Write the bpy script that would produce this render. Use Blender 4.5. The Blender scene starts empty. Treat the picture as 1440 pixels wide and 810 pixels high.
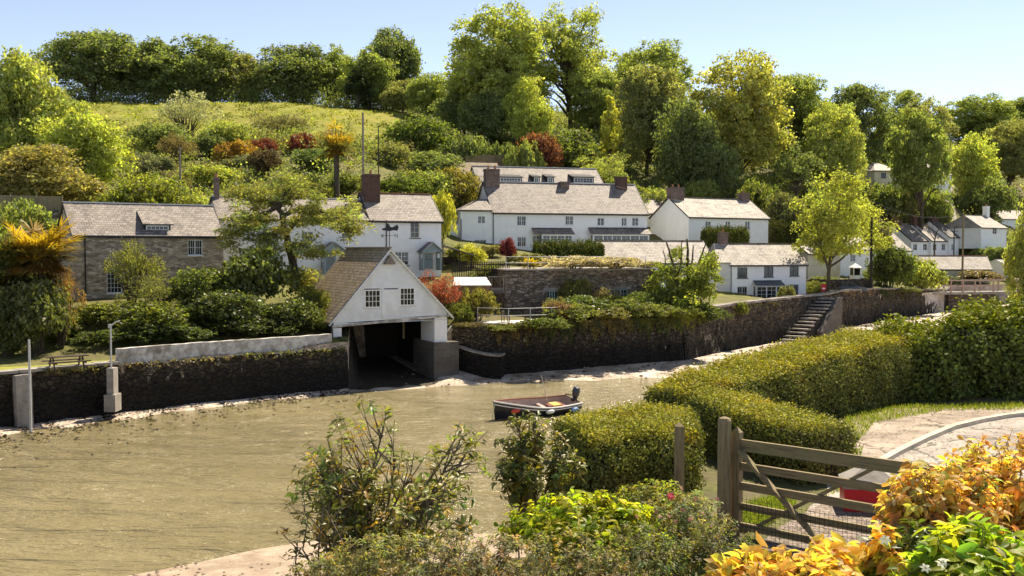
import bpy, math, random
import numpy as np
from mathutils import Vector, Matrix

rng = np.random.default_rng(11)
random.seed(5)
SC = bpy.context.scene
COL = SC.collection
F = 1440.0
PITCH = math.atan(55.0 / F)
CP, SP = math.cos(PITCH), math.sin(PITCH)
EYE = 10.0

def ray(px, py):
    u = (px - 720.0) / F; v = (405.0 - py) / F
    return u, CP + SP * v, -SP + CP * v
def P(px, py, Y):
    a, b, c = ray(px, py)
    return Vector((a * Y / b, Y, EYE + c * Y / b))
def XA(px, Y): return (px - 720.0) / F * Y
def R(a): return math.radians(a)
def reseed(text):
    global rng
    import zlib
    rng = np.random.default_rng(zlib.crc32(text.encode()))

# ------------------------------------------------------------------ tagging
def tag(o, label=None, cat=None, group=None, kind=None):
    if label: o['label'] = label
    if cat: o['category'] = cat
    if group: o['group'] = group
    if kind: o['kind'] = kind
    return o
def empty(name, loc=(0, 0, 0), rz=0.0):
    o = bpy.data.objects.new(name, None); COL.objects.link(o)
    o.location = loc; o.rotation_euler = (0, 0, rz); o.empty_display_size = .3
    return o
def link(name, me, parent=None, loc=None, rz=None):
    o = bpy.data.objects.new(name, me); COL.objects.link(o)
    if parent is not None: o.parent = parent
    if loc is not None: o.location = loc
    if rz is not None: o.rotation_euler = (0, 0, rz)
    return o

# ------------------------------------------------------------------ meshes
def face_uv(me):
    """metre-scaled UVs: u runs level across each face, v runs up its slope"""
    n = len(me.polygons)
    if n == 0: return
    co = np.empty(len(me.vertices) * 3, np.float32); me.vertices.foreach_get('co', co); co = co.reshape(-1, 3)
    nr = np.empty(n * 3, np.float32); me.polygons.foreach_get('normal', nr); nr = nr.reshape(-1, 3)
    lt = np.empty(n, np.int32); me.polygons.foreach_get('loop_total', lt)
    lv = np.empty(len(me.loops), np.int32); me.loops.foreach_get('vertex_index', lv)
    N = np.repeat(nr, lt, axis=0)
    t1 = np.stack([-N[:, 1], N[:, 0], np.zeros(len(N))], 1)
    ln = np.linalg.norm(t1, axis=1)
    flat = ln < 0.05
    t1[flat] = (1, 0, 0); ln[flat] = 1
    t1 /= ln[:, None]
    t2 = np.cross(N, t1)
    p = co[lv]
    uv = np.stack([(p * t1).sum(1), (p * t2).sum(1)], 1).astype(np.float32)
    l = me.uv_layers.new(name='UVMap')
    l.data.foreach_set('uv', uv.ravel())

class MB:
    def __init__(s): s.v = []; s.f = []; s.m = []
    def add(s, vs, fs, mi=0):
        b = len(s.v); s.v.extend([tuple(p) for p in vs])
        for f in fs: s.f.append([b + i for i in f]); s.m.append(mi)
    def quad(s, a, b, c, d, mi=0): s.add([a, b, c, d], [(0, 1, 2, 3)], mi)
    def tri(s, a, b, c, mi=0): s.add([a, b, c], [(0, 1, 2)], mi)
    def box(s, x0, x1, y0, y1, z0, z1, mi=0):
        vs = [(x, y, z) for z in (z0, z1) for y in (y0, y1) for x in (x0, x1)]
        s.add(vs, [(0, 2, 3, 1), (4, 5, 7, 6), (0, 1, 5, 4), (2, 6, 7, 3), (0, 4, 6, 2), (1, 3, 7, 5)], mi)
    def obox(s, c, ax, ay, az, mi=0):
        """box about c with half-axis vectors"""
        c = Vector(c); ax, ay, az = Vector(ax), Vector(ay), Vector(az)
        vs = [c + ax * i + ay * j + az * k for k in (-1, 1) for j in (-1, 1) for i in (-1, 1)]
        s.add(vs, [(0, 2, 3, 1), (4, 5, 7, 6), (0, 1, 5, 4), (2, 6, 7, 3), (0, 4, 6, 2), (1, 3, 7, 5)], mi)
    def bar(s, a, b, w, h=None, up=(0, 0, 1), mi=0):
        a, b = Vector(a), Vector(b); h = h or w
        d = (b - a); L = d.length; d.normalize()
        u = Vector(up)
        if abs(d.dot(u)) > .99: u = Vector((1, 0, 0))
        sx = d.cross(u).normalized(); u = sx.cross(d).normalized()
        s.obox((a + b) / 2, d * (L / 2), sx * (w / 2), u * (h / 2), mi)
    def tube(s, pts, rad, n=8, mi=0, cap=True):
        pts = [Vector(p) for p in pts]
        if not hasattr(rad, '__len__'): rad = [rad] * len(pts)
        rings = []
        ref = None
        for i, p in enumerate(pts):
            d = (pts[min(i + 1, len(pts) - 1)] - pts[max(i - 1, 0)])
            if d.length < 1e-6: d = Vector((0, 0, 1))
            d.normalize()
            if ref is None:
                ref = Vector((1, 0, 0)) if abs(d.x) < .8 else Vector((0, 1, 0))
            a = (ref - d * ref.dot(d)).normalized(); ref = a
            b = d.cross(a)
            rings.append([p + (a * math.cos(2 * math.pi * k / n) + b * math.sin(2 * math.pi * k / n)) * rad[i] for k in range(n)])
        vs = [q for r in rings for q in r]
        fs = []
        for i in range(len(pts) - 1):
            for k in range(n):
                fs.append((i * n + k, i * n + (k + 1) % n, (i + 1) * n + (k + 1) % n, (i + 1) * n + k))
        if cap:
            fs.append(tuple(range(n - 1, -1, -1))); fs.append(tuple(range((len(pts) - 1) * n, len(pts) * n)))
        s.add(vs, fs, mi)
    def prism(s, poly, off, mi=0):
        """flat polygon swept by vector off"""
        n = len(poly); off = Vector(off)
        vs = [Vector(p) for p in poly] + [Vector(p) + off for p in poly]
        fs = [tuple(range(n - 1, -1, -1)), tuple(range(n, 2 * n))] + [(i, (i + 1) % n, n + (i + 1) % n, n + i) for i in range(n)]
        s.add(vs, fs, mi)
    def mesh(s, name, mats):
        me = bpy.data.meshes.new(name)
        me.from_pydata(s.v, [], s.f)
        for m in (mats if isinstance(mats, (list, tuple)) else [mats]): me.materials.append(m)
        me.polygons.foreach_set('material_index', s.m)
        me.update()
        import bmesh
        bm = bmesh.new(); bm.from_mesh(me)
        bmesh.ops.recalc_face_normals(bm, faces=bm.faces); bm.to_mesh(me); bm.free()
        face_uv(me)
        return me
    def build(s, name, mats, parent=None, loc=None, rz=None, smooth=False):
        me = s.mesh(name, mats)
        if smooth: me.polygons.foreach_set('use_smooth', [True] * len(me.polygons))
        return link(name, me, parent, loc, rz)

def arr_mesh(name, V, Fc, mats, col=None, midx=None, smooth=False):
    """numpy mesh: V (n,3), Fc (m,k) all faces with k corners"""
    me = bpy.data.meshes.new(name)
    V = np.asarray(V, np.float32); Fc = np.asarray(Fc, np.int32)
    k = Fc.shape[1]
    me.vertices.add(len(V)); me.vertices.foreach_set('co', V.ravel())
    me.loops.add(Fc.size); me.loops.foreach_set('vertex_index', Fc.ravel())
    me.polygons.add(len(Fc)); me.polygons.foreach_set('loop_start', np.arange(0, Fc.size, k, dtype=np.int32))
    me.polygons.foreach_set('loop_total', np.full(len(Fc), k, np.int32)) if False else None
    for m in (mats if isinstance(mats, (list, tuple)) else [mats]): me.materials.append(m)
    if midx is not None: me.polygons.foreach_set('material_index', np.asarray(midx, np.int32))
    if smooth: me.polygons.foreach_set('use_smooth', np.ones(len(Fc), bool))
    if col is not None:
        a = me.color_attributes.new('col', 'FLOAT_COLOR', 'POINT')
        c = np.ones((len(V), 4), np.float32); c[:, :3] = col
        a.data.foreach_set('color', c.ravel())
    me.update(calc_edges=True); me.validate()
    return me

# ------------------------------------------------------------------ materials
def newmat(name):
    m = bpy.data.materials.new(name); m.use_nodes = True
    nt = m.node_tree; nt.nodes.clear()
    out = nt.nodes.new('ShaderNodeOutputMaterial')
    return m, nt, out
def N(nt, t, **kw):
    n = nt.nodes.new('ShaderNode' + t)
    for k, v in kw.items():
        if k.startswith('i_'):
            key = k[2:].replace('_', ' ')
            key = int(key) if key.isdigit() else key
            n.inputs[key].default_value = v
        else: setattr(n, k, v)
    return n
def L(nt, a, ao, b, bi): nt.links.new(a.outputs[ao], b.inputs[bi])
def ramp(nt, stops):
    r = nt.nodes.new('ShaderNodeValToRGB'); e = r.color_ramp.elements
    while len(e) < len(stops): e.new(.5)
    for i, (p, c) in enumerate(stops):
        e[i].position = p; e[i].color = (c[0], c[1], c[2], 1) if hasattr(c, '__len__') else (c, c, c, 1)
    return r
def mixc(nt, a, b, fac=None, mode='MIX'):
    m = nt.nodes.new('ShaderNodeMix'); m.data_type = 'RGBA'; m.blend_type = mode
    if isinstance(a, tuple): m.inputs[6].default_value = (*a, 1)
    else: nt.links.new(a, m.inputs[6])
    if isinstance(b, tuple): m.inputs[7].default_value = (*b, 1)
    else: nt.links.new(b, m.inputs[7])
    if isinstance(fac, float): m.inputs[0].default_value = fac
    elif fac is not None: nt.links.new(fac, m.inputs[0])
    return m.outputs[2]
def principled(nt, out, rough=.8, spec=.3):
    b = N(nt, 'BsdfPrincipled'); b.inputs['Roughness'].default_value = rough
    b.inputs['Specular IOR Level'].default_value = spec
    L(nt, b, 'BSDF', out, 'Surface'); return b
def bump(nt, b, hsock, strength=.5, dist=.02):
    n = N(nt, 'Bump'); n.inputs['Strength'].default_value = strength; n.inputs['Distance'].default_value = dist
    nt.links.new(hsock, n.inputs['Height']); L(nt, n, 'Normal', b, 'Normal')

def m_noise(name, c1, c2, scale=3.0, rough=.85, c3=None, bs=.3, bd=.02, spec=.25, detail=6.0, lo=.35, hi=.65, coord='Object'):
    m, nt, out = newmat(name); b = principled(nt, out, rough, spec)
    tc = N(nt, 'TexCoord')
    n1 = N(nt, 'TexNoise', i_Scale=scale, i_Detail=detail, i_Roughness=.65); L(nt, tc, coord, n1, 'Vector')
    r = ramp(nt, [(lo, c1), (hi, c2)]); L(nt, n1, 'Fac', r, 'Fac')
    c = r.outputs['Color']
    if c3:
        n2 = N(nt, 'TexNoise', i_Scale=scale * .23, i_Detail=5.0, i_Roughness=.7); L(nt, tc, coord, n2, 'Vector')
        r2 = ramp(nt, [(.48, 0.0), (.66, 1.0)]); L(nt, n2, 'Fac', r2, 'Fac')
        c = mixc(nt, c, c3, r2.outputs['Color'])
    nt.links.new(c, b.inputs['Base Color'])
    n3 = N(nt, 'TexNoise', i_Scale=scale * 4, i_Detail=8.0); L(nt, tc, coord, n3, 'Vector')
    bump(nt, b, n3.outputs['Fac'], bs, bd)
    return m

def m_brick(name, c1, c2, mortar, bw, rh, ms=.02, dist=.0, rough=.85, bs=.6, bd=.02, stain=None, stain_amt=(.5, .7), weed=None, offset=.5, spec=.25, jit=.0, patch=None):
    """courses of stones, bricks or slates in metre UVs; weed=(z_lo, z_hi, colour): the dark tide-line growth"""
    m, nt, out = newmat(name); b = principled(nt, out, rough, spec)
    tc = N(nt, 'TexCoord'); vec = tc.outputs['UV']
    if dist:
        nz = N(nt, 'TexNoise', i_Scale=2.2, i_Detail=3.0); nt.links.new(vec, nz.inputs['Vector'])
        sub = N(nt, 'VectorMath', operation='SUBTRACT'); L(nt, nz, 'Color', sub, 0); sub.inputs[1].default_value = (.5, .5, .5)
        sc = N(nt, 'VectorMath', operation='SCALE'); L(nt, sub, 0, sc, 0); sc.inputs['Scale'].default_value = dist
        ad = N(nt, 'VectorMath', operation='ADD'); nt.links.new(vec, ad.inputs[0]); L(nt, sc, 0, ad, 1); vec = ad.outputs[0]
    br = N(nt, 'TexBrick', offset=offset)
    br.inputs['Color1'].default_value = (0, 0, 0, 1); br.inputs['Color2'].default_value = (1, 1, 1, 1); br.inputs['Mortar'].default_value = (.5, .5, .5, 1)
    br.inputs['Scale'].default_value = 1.0; br.inputs['Brick Width'].default_value = bw; br.inputs['Row Height'].default_value = rh
    br.inputs['Mortar Size'].default_value = ms; br.inputs['Mortar Smooth'].default_value = .3
    nt.links.new(vec, br.inputs['Vector'])
    vr = ramp(nt, [(0, c1), (1, c2)]); L(nt, br, 'Color', vr, 'Fac')
    n1 = N(nt, 'TexNoise', i_Scale=6.0, i_Detail=8.0, i_Roughness=.7); L(nt, tc, 'UV', n1, 'Vector')
    r1 = ramp(nt, [(.25, .62), (.75, 1.35)]); L(nt, n1, 'Fac', r1, 'Fac')
    c = mixc(nt, vr.outputs['Color'], r1.outputs['Color'], 1.0, 'MULTIPLY')
    c = mixc(nt, c, mortar, br.outputs['Fac'])
    if stain:
        n2 = N(nt, 'TexNoise', i_Scale=.55, i_Detail=7.0, i_Roughness=.72); L(nt, tc, 'UV', n2, 'Vector')
        r2 = ramp(nt, [(stain_amt[0], 0.0), (stain_amt[1], .85)]); L(nt, n2, 'Fac', r2, 'Fac')
        c = mixc(nt, c, stain, r2.outputs['Color'])
    if patch:
        n4 = N(nt, 'TexNoise', i_Scale=2.3, i_Detail=9.0, i_Roughness=.75); L(nt, tc, 'UV', n4, 'Vector')
        r4 = ramp(nt, [(.56, 0.0), (.64, .9)]); L(nt, n4, 'Fac', r4, 'Fac')
        c = mixc(nt, c, patch, r4.outputs['Color'])
    if weed:
        geo = N(nt, 'NewGeometry'); sx = N(nt, 'SeparateXYZ'); L(nt, geo, 'Position', sx, 0)
        nw = N(nt, 'TexNoise', i_Scale=1.2, i_Detail=6.0); L(nt, geo, 'Position', nw, 'Vector')
        ma = N(nt, 'Math', operation='MULTIPLY_ADD'); L(nt, nw, 'Fac', ma, 0); ma.inputs[1].default_value = 1.6; L(nt, sx, 'Z', ma, 2)
        mr = N(nt, 'MapRange'); L(nt, ma, 0, mr, 'Value'); mr.inputs[1].default_value = weed[0] + .8; mr.inputs[2].default_value = weed[1] + .8
        mr.inputs[3].default_value = 1.0; mr.inputs[4].default_value = 0.0
        c = mixc(nt, c, weed[2], mr.outputs[0])
    nt.links.new(c, b.inputs['Base Color'])
    hm = N(nt, 'Math', operation='MULTIPLY_ADD'); L(nt, n1, 'Fac', hm, 0); hm.inputs[1].default_value = .7
    inv = N(nt, 'Math', operation='SUBTRACT'); inv.inputs[0].default_value = 1.0; L(nt, br, 'Fac', inv, 1); L(nt, inv, 0, hm, 2)
    h2 = N(nt, 'Math', operation='MULTIPLY_ADD'); L(nt, br, 'Color', h2, 0); h2.inputs[1].default_value = jit; L(nt, hm, 0, h2, 2)
    bump(nt, b, h2.outputs[0], bs, bd)
    return m

def m_voro(name, c1, c2, gap, sx, sy, rough=.85, bs=1.0, bd=.08, weed=None, moss=None, edge=.05):
    """irregular fitted stones on metre UVs"""
    m, nt, out = newmat(name); b = principled(nt, out, rough, .3)
    tc = N(nt, 'TexCoord')
    nz = N(nt, 'TexNoise', i_Scale=1.6, i_Detail=4.0); L(nt, tc, 'UV', nz, 'Vector')
    sub = N(nt, 'VectorMath', operation='SUBTRACT'); L(nt, nz, 'Color', sub, 0); sub.inputs[1].default_value = (.5, .5, .5)
    sc = N(nt, 'VectorMath', operation='SCALE'); L(nt, sub, 0, sc, 0); sc.inputs['Scale'].default_value = .35
    ad = N(nt, 'VectorMath', operation='ADD'); L(nt, tc, 'UV', ad, 0); L(nt, sc, 0, ad, 1)
    mp = N(nt, 'Mapping'); mp.inputs['Scale'].default_value = (sx, sy, 1); L(nt, ad, 0, mp, 0)
    v1 = N(nt, 'TexVoronoi', i_Scale=1.0); L(nt, mp, 0, v1, 'Vector'); v1.inputs['Randomness'].default_value = .9
    v2 = N(nt, 'TexVoronoi', feature='DISTANCE_TO_EDGE', i_Scale=1.0); L(nt, mp, 0, v2, 'Vector'); v2.inputs['Randomness'].default_value = .9
    sp = N(nt, 'SeparateColor'); L(nt, v1, 'Color', sp, 0)
    vr = ramp(nt, [(.1, c1), (.9, c2)]); L(nt, sp, 0, vr, 'Fac')
    n1 = N(nt, 'TexNoise', i_Scale=5.0, i_Detail=9.0, i_Roughness=.75); L(nt, tc, 'UV', n1, 'Vector')
    r1 = ramp(nt, [(.25, .5), (.75, 1.5)]); L(nt, n1, 'Fac', r1, 'Fac')
    c = mixc(nt, vr.outputs['Color'], r1.outputs['Color'], 1.0, 'MULTIPLY')
    er = ramp(nt, [(edge * .3, 1.0), (edge, 0.0)]); L(nt, v2, 'Distance', er, 'Fac')
    c = mixc(nt, c, gap, er.outputs['Color'])
    if moss:
        n2 = N(nt, 'TexNoise', i_Scale=.8, i_Detail=8.0, i_Roughness=.75); L(nt, tc, 'UV', n2, 'Vector')
        r2 = ramp(nt, [(.5, 0.0), (.66, .9)]); L(nt, n2, 'Fac', r2, 'Fac'); c = mixc(nt, c, moss, r2.outputs['Color'])
    if weed:
        geo = N(nt, 'NewGeometry'); sx_ = N(nt, 'SeparateXYZ'); L(nt, geo, 'Position', sx_, 0)
        nw = N(nt, 'TexNoise', i_Scale=.9, i_Detail=8.0, i_Roughness=.7); L(nt, geo, 'Position', nw, 'Vector')
        ma = N(nt, 'Math', operation='MULTIPLY_ADD'); L(nt, nw, 'Fac', ma, 0); ma.inputs[1].default_value = 2.2; L(nt, sx_, 'Z', ma, 2)
        mr = N(nt, 'MapRange'); L(nt, ma, 0, mr, 'Value'); mr.inputs[1].default_value = weed[0] + 1.1; mr.inputs[2].default_value = weed[1] + 1.1
        mr.inputs[3].default_value = 1.0; mr.inputs[4].default_value = 0.0; c = mixc(nt, c, weed[2], mr.outputs[0])
    nt.links.new(c, b.inputs['Base Color'])
    hr = ramp(nt, [(0.0, 0.0), (.16, 1.0)]); L(nt, v2, 'Distance', hr, 'Fac')
    h1 = N(nt, 'Math', operation='MULTIPLY_ADD'); L(nt, n1, 'Fac', h1, 0); h1.inputs[1].default_value = .9; L(nt, hr, 'Color', h1, 2)
    h2 = N(nt, 'Math', operation='MULTIPLY_ADD'); L(nt, sp, 1, h2, 0); h2.inputs[1].default_value = 1.2; L(nt, h1, 0, h2, 2)
    bump(nt, b, h2.outputs[0], bs, bd); return m

def m_leaf(name, trans=.42, gloss=.06, grough=.42):
    m, nt, out = newmat(name)
    oi = N(nt, 'ObjectInfo'); at = N(nt, 'Attribute', attribute_name='col')
    c = mixc(nt, oi.outputs['Color'], at.outputs['Color'], 1.0, 'MULTIPLY')
    d = N(nt, 'BsdfDiffuse', i_Roughness=.6); nt.links.new(c, d.inputs['Color'])
    tcol = mixc(nt, c, (1.28, 1.42, .55), 1.0, 'MULTIPLY')
    t = N(nt, 'BsdfTranslucent'); nt.links.new(tcol, t.inputs['Color'])
    g = N(nt, 'BsdfGlossy', i_Roughness=grough); g.inputs['Color'].default_value = (1, 1, .92, 1)
    m1 = N(nt, 'MixShader'); m1.inputs[0].default_value = trans; L(nt, d, 0, m1, 1); L(nt, t, 0, m1, 2)
    m2 = N(nt, 'MixShader'); m2.inputs[0].default_value = gloss; L(nt, m1, 0, m2, 1); L(nt, g, 0, m2, 2)
    L(nt, m2, 0, out, 'Surface')
    return m

M = {}
def m_render(name, c1, c2, stain):
    m, nt, out = newmat(name); b = principled(nt, out, .9, .2); tc = N(nt, 'TexCoord')
    n1 = N(nt, 'TexNoise', i_Scale=1.1, i_Detail=7.0, i_Roughness=.65); L(nt, tc, 'Object', n1, 'Vector')
    r = ramp(nt, [(.35, c1), (.6, c2)]); L(nt, n1, 'Fac', r, 'Fac')
    mp = N(nt, 'Mapping'); mp.inputs['Scale'].default_value = (1.6, 1.6, .22); L(nt, tc, 'Object', mp, 0)
    n2 = N(nt, 'TexNoise', i_Scale=1.3, i_Detail=9.0, i_Roughness=.75); L(nt, mp, 0, n2, 'Vector')
    r2 = ramp(nt, [(.54, 0.0), (.74, .42)]); L(nt, n2, 'Fac', r2, 'Fac'); c = mixc(nt, r.outputs['Color'], stain, r2.outputs['Color'])
    nt.links.new(c, b.inputs['Base Color'])
    n3 = N(nt, 'TexNoise', i_Scale=7.0, i_Detail=8.0); L(nt, tc, 'Object', n3, 'Vector'); bump(nt, b, n3.outputs['Fac'], .45, .02); return m
M['white'] = m_render('whitewash', (.82, .82, .80), (.88, .88, .87), (.62, .60, .54))
M['white_old'] = m_noise('old whitewash', (.34, .32, .29), (.62, .60, .56), 2.6, .9, (.20, .175, .14), .7, .04, lo=.38, hi=.6)
M['cream'] = m_noise('cream render', (.66, .60, .44), (.74, .68, .52), 1.2, .9, (.55, .49, .36), .2, .01)
M['grey_render'] = m_noise('pale grey render', (.50, .50, .49), (.60, .60, .58), 1.4, .9, (.42, .42, .40), .3, .02)
M['paint'] = m_noise('white paint', (.76, .76, .74), (.82, .82, .80), 5, .55, None, .1, .003)
M['board'] = m_noise('painted weatherboard', (.68, .70, .70), (.77, .79, .78), 2.2, .6, (.62, .63, .60), .25, .006)
M['slate'] = m_brick('slate roof', (.125, .105, .09), (.31, .262, .228), (.07, .058, .05), .38, .28, .022, .03, .66, 1.0, .03, (.29, .25, .205), (.46, .70), jit=.9, spec=.4)
M['slate_pale'] = m_brick('scantle slate roof with lichen', (.21, .185, .16), (.44, .395, .35), (.12, .10, .083), .42, .30, .024, .03, .7, .9, .025, (.50, .45, .38), (.42, .68), jit=.9, patch=(.22, .18, .14))
M['slate_brown'] = m_brick('brown mossy tiles', (.24, .185, .125), (.44, .35, .245), (.08, .06, .045), .30, .26, .02, .03, .8, 1.0, .05, (.30, .22, .06), (.5, .72), jit=1.2, patch=(.30, .25, .17))
M['slate_dark'] = m_brick('dark slate roof', (.095, .085, .085), (.17, .15, .145), (.04, .036, .034), .34, .24, .014, .02, .6, .9, .02, (.2, .18, .16), (.46, .74), jit=.9, spec=.4)
M['rubble'] = m_voro('rubble stone', (.26, .205, .15), (.68, .56, .43), (.46, .375, .28), 1.9, 6.0, .9, .9, .05, None, (.36, .27, .18), .09)
M['rubble_dark'] = m_voro('weathered quay stone', (.055, .043, .031), (.17, .135, .095), (.018, .014, .011), 2.1, 3.4, .8, 1.3, .14, (1.6, 3.3, (.020, .016, .011)), (.085, .07, .03))
M['rubble_grey'] = m_voro('grey garden stone', (.12, .095, .07), (.36, .29, .225), (.07, .055, .042), 2.0, 5.0, .9, 1.0, .06, None, (.22, .18, .11), .07)
M['brick'] = m_brick('chimney brick', (.085, .045, .032), (.17, .088, .06), (.10, .075, .062), .23, .075, .011, .0, .9, .7, .012, (.06, .045, .038), (.45, .7))
M['chim_stone'] = m_brick('chimney stone', (.15, .105, .085), (.26, .19, .155), (.11, .085, .07), .4, .16, .018, .1, .9, .8, .03)
M['pot'] = m_noise('clay pot', (.30, .13, .07), (.38, .18, .10), 6, .8)
M['concrete'] = m_noise('weathered concrete', (.22, .20, .175), (.36, .33, .29), 2.0, .9, (.12, .105, .085), .5, .02)
M['concrete_dark'] = m_brick('stained concrete block', (.105, .095, .082), (.13, .118, .10), (.085, .075, .064), 1.4, .62, .012, .05, .85, .7, .03, (.055, .047, .038), (.45, .7))
M['glass'] = None
def _glass():
    m, nt, out = newmat('window glass'); b = principled(nt, out, .06, .5)
    tc = N(nt, 'TexCoord'); n = N(nt, 'TexNoise', i_Scale=1.3, i_Detail=2.0); L(nt, tc, 'Object', n, 'Vector')
    r = ramp(nt, [(.42, (.012, .013, .014)), (.60, (.05, .048, .042))]); L(nt, n, 'Fac', r, 'Fac'); L(nt, r, 'Color', b, 'Base Color')
    return m
M['glass'] = _glass()
M['dark'] = m_noise('dark timber', (.020, .017, .014), (.04, .034, .028), 6, .8)  # also blackens the boathouse inner walls in place of shade
M['gutter'] = m_noise('black iron', (.018, .018, .02), (.03, .03, .032), 8, .5)
M['lead'] = m_noise('lead flashing', (.075, .085, .10), (.13, .145, .165), 4, .6)
M['bluegrey'] = m_noise('blue grey paint', (.25, .31, .33), (.31, .37, .39), 5, .6)
M['teal'] = m_noise('pale teal paint', (.28, .44, .44), (.35, .51, .50), 5, .6)
def m_grain(name, c1, c2, c3, sc):
    m, nt, out = newmat(name); b = principled(nt, out, .85, .2); tc = N(nt, 'TexCoord')
    mp = N(nt, 'Mapping'); mp.inputs['Scale'].default_value = sc; L(nt, tc, 'Object', mp, 0)
    n1 = N(nt, 'TexNoise', i_Scale=2.2, i_Detail=9.0, i_Roughness=.7, i_Distortion=.4); L(nt, mp, 0, n1, 'Vector')
    r = ramp(nt, [(.28, c1), (.5, c2), (.75, tuple(v * 1.35 for v in c2))]); L(nt, n1, 'Fac', r, 'Fac')
    n2 = N(nt, 'TexNoise', i_Scale=2.4, i_Detail=7.0, i_Roughness=.75); L(nt, tc, 'Object', n2, 'Vector')
    r2 = ramp(nt, [(.48, 0.0), (.66, .85)]); L(nt, n2, 'Fac', r2, 'Fac'); c = mixc(nt, r.outputs['Color'], c3, r2.outputs['Color'])
    nt.links.new(c, b.inputs['Base Color']); bump(nt, b, n1.outputs['Fac'], .8, .012); return m
M['wood'] = m_grain('weathered oak', (.065, .048, .027), (.25, .195, .11), (.19, .18, .08), (1, 14, 14))
M['wood_v'] = m_grain('weathered oak post', (.065, .048, .027), (.25, .195, .11), (.19, .18, .08), (14, 14, 1))
M['wood_grey'] = m_noise('silvered timber', (.15, .125, .10), (.26, .22, .18), 4, .85, None, .4, .006)
M['wood_shed'] = m_noise('shed boards', (.22, .135, .065), (.30, .19, .10), 3, .8, None, .3, .01)
M['wood_pink'] = m_noise('bleached rail timber', (.36, .255, .20), (.46, .34, .27), 4, .8)
M['bench_dark'] = m_noise('dark stained bench timber', (.045, .032, .022), (.085, .06, .042), 5, .75)
M['metal'] = m_noise('galvanised steel', (.42, .42, .41), (.55, .55, .53), 6, .45, None, .1, .002)
M['shedroof'] = m_noise('pale felt roof', (.62, .60, .56), (.70, .68, .64), 4, .7)
M['slab'] = m_noise('pale terrace slab', (.60, .58, .53), (.70, .68, .62), 2.0, .85, (.50, .47, .42))
M['red'] = m_noise('red paint', (.42, .012, .02), (.50, .02, .03), 5, .4, None, .05, .002)
M['bark'] = m_noise('bark', (.045, .033, .022), (.12, .09, .062), 5, .95, (.10, .095, .06), .9, .06)
M['bark_pale'] = m_noise('pale bark', (.10, .08, .055), (.20, .165, .115), 5, .95, None, .8, .03)
M['twig'] = m_noise('twig shade', (.028, .022, .012), (.05, .04, .02), 7, .95)
M['leaf'] = m_leaf('leaf', .52, .02, .5)
M['leaf_gloss'] = m_leaf('glossy leaf', .40, .03, .42)
M['leaf_hedge'] = m_leaf('hedge leaf', .16, .015, .5)
M['needle'] = m_leaf('needle', .45, .015, .5)
# ------------------------------------------------------------------ the lie of the land (column = direction, profile = height over distance)
QK = np.array([(-3000, 36), (-900, 40), (0, 56.5), (165, 61.2), (489, 72), (493, 83.4), (600, 87.6), (608, 87.6), (616, 80.5), (640, 79.6), (686, 78.4), (960, 86.8), (1110, 104), (1180, 115.7), (1328, 142), (1338, 155), (1440, 157), (4500, 158)], float)
def quay_d(px): return np.interp(px, QK[:, 0], QK[:, 1])
FARP = [
 (-3000, [(36, 3.1), (60, 4), (100, 12), (140, 22), (200, 34), (240, 42), (320, 46), (700, 34)]),
 (-900, [(40, 3.1), (60, 4), (80, 7), (100, 12), (140, 24), (200, 38), (240, 44), (320, 47), (700, 34)]),
 (0, [(56.5, 3.0), (66, 3.3), (74, 5.8), (84, 6.6), (96, 11), (130, 19), (175, 30), (232, 43), (262, 46), (330, 48), (700, 34)]),
 (250, [(64, 3.0), (68, 3.5), (75, 5.9), (84, 6.5), (94, 8.5), (108, 13.5), (130, 19), (172, 29), (230, 42.6), (262, 46), (330, 48), (700, 34)]),
 (400, [(69, 3.0), (74, 4.2), (82, 6.2), (90, 7.4), (99, 8.4), (108, 14), (130, 19), (170, 28.6), (229, 42.5), (262, 46), (330, 48), (700, 34)]),
 (540, [(83, 3.4), (88, 6), (92, 7.2), (101, 8.2), (110, 13), (130, 18.4), (180, 28.8), (226, 40), (262, 46), (330, 49), (700, 34)]),
 (640, [(79.6, 3.8), (84, 4.6), (89, 6.0), (97, 7.6), (112, 10), (124, 12), (138, 15.8), (190, 29), (225, 38), (260, 45), (330, 50), (700, 36)]),
 (750, [(80, 4.1), (88, 4.3), (96, 7.8), (112, 9), (128, 10), (136, 14.5), (150, 18), (185, 28.3), (220, 37), (260, 45), (330, 52), (700, 36)]),
 (950, [(86.8, 4.1), (100, 4.8), (112, 5.5), (125, 8.5), (132, 10), (150, 14), (170, 20), (210, 30), (260, 42), (330, 50), (700, 36)]),
 (1100, [(104, 4.4), (116, 4.2), (126, 5), (138, 8), (150, 12), (170, 19), (210, 29), (260, 38), (330, 45), (700, 38)]),
 (1135, [(106, 4.4), (126, 4.5), (141, 5.2), (152, 8), (170, 16.5), (210, 28), (260, 37), (330, 45), (700, 38)]),
 (1200, [(118, 4.6), (140, 4.9), (150, 5.4), (160, 7.5), (175, 11), (190, 16), (210, 21), (260, 32), (340, 44), (700, 40)]),
 (1300, [(138, 4.1), (165, 4.3), (178, 5.5), (192, 9), (205, 19), (212, 22), (260, 33), (340, 46), (700, 42)]),
 (1440, [(166, 4.4), (190, 6.5), (220, 12), (240, 20), (280, 32), (340, 45), (420, 53), (700, 46)]),
 (4500, [(166, 4.4), (190, 8), (220, 13), (260, 24), (340, 44), (420, 52), (700, 46)]),
]
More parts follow.
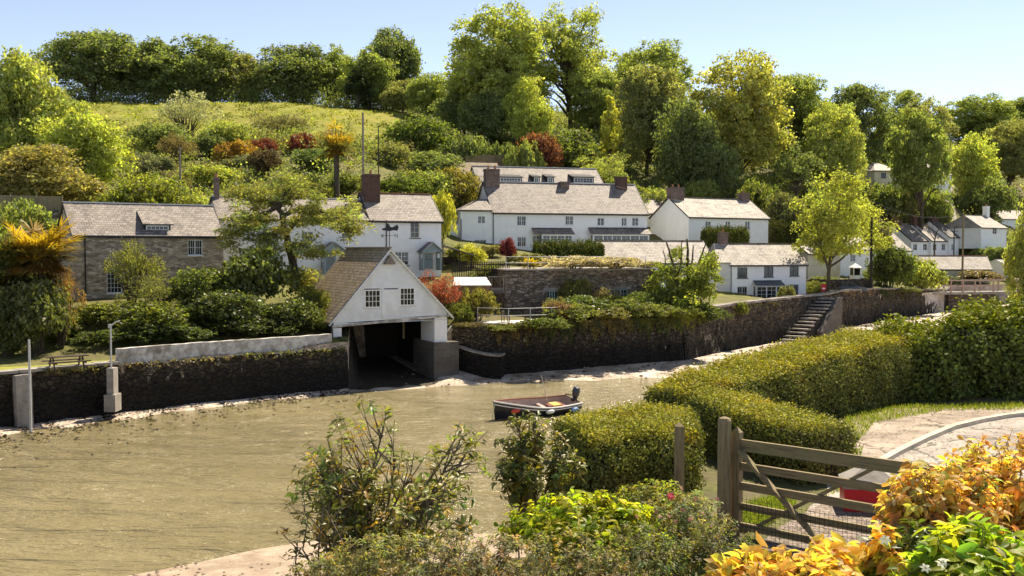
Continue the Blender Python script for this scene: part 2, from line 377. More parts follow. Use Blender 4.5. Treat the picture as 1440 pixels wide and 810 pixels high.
NEARP = [
 (-3000, [(0, 8.3), (6, 7), (12, 4.5), (20, 2), (28, .6), (32, -.1), (38, -.7)]),
 (100, [(0, 8.3), (6, 7.2), (12, 4.7), (20, 2.1), (27, .5), (30.5, 0), (36, -.7)]),
 (300, [(0, 8.3), (6, 7.2), (12, 4.8), (20, 2.3), (28, .62), (32.6, .02), (38, -.6)]),
 (500, [(0, 8.3), (6, 7.0), (10, 5.7), (16, 3.9), (24, 1.6), (31, .5), (35.5, 0), (41, -.6)]),
 (700, [(0, 8.3), (6, 7.0), (10, 6.1), (14, 5.4), (20, 3), (28, 1), (36, 0), (42, -.6)]),
 (830, [(0, 8.3), (5, 7.2), (9, 6.5), (14, 6.2), (18.5, 6.0), (24, 2.8), (32, .6), (40, -.3)]),
 (950, [(0, 8.3), (4, 7.3), (8, 6.6), (11, 6.5), (19, 6.45), (21.5, 6.0), (28, 2.2), (36, .7), (44, .3)]),
 (1100, [(0, 8.3), (3, 7.6), (7, 6.6), (9, 6.5), (22, 6.5), (24.5, 6.0), (32, 2.2), (42, .7), (50, .5)]),
 (1300, [(0, 8.3), (3, 7.6), (7, 6.6), (9, 6.5), (26, 6.5), (28, 6.1), (36, 2.2), (46, .9), (54, .6)]),
 (1440, [(0, 8.3), (3, 7.6), (7, 6.6), (9, 6.5), (27.5, 6.5), (29.5, 6.1), (38, 2.4), (48, 1), (56, .7)]),
 (4500, [(0, 8.3), (3, 7.6), (7, 6.6), (9, 6.5), (27.5, 6.5), (29.5, 6.1), (38, 2.4), (48, 1), (56, .7)]),
]
WK = np.array([(-3000, 35), (-900, 38.5), (0, 55), (165, 60), (480, 70.6), (560, 73.2), (620, 74.2), (700, 75.8), (850, 78.6), (940, 79.6), (985, 76), (1050, 66), (1120, 54), (1200, 44), (4500, 40)], float)
ZB = np.array([(-3000, .2), (0, .15), (489, .3), (493, 1.1), (606, 1.1), (640, .9), (686, .25), (960, .6), (1110, .8), (1180, 1.0), (1330, 1.3), (1440, 1.7), (4500, 1.8)], float)
def _prof(tab, px, d):
    px = np.asarray(px, float); d = np.asarray(d, float)
    ks = np.array([t[0] for t in tab], float)
    i = np.clip(np.searchsorted(ks, px, 'right') - 1, 0, len(ks) - 2)
    w = np.clip((px - ks[i]) / (ks[i + 1] - ks[i]), 0, 1)
    vals = np.stack([np.interp(d, [q[0] for q in t[1]], [q[1] for q in t[1]]) for t in tab])
    ix = np.indices(px.shape)
    a = vals[(i, *ix)]; b = vals[(np.minimum(i + 1, len(ks) - 1), *ix)]
    return a * (1 - w) + b * w
def ground(px, d):
    px, d = np.broadcast_arrays(np.asarray(px, float), np.asarray(d, float))
    q = quay_d(px)
    wl = np.interp(px, WK[:, 0], WK[:, 1]); zb = np.interp(px, ZB[:, 0], ZB[:, 1])
    bed = np.where(d < wl, np.maximum((d - wl) * .05, -.8), (d - wl) / np.maximum(q - wl, .5) * zb)
    z = np.maximum(bed, np.where(d > 62, -5, _prof(NEARP, px, np.minimum(d, 62))))
    far = _prof(FARP, px, np.maximum(d, q + .01))
    return np.where(d > q, far, z)
def gz(px, d): return float(ground(px, d))
def G(px, d): return Vector((XA(px, d), d, gz(px, d)))
def gxy(x, y): return gz(720 + x / y * F, y)

def build_ground():
    cols = np.unique(np.concatenate([np.arange(-3000, -300, 90), np.arange(-300, 1800, 8), np.arange(1800, 4501, 90), [489, 493, 600, 608, 616, 1328, 1338]])).astype(float)
    nn, nr, nf = 52, 70, 90
    rows = []
    for c in cols:
        q = float(quay_d(c))
        d1 = np.concatenate([np.geomspace(1.1, 30, nn), np.linspace(30.3, q - .02, nr)])
        d2 = np.concatenate([[q + .02, q + .5], q + .5 + (np.linspace(0, 1, nf - 1)[1:] ** 1.7) * (640 - q)])
        rows.append(np.concatenate([d1, d2]))
    D = np.array(rows); PX = np.repeat(cols[:, None], D.shape[1], 1)
    Z = ground(PX, D)
    X = (PX - 720) / F * D; Y = D
    # small natural unevenness
    nzs = (np.sin(X * .9 + 1.3 * np.sin(Y * .31)) * np.sin(Y * .77 + 1.7 * np.sin(X * .23)))
    far = np.arange(D.shape[1])[None, :] > nn + nr + 1
    Z = Z + np.where(far, nzs * np.clip((D - 100) / 120, 0, .35), 0) + np.where((D > 30) & ~far, nzs * .05 * (Z > -.1), 0)
    Z[:, nn + nr] = np.minimum(Z[:, nn + nr], Z[:, nn + nr + 1])
    nc, nrw = D.shape
    V = np.stack([X, Y, Z], 2).reshape(-1, 3)
    i, j = np.meshgrid(np.arange(nc - 1), np.arange(nrw - 1), indexing='ij')
    a = (i * nrw + j).ravel(); Fc = np.stack([a, a + nrw, a + nrw + 1, a + 1], 1)
    cpx = ((PX[:-1, :-1] + PX[1:, 1:]) / 2).ravel(); cd = ((D[:-1, :-1] + D[1:, 1:]) / 2).ravel(); cz = V[Fc][:, :, 2].mean(1)
    jj = j.ravel()
    reg = np.full(len(Fc), 0)
    reg[(jj < nn + nr)] = 1                                           # foreshore and river bed
    reg[(jj < nn + 14) & (cz > .75)] = 2                              # garden side
    reg[(jj < nn + 14) & (cz <= .75) & (cpx < 800) & (cz > -.25)] = 3 # sandy beach
    mead = (jj > nn + nr) & (cd > 150) & (cd < 236) & (cpx > 60) & (cpx < 760) & (cd > np.interp(cpx, [60, 400, 600, 640, 760], [172, 160, 160, 160, 165])) & (cd < np.interp(cpx, [60, 600, 640, 700, 760], [234, 232, 205, 196, 190]))
    reg[mead] = 4
    # hillside
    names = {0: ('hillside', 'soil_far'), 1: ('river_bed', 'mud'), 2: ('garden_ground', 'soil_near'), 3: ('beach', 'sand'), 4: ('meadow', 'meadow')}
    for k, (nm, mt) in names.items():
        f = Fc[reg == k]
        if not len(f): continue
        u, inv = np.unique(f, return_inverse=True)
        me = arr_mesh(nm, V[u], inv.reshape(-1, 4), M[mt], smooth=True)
        tag(link(nm, me), kind='structure')

M['soil_far'] = m_noise('hillside scrub floor', (.075, .085, .02), (.16, .155, .038), .5, .95, (.12, .10, .045), .8, .2)
M['soil_near'] = m_noise('garden soil and grass', (.05, .055, .018), (.12, .12, .035), 1.8, .95, (.15, .11, .07), .8, .05)
M['sand'] = m_noise('damp sand', (.27, .205, .145), (.41, .325, .24), 1.6, .8, (.20, .15, .105), .8, .04)
def _meadow():
    m, nt, out = newmat('meadow grass'); 
    tc = N(nt, 'TexCoord')
    n1 = N(nt, 'TexNoise', i_Scale=.12, i_Detail=9.0, i_Roughness=.72); L(nt, tc, 'Object', n1, 'Vector')
    r = ramp(nt, [(.30, (.17, .19, .04)), (.47, (.25, .26, .045)), (.58, (.30, .28, .06)), (.72, (.19, .16, .06))]); L(nt, n1, 'Fac', r, 'Fac')
    mp = N(nt, 'Mapping'); mp.inputs['Scale'].default_value = (.25, 1.0, 1.0); L(nt, tc, 'Object', mp, 0)
    n2 = N(nt, 'TexNoise', i_Scale=1.1, i_Detail=8.0, i_Roughness=.75); L(nt, mp, 0, n2, 'Vector')
    r2 = ramp(nt, [(.3, .55), (.7, 1.3)]); L(nt, n2, 'Fac', r2, 'Fac')
    c = mixc(nt, r.outputs['Color'], r2.outputs['Color'], 1.0, 'MULTIPLY')
    b = principled(nt, out, .9, .1); nt.links.new(c, b.inputs['Base Color'])
    bump(nt, b, n2.outputs['Fac'], 1.0, .5)
    return m
M['meadow'] = _meadow()
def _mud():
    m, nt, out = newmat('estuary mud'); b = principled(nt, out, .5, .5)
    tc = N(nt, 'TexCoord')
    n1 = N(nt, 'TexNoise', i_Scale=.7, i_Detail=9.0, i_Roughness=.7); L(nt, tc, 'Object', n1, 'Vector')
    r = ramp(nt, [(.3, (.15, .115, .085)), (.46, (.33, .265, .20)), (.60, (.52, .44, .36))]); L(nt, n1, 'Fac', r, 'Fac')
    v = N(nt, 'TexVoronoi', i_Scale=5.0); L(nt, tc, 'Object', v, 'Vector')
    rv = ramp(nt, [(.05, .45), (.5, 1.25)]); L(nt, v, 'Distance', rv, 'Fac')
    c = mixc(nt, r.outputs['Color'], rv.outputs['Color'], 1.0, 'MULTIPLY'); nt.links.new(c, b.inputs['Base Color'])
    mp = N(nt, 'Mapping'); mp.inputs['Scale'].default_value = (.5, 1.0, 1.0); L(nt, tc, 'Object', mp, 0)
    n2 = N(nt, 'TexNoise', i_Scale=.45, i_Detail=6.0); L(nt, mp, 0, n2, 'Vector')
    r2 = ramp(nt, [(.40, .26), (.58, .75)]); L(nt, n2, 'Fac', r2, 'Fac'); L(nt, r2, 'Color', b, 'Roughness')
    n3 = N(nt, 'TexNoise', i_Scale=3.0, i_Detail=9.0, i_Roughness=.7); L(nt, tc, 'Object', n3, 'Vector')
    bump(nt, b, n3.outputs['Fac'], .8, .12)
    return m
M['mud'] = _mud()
def _water():
    m, nt, out = newmat('murky tidal water'); b = principled(nt, out, .14, .5)
    b.inputs['IOR'].default_value = 1.33
    tc = N(nt, 'TexCoord')
    n1 = N(nt, 'TexNoise', i_Scale=.09, i_Detail=5.0, i_Roughness=.6); L(nt, tc, 'Object', n1, 'Vector')
    r = ramp(nt, [(.35, (.21, .177, .088)), (.65, (.28, .236, .125))]); L(nt, n1, 'Fac', r, 'Fac'); L(nt, r, 'Color', b, 'Base Color')
    mp = N(nt, 'Mapping'); mp.inputs['Rotation'].default_value = (0, 0, R(-52)); mp.inputs['Scale'].default_value = (.28, 1.0, 1.0); L(nt, tc, 'Object', mp, 0)
    w1 = N(nt, 'TexNoise', i_Scale=.75, i_Detail=5.0, i_Roughness=.6, i_Distortion=.6); L(nt, mp, 0, w1, 'Vector')
    w2 = N(nt, 'TexNoise', i_Scale=3.6, i_Detail=5.0, i_Roughness=.6); L(nt, mp, 0, w2, 'Vector')
    s = N(nt, 'Math', operation='MULTIPLY_ADD'); L(nt, w2, 'Fac', s, 0); s.inputs[1].default_value = .28; L(nt, w1, 'Fac', s, 2)
    pn = N(nt, 'TexNoise', i_Scale=.05, i_Detail=4.0); L(nt, tc, 'Object', pn, 'Vector'); pr_ = ramp(nt, [(.36, .55), (.62, 1.0)]); L(nt, pn, 'Fac', pr_, 'Fac')
    hm = N(nt, 'Math', operation='MULTIPLY'); L(nt, s, 0, hm, 0); L(nt, pr_, 'Color', hm, 1)
    bump(nt, b, hm.outputs[0], 1.0, 1.25)
    return m
M['water'] = _water()
build_ground()
w = MB(); w.quad((-260, -10, 0), (400, -10, 0), (400, 240, 0), (-260, 240, 0))
tag(w.build('river_water', M['water']), kind='structure')

# ------------------------------------------------------------------ sky, sun, camera
SUN_EL, SUN_AZ = R(53), R(36)      # azimuth from +Y towards +X
wd = bpy.data.worlds.new('World'); SC.world = wd; wd.use_nodes = True
nt = wd.node_tree; nt.nodes.clear()
sk = nt.nodes.new('ShaderNodeTexSky'); sk.sky_type = 'NISHITA'; sk.sun_disc = False
sk.sun_elevation = SUN_EL; sk.sun_rotation = SUN_AZ; sk.air_density = .42; sk.dust_density = 0.0; sk.ozone_density = 1.5
bg = nt.nodes.new('ShaderNodeBackground'); bg.inputs['Strength'].default_value = .103
wo = nt.nodes.new('ShaderNodeOutputWorld')
hs = nt.nodes.new('ShaderNodeHueSaturation'); hs.inputs['Saturation'].default_value = .68; nt.links.new(sk.outputs[0], hs.inputs['Color']); nt.links.new(hs.outputs[0], bg.inputs[0]); nt.links.new(bg.outputs[0], wo.inputs[0])
sl = bpy.data.lights.new('sun', 'SUN'); sl.energy = 4.4; sl.angle = R(.55); sl.color = (1.0, .87, .68)
so = bpy.data.objects.new('sun', sl); COL.objects.link(so)
sv = Vector((math.sin(SUN_AZ) * math.cos(SUN_EL), math.cos(SUN_AZ) * math.cos(SUN_EL), math.sin(SUN_EL)))
so.rotation_euler = sv.to_track_quat('Z', 'Y').to_euler(); so.location = (40, 60, 120)
cd = bpy.data.cameras.new('camera'); cd.sensor_width = 36; cd.lens = 36; cd.clip_start = .1; cd.clip_end = 2000
co = bpy.data.objects.new('camera', cd); COL.objects.link(co)
co.location = (0, 0, EYE); co.rotation_euler = (math.pi / 2 - PITCH, 0, 0); SC.camera = co
vs = SC.view_settings; vs.view_transform = 'Standard'; vs.look = 'None'; vs.exposure = 1.33; vs.gamma = 1; vs.use_curve_mapping = False
SC.render.resolution_x, SC.render.resolution_y = 1024, 576
SC.cycles.max_bounces = 8; SC.cycles.diffuse_bounces = 7; SC.cycles.glossy_bounces = 2; SC.cycles.transmission_bounces = 3; SC.cycles.transparent_max_bounces = 4
SC.cycles.caustics_reflective = False; SC.cycles.caustics_refractive = False; SC.cycles.use_denoising = True
SC.cycles.sample_clamp_indirect = 6
# ------------------------------------------------------------------ foliage
def unit(v): return v / np.maximum(np.linalg.norm(v, axis=1, keepdims=True), 1e-9)
def rdir(n): return unit(rng.normal(size=(n, 3)))
def leaf_arrays(pos, nrm, ax, Ln, Wd, fold=False):
    """pos (n,3) leaf base/centre, nrm leaf normal, ax leaf axis -> vertices, faces"""
    n = len(pos)
    ax = unit(ax - nrm * (ax * nrm).sum(1, keepdims=True)); sd = np.cross(nrm, ax)
    Ln = np.broadcast_to(Ln, n)[:, None]; Wd = np.broadcast_to(Wd, n)[:, None]
    if not fold:
        V = np.stack([pos - ax * Ln * .5, pos + sd * Wd * .5 - ax * Ln * .05, pos + ax * Ln * .5, pos - sd * Wd * .5 - ax * Ln * .05], 1)
        b = np.arange(n)[:, None] * 4
        return V.reshape(-1, 3), b + np.array([[0, 1, 2, 3]]), 4
    up = nrm * Wd * .22
    V = np.stack([pos, pos + ax * Ln * .3 + sd * Wd * .42 + up, pos + ax * Ln * .68 + sd * Wd * .42 + up * .8 - nrm * Ln * .04, pos + ax * Ln - nrm * Ln * .16,
                  pos + ax * Ln * .68 - sd * Wd * .42 + up * .8 - nrm * Ln * .04, pos + ax * Ln * .3 - sd * Wd * .42 + up, pos + ax * Ln * .32, pos + ax * Ln * .68 - nrm * Ln * .05], 1)
    b = np.arange(n)[:, None, None] * 8
    f = np.array([[0, 1, 6, 5], [6, 1, 2, 7], [5, 6, 7, 4], [7, 2, 3, 4]])
    return V.reshape(-1, 3), (b + f[None]).reshape(-1, 4), 8
def tones(n, var=.35, hue=.07):
    t = rng.normal(0, var, n); h = rng.normal(0, hue, n)
    c = np.exp(np.clip(t, -.9, .8))[:, None] * np.stack([1 + h, np.ones(n), 1 - h * .8], 1)
    return np.clip(c, .15, 2.4)

class Fol:
    """collects leaf cards and woody tubes into one mesh with two materials"""
    def __init__(s): s.V = []; s.F = []; s.C = []; s.I = []; s.n = 0
    def leaves(s, pos, nrm, ax, Ln, Wd, col, fold=False):
        if not len(pos): return
        V, f, k = leaf_arrays(pos, nrm, ax, Ln, Wd, fold)
        s.V.append(V); s.F.append(f + s.n); s.C.append(np.repeat(col, k, 0)); s.I.append(np.zeros(len(f), int)); s.n += len(V)
    def wood(s, mb, mi=1, col=(1, 1, 1)):
        if not mb.v: return
        V = np.array(mb.v); f = np.array([q if len(q) == 4 else (list(q) + [q[-1]] * 4)[:4] for q in mb.f if len(q) == 4])
        s.V.append(V); s.F.append(f + s.n); s.C.append(np.tile(np.array(col, float), (len(V), 1))); s.I.append(np.full(len(f), mi)); s.n += len(V)
    def mesh(s, name, mats):
        return arr_mesh(name, np.concatenate(s.V), np.concatenate(s.F), mats, np.concatenate(s.C), np.concatenate(s.I))

def blob_leaves(fol, cen, rad, ncl, nlv, size, up_bias=.25, aspect=.62, sig=.15, squash=1.0, var=.29, hue=.05, droop=.0, colmul=None, lowcut=-.55):
    """one leafy mass: twig clusters on a shell, each a spray of small leaves"""
    cen = np.asarray(cen, float)
    d = rdir(ncl * 2); d = d[d[:, 2] > lowcut][:ncl]; ncl = len(d)
    rr = rad * rng.uniform(.62, 1.08, (ncl, 1)); cp = cen + d * rr * np.array([1, 1, squash])
    ct = tones(ncl, var * .8, hue)
    p = np.repeat(cp, nlv, 0) + rng.normal(0, rad * sig, (ncl * nlv, 3)) * np.array([1.15, 1.15, .7])
    o = np.repeat(d, nlv, 0)
    nr = unit(o * .45 + rdir(len(p)) * .8 + np.array([0, 0, up_bias]))
    ax = rdir(len(p)) + np.array([0, 0, -droop]) + o * .4
    c = np.repeat(ct, nlv, 0) * tones(len(p), var * .5, hue * .5)
    if colmul is not None: c = c * np.asarray(colmul)
    Ln = size * rng.uniform(.65, 1.3, len(p))
    fol.leaves(p, nr, ax, Ln, Ln * aspect, c)

def limb(a, b, k=4, sag=.12):
    a, b = Vector(a), Vector(b); pts = []
    for i in range(k + 1):
        t = i / k; p = a.lerp(b, t); p.z += math.sin(t * math.pi) * sag * (b - a).length
        p += Vector(rng.normal(0, .025, 3)) * (b - a).length * (1 if 0 < i < k else 0); pts.append(p)
    return pts

def tree_proto(key, H, Rd, tf, nb, ncl, nlv, size, flat=1.0, blob=(.26, .38), spread=(.45, .85), cone=0.0, low=-.45, trunk_r=.028, nl=14, airy=False, sig=.15, aspect=.62, lowcut=-.55, droop=0.0):
    fol = Fol(); z0 = tf * H; cz = z0 + (H - z0) * .46; hz = (H - z0) * .5
    bl = []
    while len(bl) < nb:
        d = rdir(1)[0]
        if d[2] < low: continue
        r = rng.uniform(*spread) if rng.random() < .85 else rng.uniform(.1, .5)
        c = np.array([d[0] * Rd * r, d[1] * Rd * r, cz + d[2] * hz * r * 1.05])
        if cone:
            t = (c[2] - z0) / (H - z0); k = (1 - t * cone) ; c[0] *= k; c[1] *= k
        br = Rd * rng.uniform(*blob)
        if cone: br *= max(.35, 1 - .7 * t)
        bl.append((c, br))
    for c, br in bl:
        blob_leaves(fol, c, br, ncl, nlv, size, sig=sig, squash=flat, aspect=aspect, lowcut=lowcut, droop=droop)
    crown = fol.mesh(key + '_crown', [M['leaf'], M['bark']])
    t = MB(); tr = H * trunk_r
    top = Vector((0, 0, cz + hz * .5))
    tp = [Vector((0, 0, -.6)), Vector((0, 0, 0)), Vector((.02 * H, .01 * H, z0 * .6)), Vector((0, .01 * H, cz)), top]
    t.tube(tp, [tr * 1.5, tr * 1.15, tr * .85, tr * .55, tr * .15], 9)
    order = sorted(range(len(bl)), key=lambda i: -bl[i][1])[:nl]
    for i in order:
        c = bl[i][0]; zs = max(z0 * .55, min(c[2] - .1 * H, cz)) * rng.uniform(.7, .98)
        t.tube(limb((0, 0, zs), c, 4), [tr * .5, tr * .38, tr * .27, tr * .17, tr * .07], 6, cap=False)
    return crown, t.mesh(key + '_trunk', M['bark']), H, Rd

PROTO = {}
for s in (0, 1, 2):
    PROTO['dome%d' % s] = tree_proto('dome%d' % s, 12, 6, .03, 58, 46, 9, .42, low=-.95, blob=(.24, .36))
for s in (0, 1):
    PROTO['oak%d' % s] = tree_proto('oak%d' % s, 11, 7, .10, 58, 46, 10, .38, flat=.75, blob=(.2, .32), spread=(.45, .9), low=-.75, trunk_r=.04, nl=26)
    PROTO['tall%d' % s] = tree_proto('tall%d' % s, 24, 8.5, .04, 110, 46, 9, .48, blob=(.17, .27), spread=(.5, .9), low=-.8, trunk_r=.022, nl=30)
    PROTO['airy%d' % s] = tree_proto('airy%d' % s, 24, 8, .10, 95, 30, 8, .44, blob=(.14, .24), spread=(.45, .95), low=-.6, trunk_r=.022, nl=50, sig=.2)
    PROTO['loose%d' % s] = tree_proto('loose%d' % s, 7, 3, .18, 34, 22, 7, .26, blob=(.18, .3), spread=(.4, .95), low=-.5, trunk_r=.022, nl=30, sig=.2)
PROTO['trunky0'] = tree_proto('trunky0', 18, 6.5, .34, 60, 44, 9, .42, low=-.8, blob=(.2, .32), trunk_r=.026, nl=30)
PROTO['cone0'] = tree_proto('cone0', 14, 3.6, .05, 60, 30, 8, .30, blob=(.22, .36), spread=(.3, .9), cone=.85, low=-.9, trunk_r=.016, nl=20)
PROTO['willow0'] = tree_proto('willow0', 9, 4, .15, 46, 30, 9, .36, blob=(.2, .3), spread=(.5, .95), low=-.6, trunk_r=.025, nl=34, sig=.22, aspect=.3, droop=.8)

def bush_proto(key, H, Rd, nb, ncl, nlv, size, mat='leaf', blob=(.3, .45), spread=(.35, .8), sig=.14, aspect=.6, flat=1.0, stems=10):
    fol = Fol()
    for i in range(nb):
        d = rdir(1)[0]; d[2] = abs(d[2]) if rng.random() < .75 else d[2] * .4
        r = rng.uniform(*spread)
        blob_leaves(fol, (d[0] * Rd * r, d[1] * Rd * r, H * .36 + d[2] * H * .5 * r), Rd * rng.uniform(*blob), ncl, nlv, size, sig=sig, aspect=aspect, squash=flat)
    t = MB()
    for i in range(stems):
        a = rng.uniform(0, 6.28); r = rng.uniform(.2, .75) * Rd
        t.tube(limb((.1 * math.cos(a), .1 * math.sin(a), -.3), (r * math.cos(a), r * math.sin(a), H * rng.uniform(.4, .8)), 3), [.05, .04, .025, .01], 5, cap=False)
    fol.wood(t)
    return fol.mesh(key, [M[mat], M['bark']]), H, Rd
BUSH = {}
for s in (0, 1, 2):
    BUSH['round%d' % s] = bush_proto('round%d' % s, 4, 2.5, 24, 46, 9, .22)
    BUSH['low%d' % s] = bush_proto('low%d' % s, 2.2, 2.4, 24, 40, 9, .20, spread=(.4, .9), blob=(.22, .36))
for s in (0, 1):
    BUSH['glossy%d' % s] = bush_proto('glossy%d' % s, 4, 2.5, 26, 40, 8, .26, 'leaf_gloss')
    BUSH['wispy%d' % s] = bush_proto('wispy%d' % s, 4.5, 2.6, 30, 22, 7, .20, blob=(.18, .32), spread=(.4, 1.0), sig=.22, aspect=.35, stems=46)

def tree(kind, px, top, w, d, colr, label, group='trees', name='tree', base=None, hmul=1.0, dz=0.0):
    crown, trunk, H, Rd = PROTO[kind]
    z = gz(px, d) + dz; zt = EYE + (350 - top) * d / F; h = max(2.0, (zt - z) * hmul); wr = w * d / F / 2
    o = empty(name, (XA(px, d), d, z), rng.uniform(0, 6.28))
    o.scale = (wr / Rd, wr / Rd, h / H)
    tag(o, label, 'tree', group)
    link('trunk', trunk, o); c = link('crown', crown, o); c.color = (colr[0] * 1.15, colr[1] * 1.15, colr[2] * 1.2, 1)
    return o
def bush(kind, px, top, w, d, colr, label, group='shrubs', name='shrub', z=None, cat='shrub'):
    me, H, Rd = BUSH[kind]
    if 118 < d < 172 and px < 700: w *= 1.28; top -= 3
    if kind.startswith('glossy'): colr = tuple(v * 1.35 for v in colr)
    if z == 'roof': z = STORE.base + tz + .1
    if z is None: z = gz(px, d) if d > quay_d(px) else 3.7
    zt = EYE + (350 - top) * d / F; h = max(.5, zt - z); wr = w * d / F / 2
    o = link(name, me, None, (XA(px, d), d, z), rng.uniform(0, 6.28)); o.scale = (wr / Rd, wr / Rd, h / H); kk = 1.4 if max(colr) < .14 else (1.2 if max(colr) < .2 else 1.05)
    o.color = (colr[0] * kk, colr[1] * kk, colr[2] * kk, 1)
    return tag(o, label, cat, group)

def hedge(name, label, path, wd, ztop, zbase, leaf, dens, colr, group=None, bulge=.10, mat='leaf_hedge', core='twig', seed=1, sunlit_top=(1.0, 1.0, 1.0), rough=.05, round_=.25, cat='hedge', lump=0.0, amt=.62):
    """clipped hedge along a path of (x, y): leaves over a rounded box section, twiggy core inside"""
    reseed(label)
    path = [np.array(p, float) for p in path]
    n = len(path); ztop = np.broadcast_to(ztop, n); zbase = np.broadcast_to(zbase, n); wd = np.broadcast_to(wd, n)
    seg = [np.linalg.norm(path[i + 1] - path[i]) for i in range(n - 1)]
    S = np.concatenate([[0], np.cumsum(seg)])
    nrm = []
    for i in range(n):
        a = path[max(i - 1, 0)]; b = path[min(i + 1, n - 1)]; t = (b - a) / np.linalg.norm(b - a); nrm.append((t[1], -t[0]))
    px_, py_ = np.array([p[0] for p in path]), np.array([p[1] for p in path]); nx, ny = np.array([q[0] for q in nrm]), np.array([q[1] for q in nrm])
    def pt(s, q):
        """s along, q in 0..1 round the section: one side up, over the top, down the other"""
        x = np.interp(s, S, px_); y = np.interp(s, S, py_); ax = np.interp(s, S, nx); ay = np.interp(s, S, ny)
        w = np.interp(s, S, wd) / 2; zt = np.interp(s, S, ztop); zb = np.interp(s, S, zbase); h = zt - zb
        endr = np.clip(np.minimum(s, S[-1] - s) / .35, 0, 1) ** .5 * .25 + .75
        per = 2 * h + 2 * w; l = q * per
        off = np.where(l < h, w, np.where(l < h + 2 * w, w - (l - h), -w)); z = np.where(l < h, l, np.where(l < h + 2 * w, h, per - l))
        # soften the shoulders
        k = np.clip((z / h - (1 - round_)) / round_, 0, 1) * np.clip(np.abs(off) / w, 0, 1) ** 3
        off = off * (1 - k * .16); z = z - k * h * .07
        lum = bulge * (np.sin(s * 2.1 + seed) * np.sin(z * 2.7 + off * 2 + seed * 2) + .6 * np.sin(s * 5.3 + z * 4 + seed * 3) + .5 * np.sin(off * 4.1 + s * 3.7))
        sgn = np.where(l < h, 1, np.where(l < h + 2 * w, 0, -1))
        top = (sgn == 0)
        off = (off + sgn * lum) * endr
        z = z + np.where(top, lum * .7 + lump * (np.sin(s * 1.3 + seed) + np.sin(s * 2.9 + off * 2.2)), 0)
        outn = np.stack([ax * sgn, ay * sgn, top * 1.0], 1)
        return np.stack([x + ax * off, y + ay * off, zb + z], 1), outn, top
    per = 2 * np.mean(ztop - zbase) + np.mean(wd); area = S[-1] * per
    K = int(area * dens)
    fol = Fol()
    s = rng.uniform(0, S[-1], K); q = rng.uniform(0, 1, K)
    p, o, top = pt(s, q)
    # end faces
    for e, sg in ((0, -1), (S[-1], 1)):
        m = int(np.mean(wd) * np.mean(ztop - zbase) * dens); ss = np.full(m, e); qq = rng.uniform(0, 1, m)
        pe, oe, te = pt(ss, qq); i = 0 if e == 0 else n - 1
        c = np.array([px_[i], py_[i], (ztop[i] + zbase[i]) / 2]); f = rng.uniform(0, 1, (m, 1)) ** .5
        pe = c + (pe - c) * f; t = np.array([ny[i] * -1, nx[i], 0]) * sg
        p = np.concatenate([p, pe]); o = np.concatenate([o, np.tile(t, (m, 1))]); top = np.concatenate([top, np.zeros(m, bool)])
    p = p + rng.normal(0, rough, p.shape) + o * rng.uniform(-.06, .05, (len(p), 1))
    nr = unit(o * .8 + rdir(len(p)) * .75 + np.array([0, 0, .1])); ax = rdir(len(p)) + o * .7 + np.array([0, 0, .35])
    c = tones(len(p), .30, .06)
    patch = np.sin(p[:, 0] * 1.9 + seed) * np.sin(p[:, 1] * 1.5 + p[:, 2] * 2.1) * .5 + np.sin(p[:, 0] * 5.1 + p[:, 1] * 4.3) * .3
    c = c * (1 + patch[:, None] * np.array([.30, .22, .1]))
    dead = np.sin(p[:, 0] * 2.7 + seed * 3 + np.sin(p[:, 1] * 3.1)) * np.sin(p[:, 1] * 2.3 + p[:, 2] * 3.7) + rng.normal(0, .15, len(p)) > .92
    c[top] = c[top] * np.array(sunlit_top)  # top leaves tinted lighter, painting sunlight into the leaf colour
    c[dead] = c[dead] * np.array((1.1, .88, .8))
    Ln = leaf * rng.uniform(.6, 1.35, len(p))
    fol.leaves(p, nr, ax, Ln, Ln * amt, c)
    # stray shoots and browned patches
    k = int(area * 26); ss = rng.uniform(0, S[-1], k); qq = rng.uniform(0, 1, k); ps, os_, ts = pt(ss, qq)
    dr = unit(os_ * .8 + rdir(k) * .6 + np.array([0, 0, .5])); ln = rng.uniform(.05, .17, k)[:, None] * leaf / .05
    for f in (.35, .6, .8, 1.0):
        fol.leaves(ps + dr * ln * f, unit(rdir(k) + np.array([0, 0, .3])), dr + rdir(k) * .8, leaf * rng.uniform(.6, 1.1, k), leaf * amt * .8, tones(k, .25, .06) * np.array((1.25, 1.2, .9)))
    # core
    mb = MB(); m = 26
    ring = 13; qs = np.linspace(0, 1, ring)
    vs = []
    for i in range(m):
        pp, oo, _ = pt(np.full(ring, S[-1] * i / (m - 1)), qs); cc = pp.mean(0)
        inn = pp - oo * .11
        vs.append(inn)
    V = np.concatenate(vs); fs = []
    for i in range(m - 1):
        for k in range(ring - 1): fs.append((i * ring + k, i * ring + k + 1, (i + 1) * ring + k + 1, (i + 1) * ring + k))
    for i in (0, m - 1):
        b = i * ring
        for k in range(ring // 2): fs.append((b + k, b + k + 1, b + ring - 2 - k, b + ring - 1 - k))
    mb.v = [tuple(v) for v in V]; mb.f = [list(f) for f in fs]; mb.m = [0] * len(fs)
    fol.wood(mb)
    o = link(name, fol.mesh(name, [M[mat], M[core]]))
    o.color = (*colr, 1)
    return tag(o, label, cat, group)
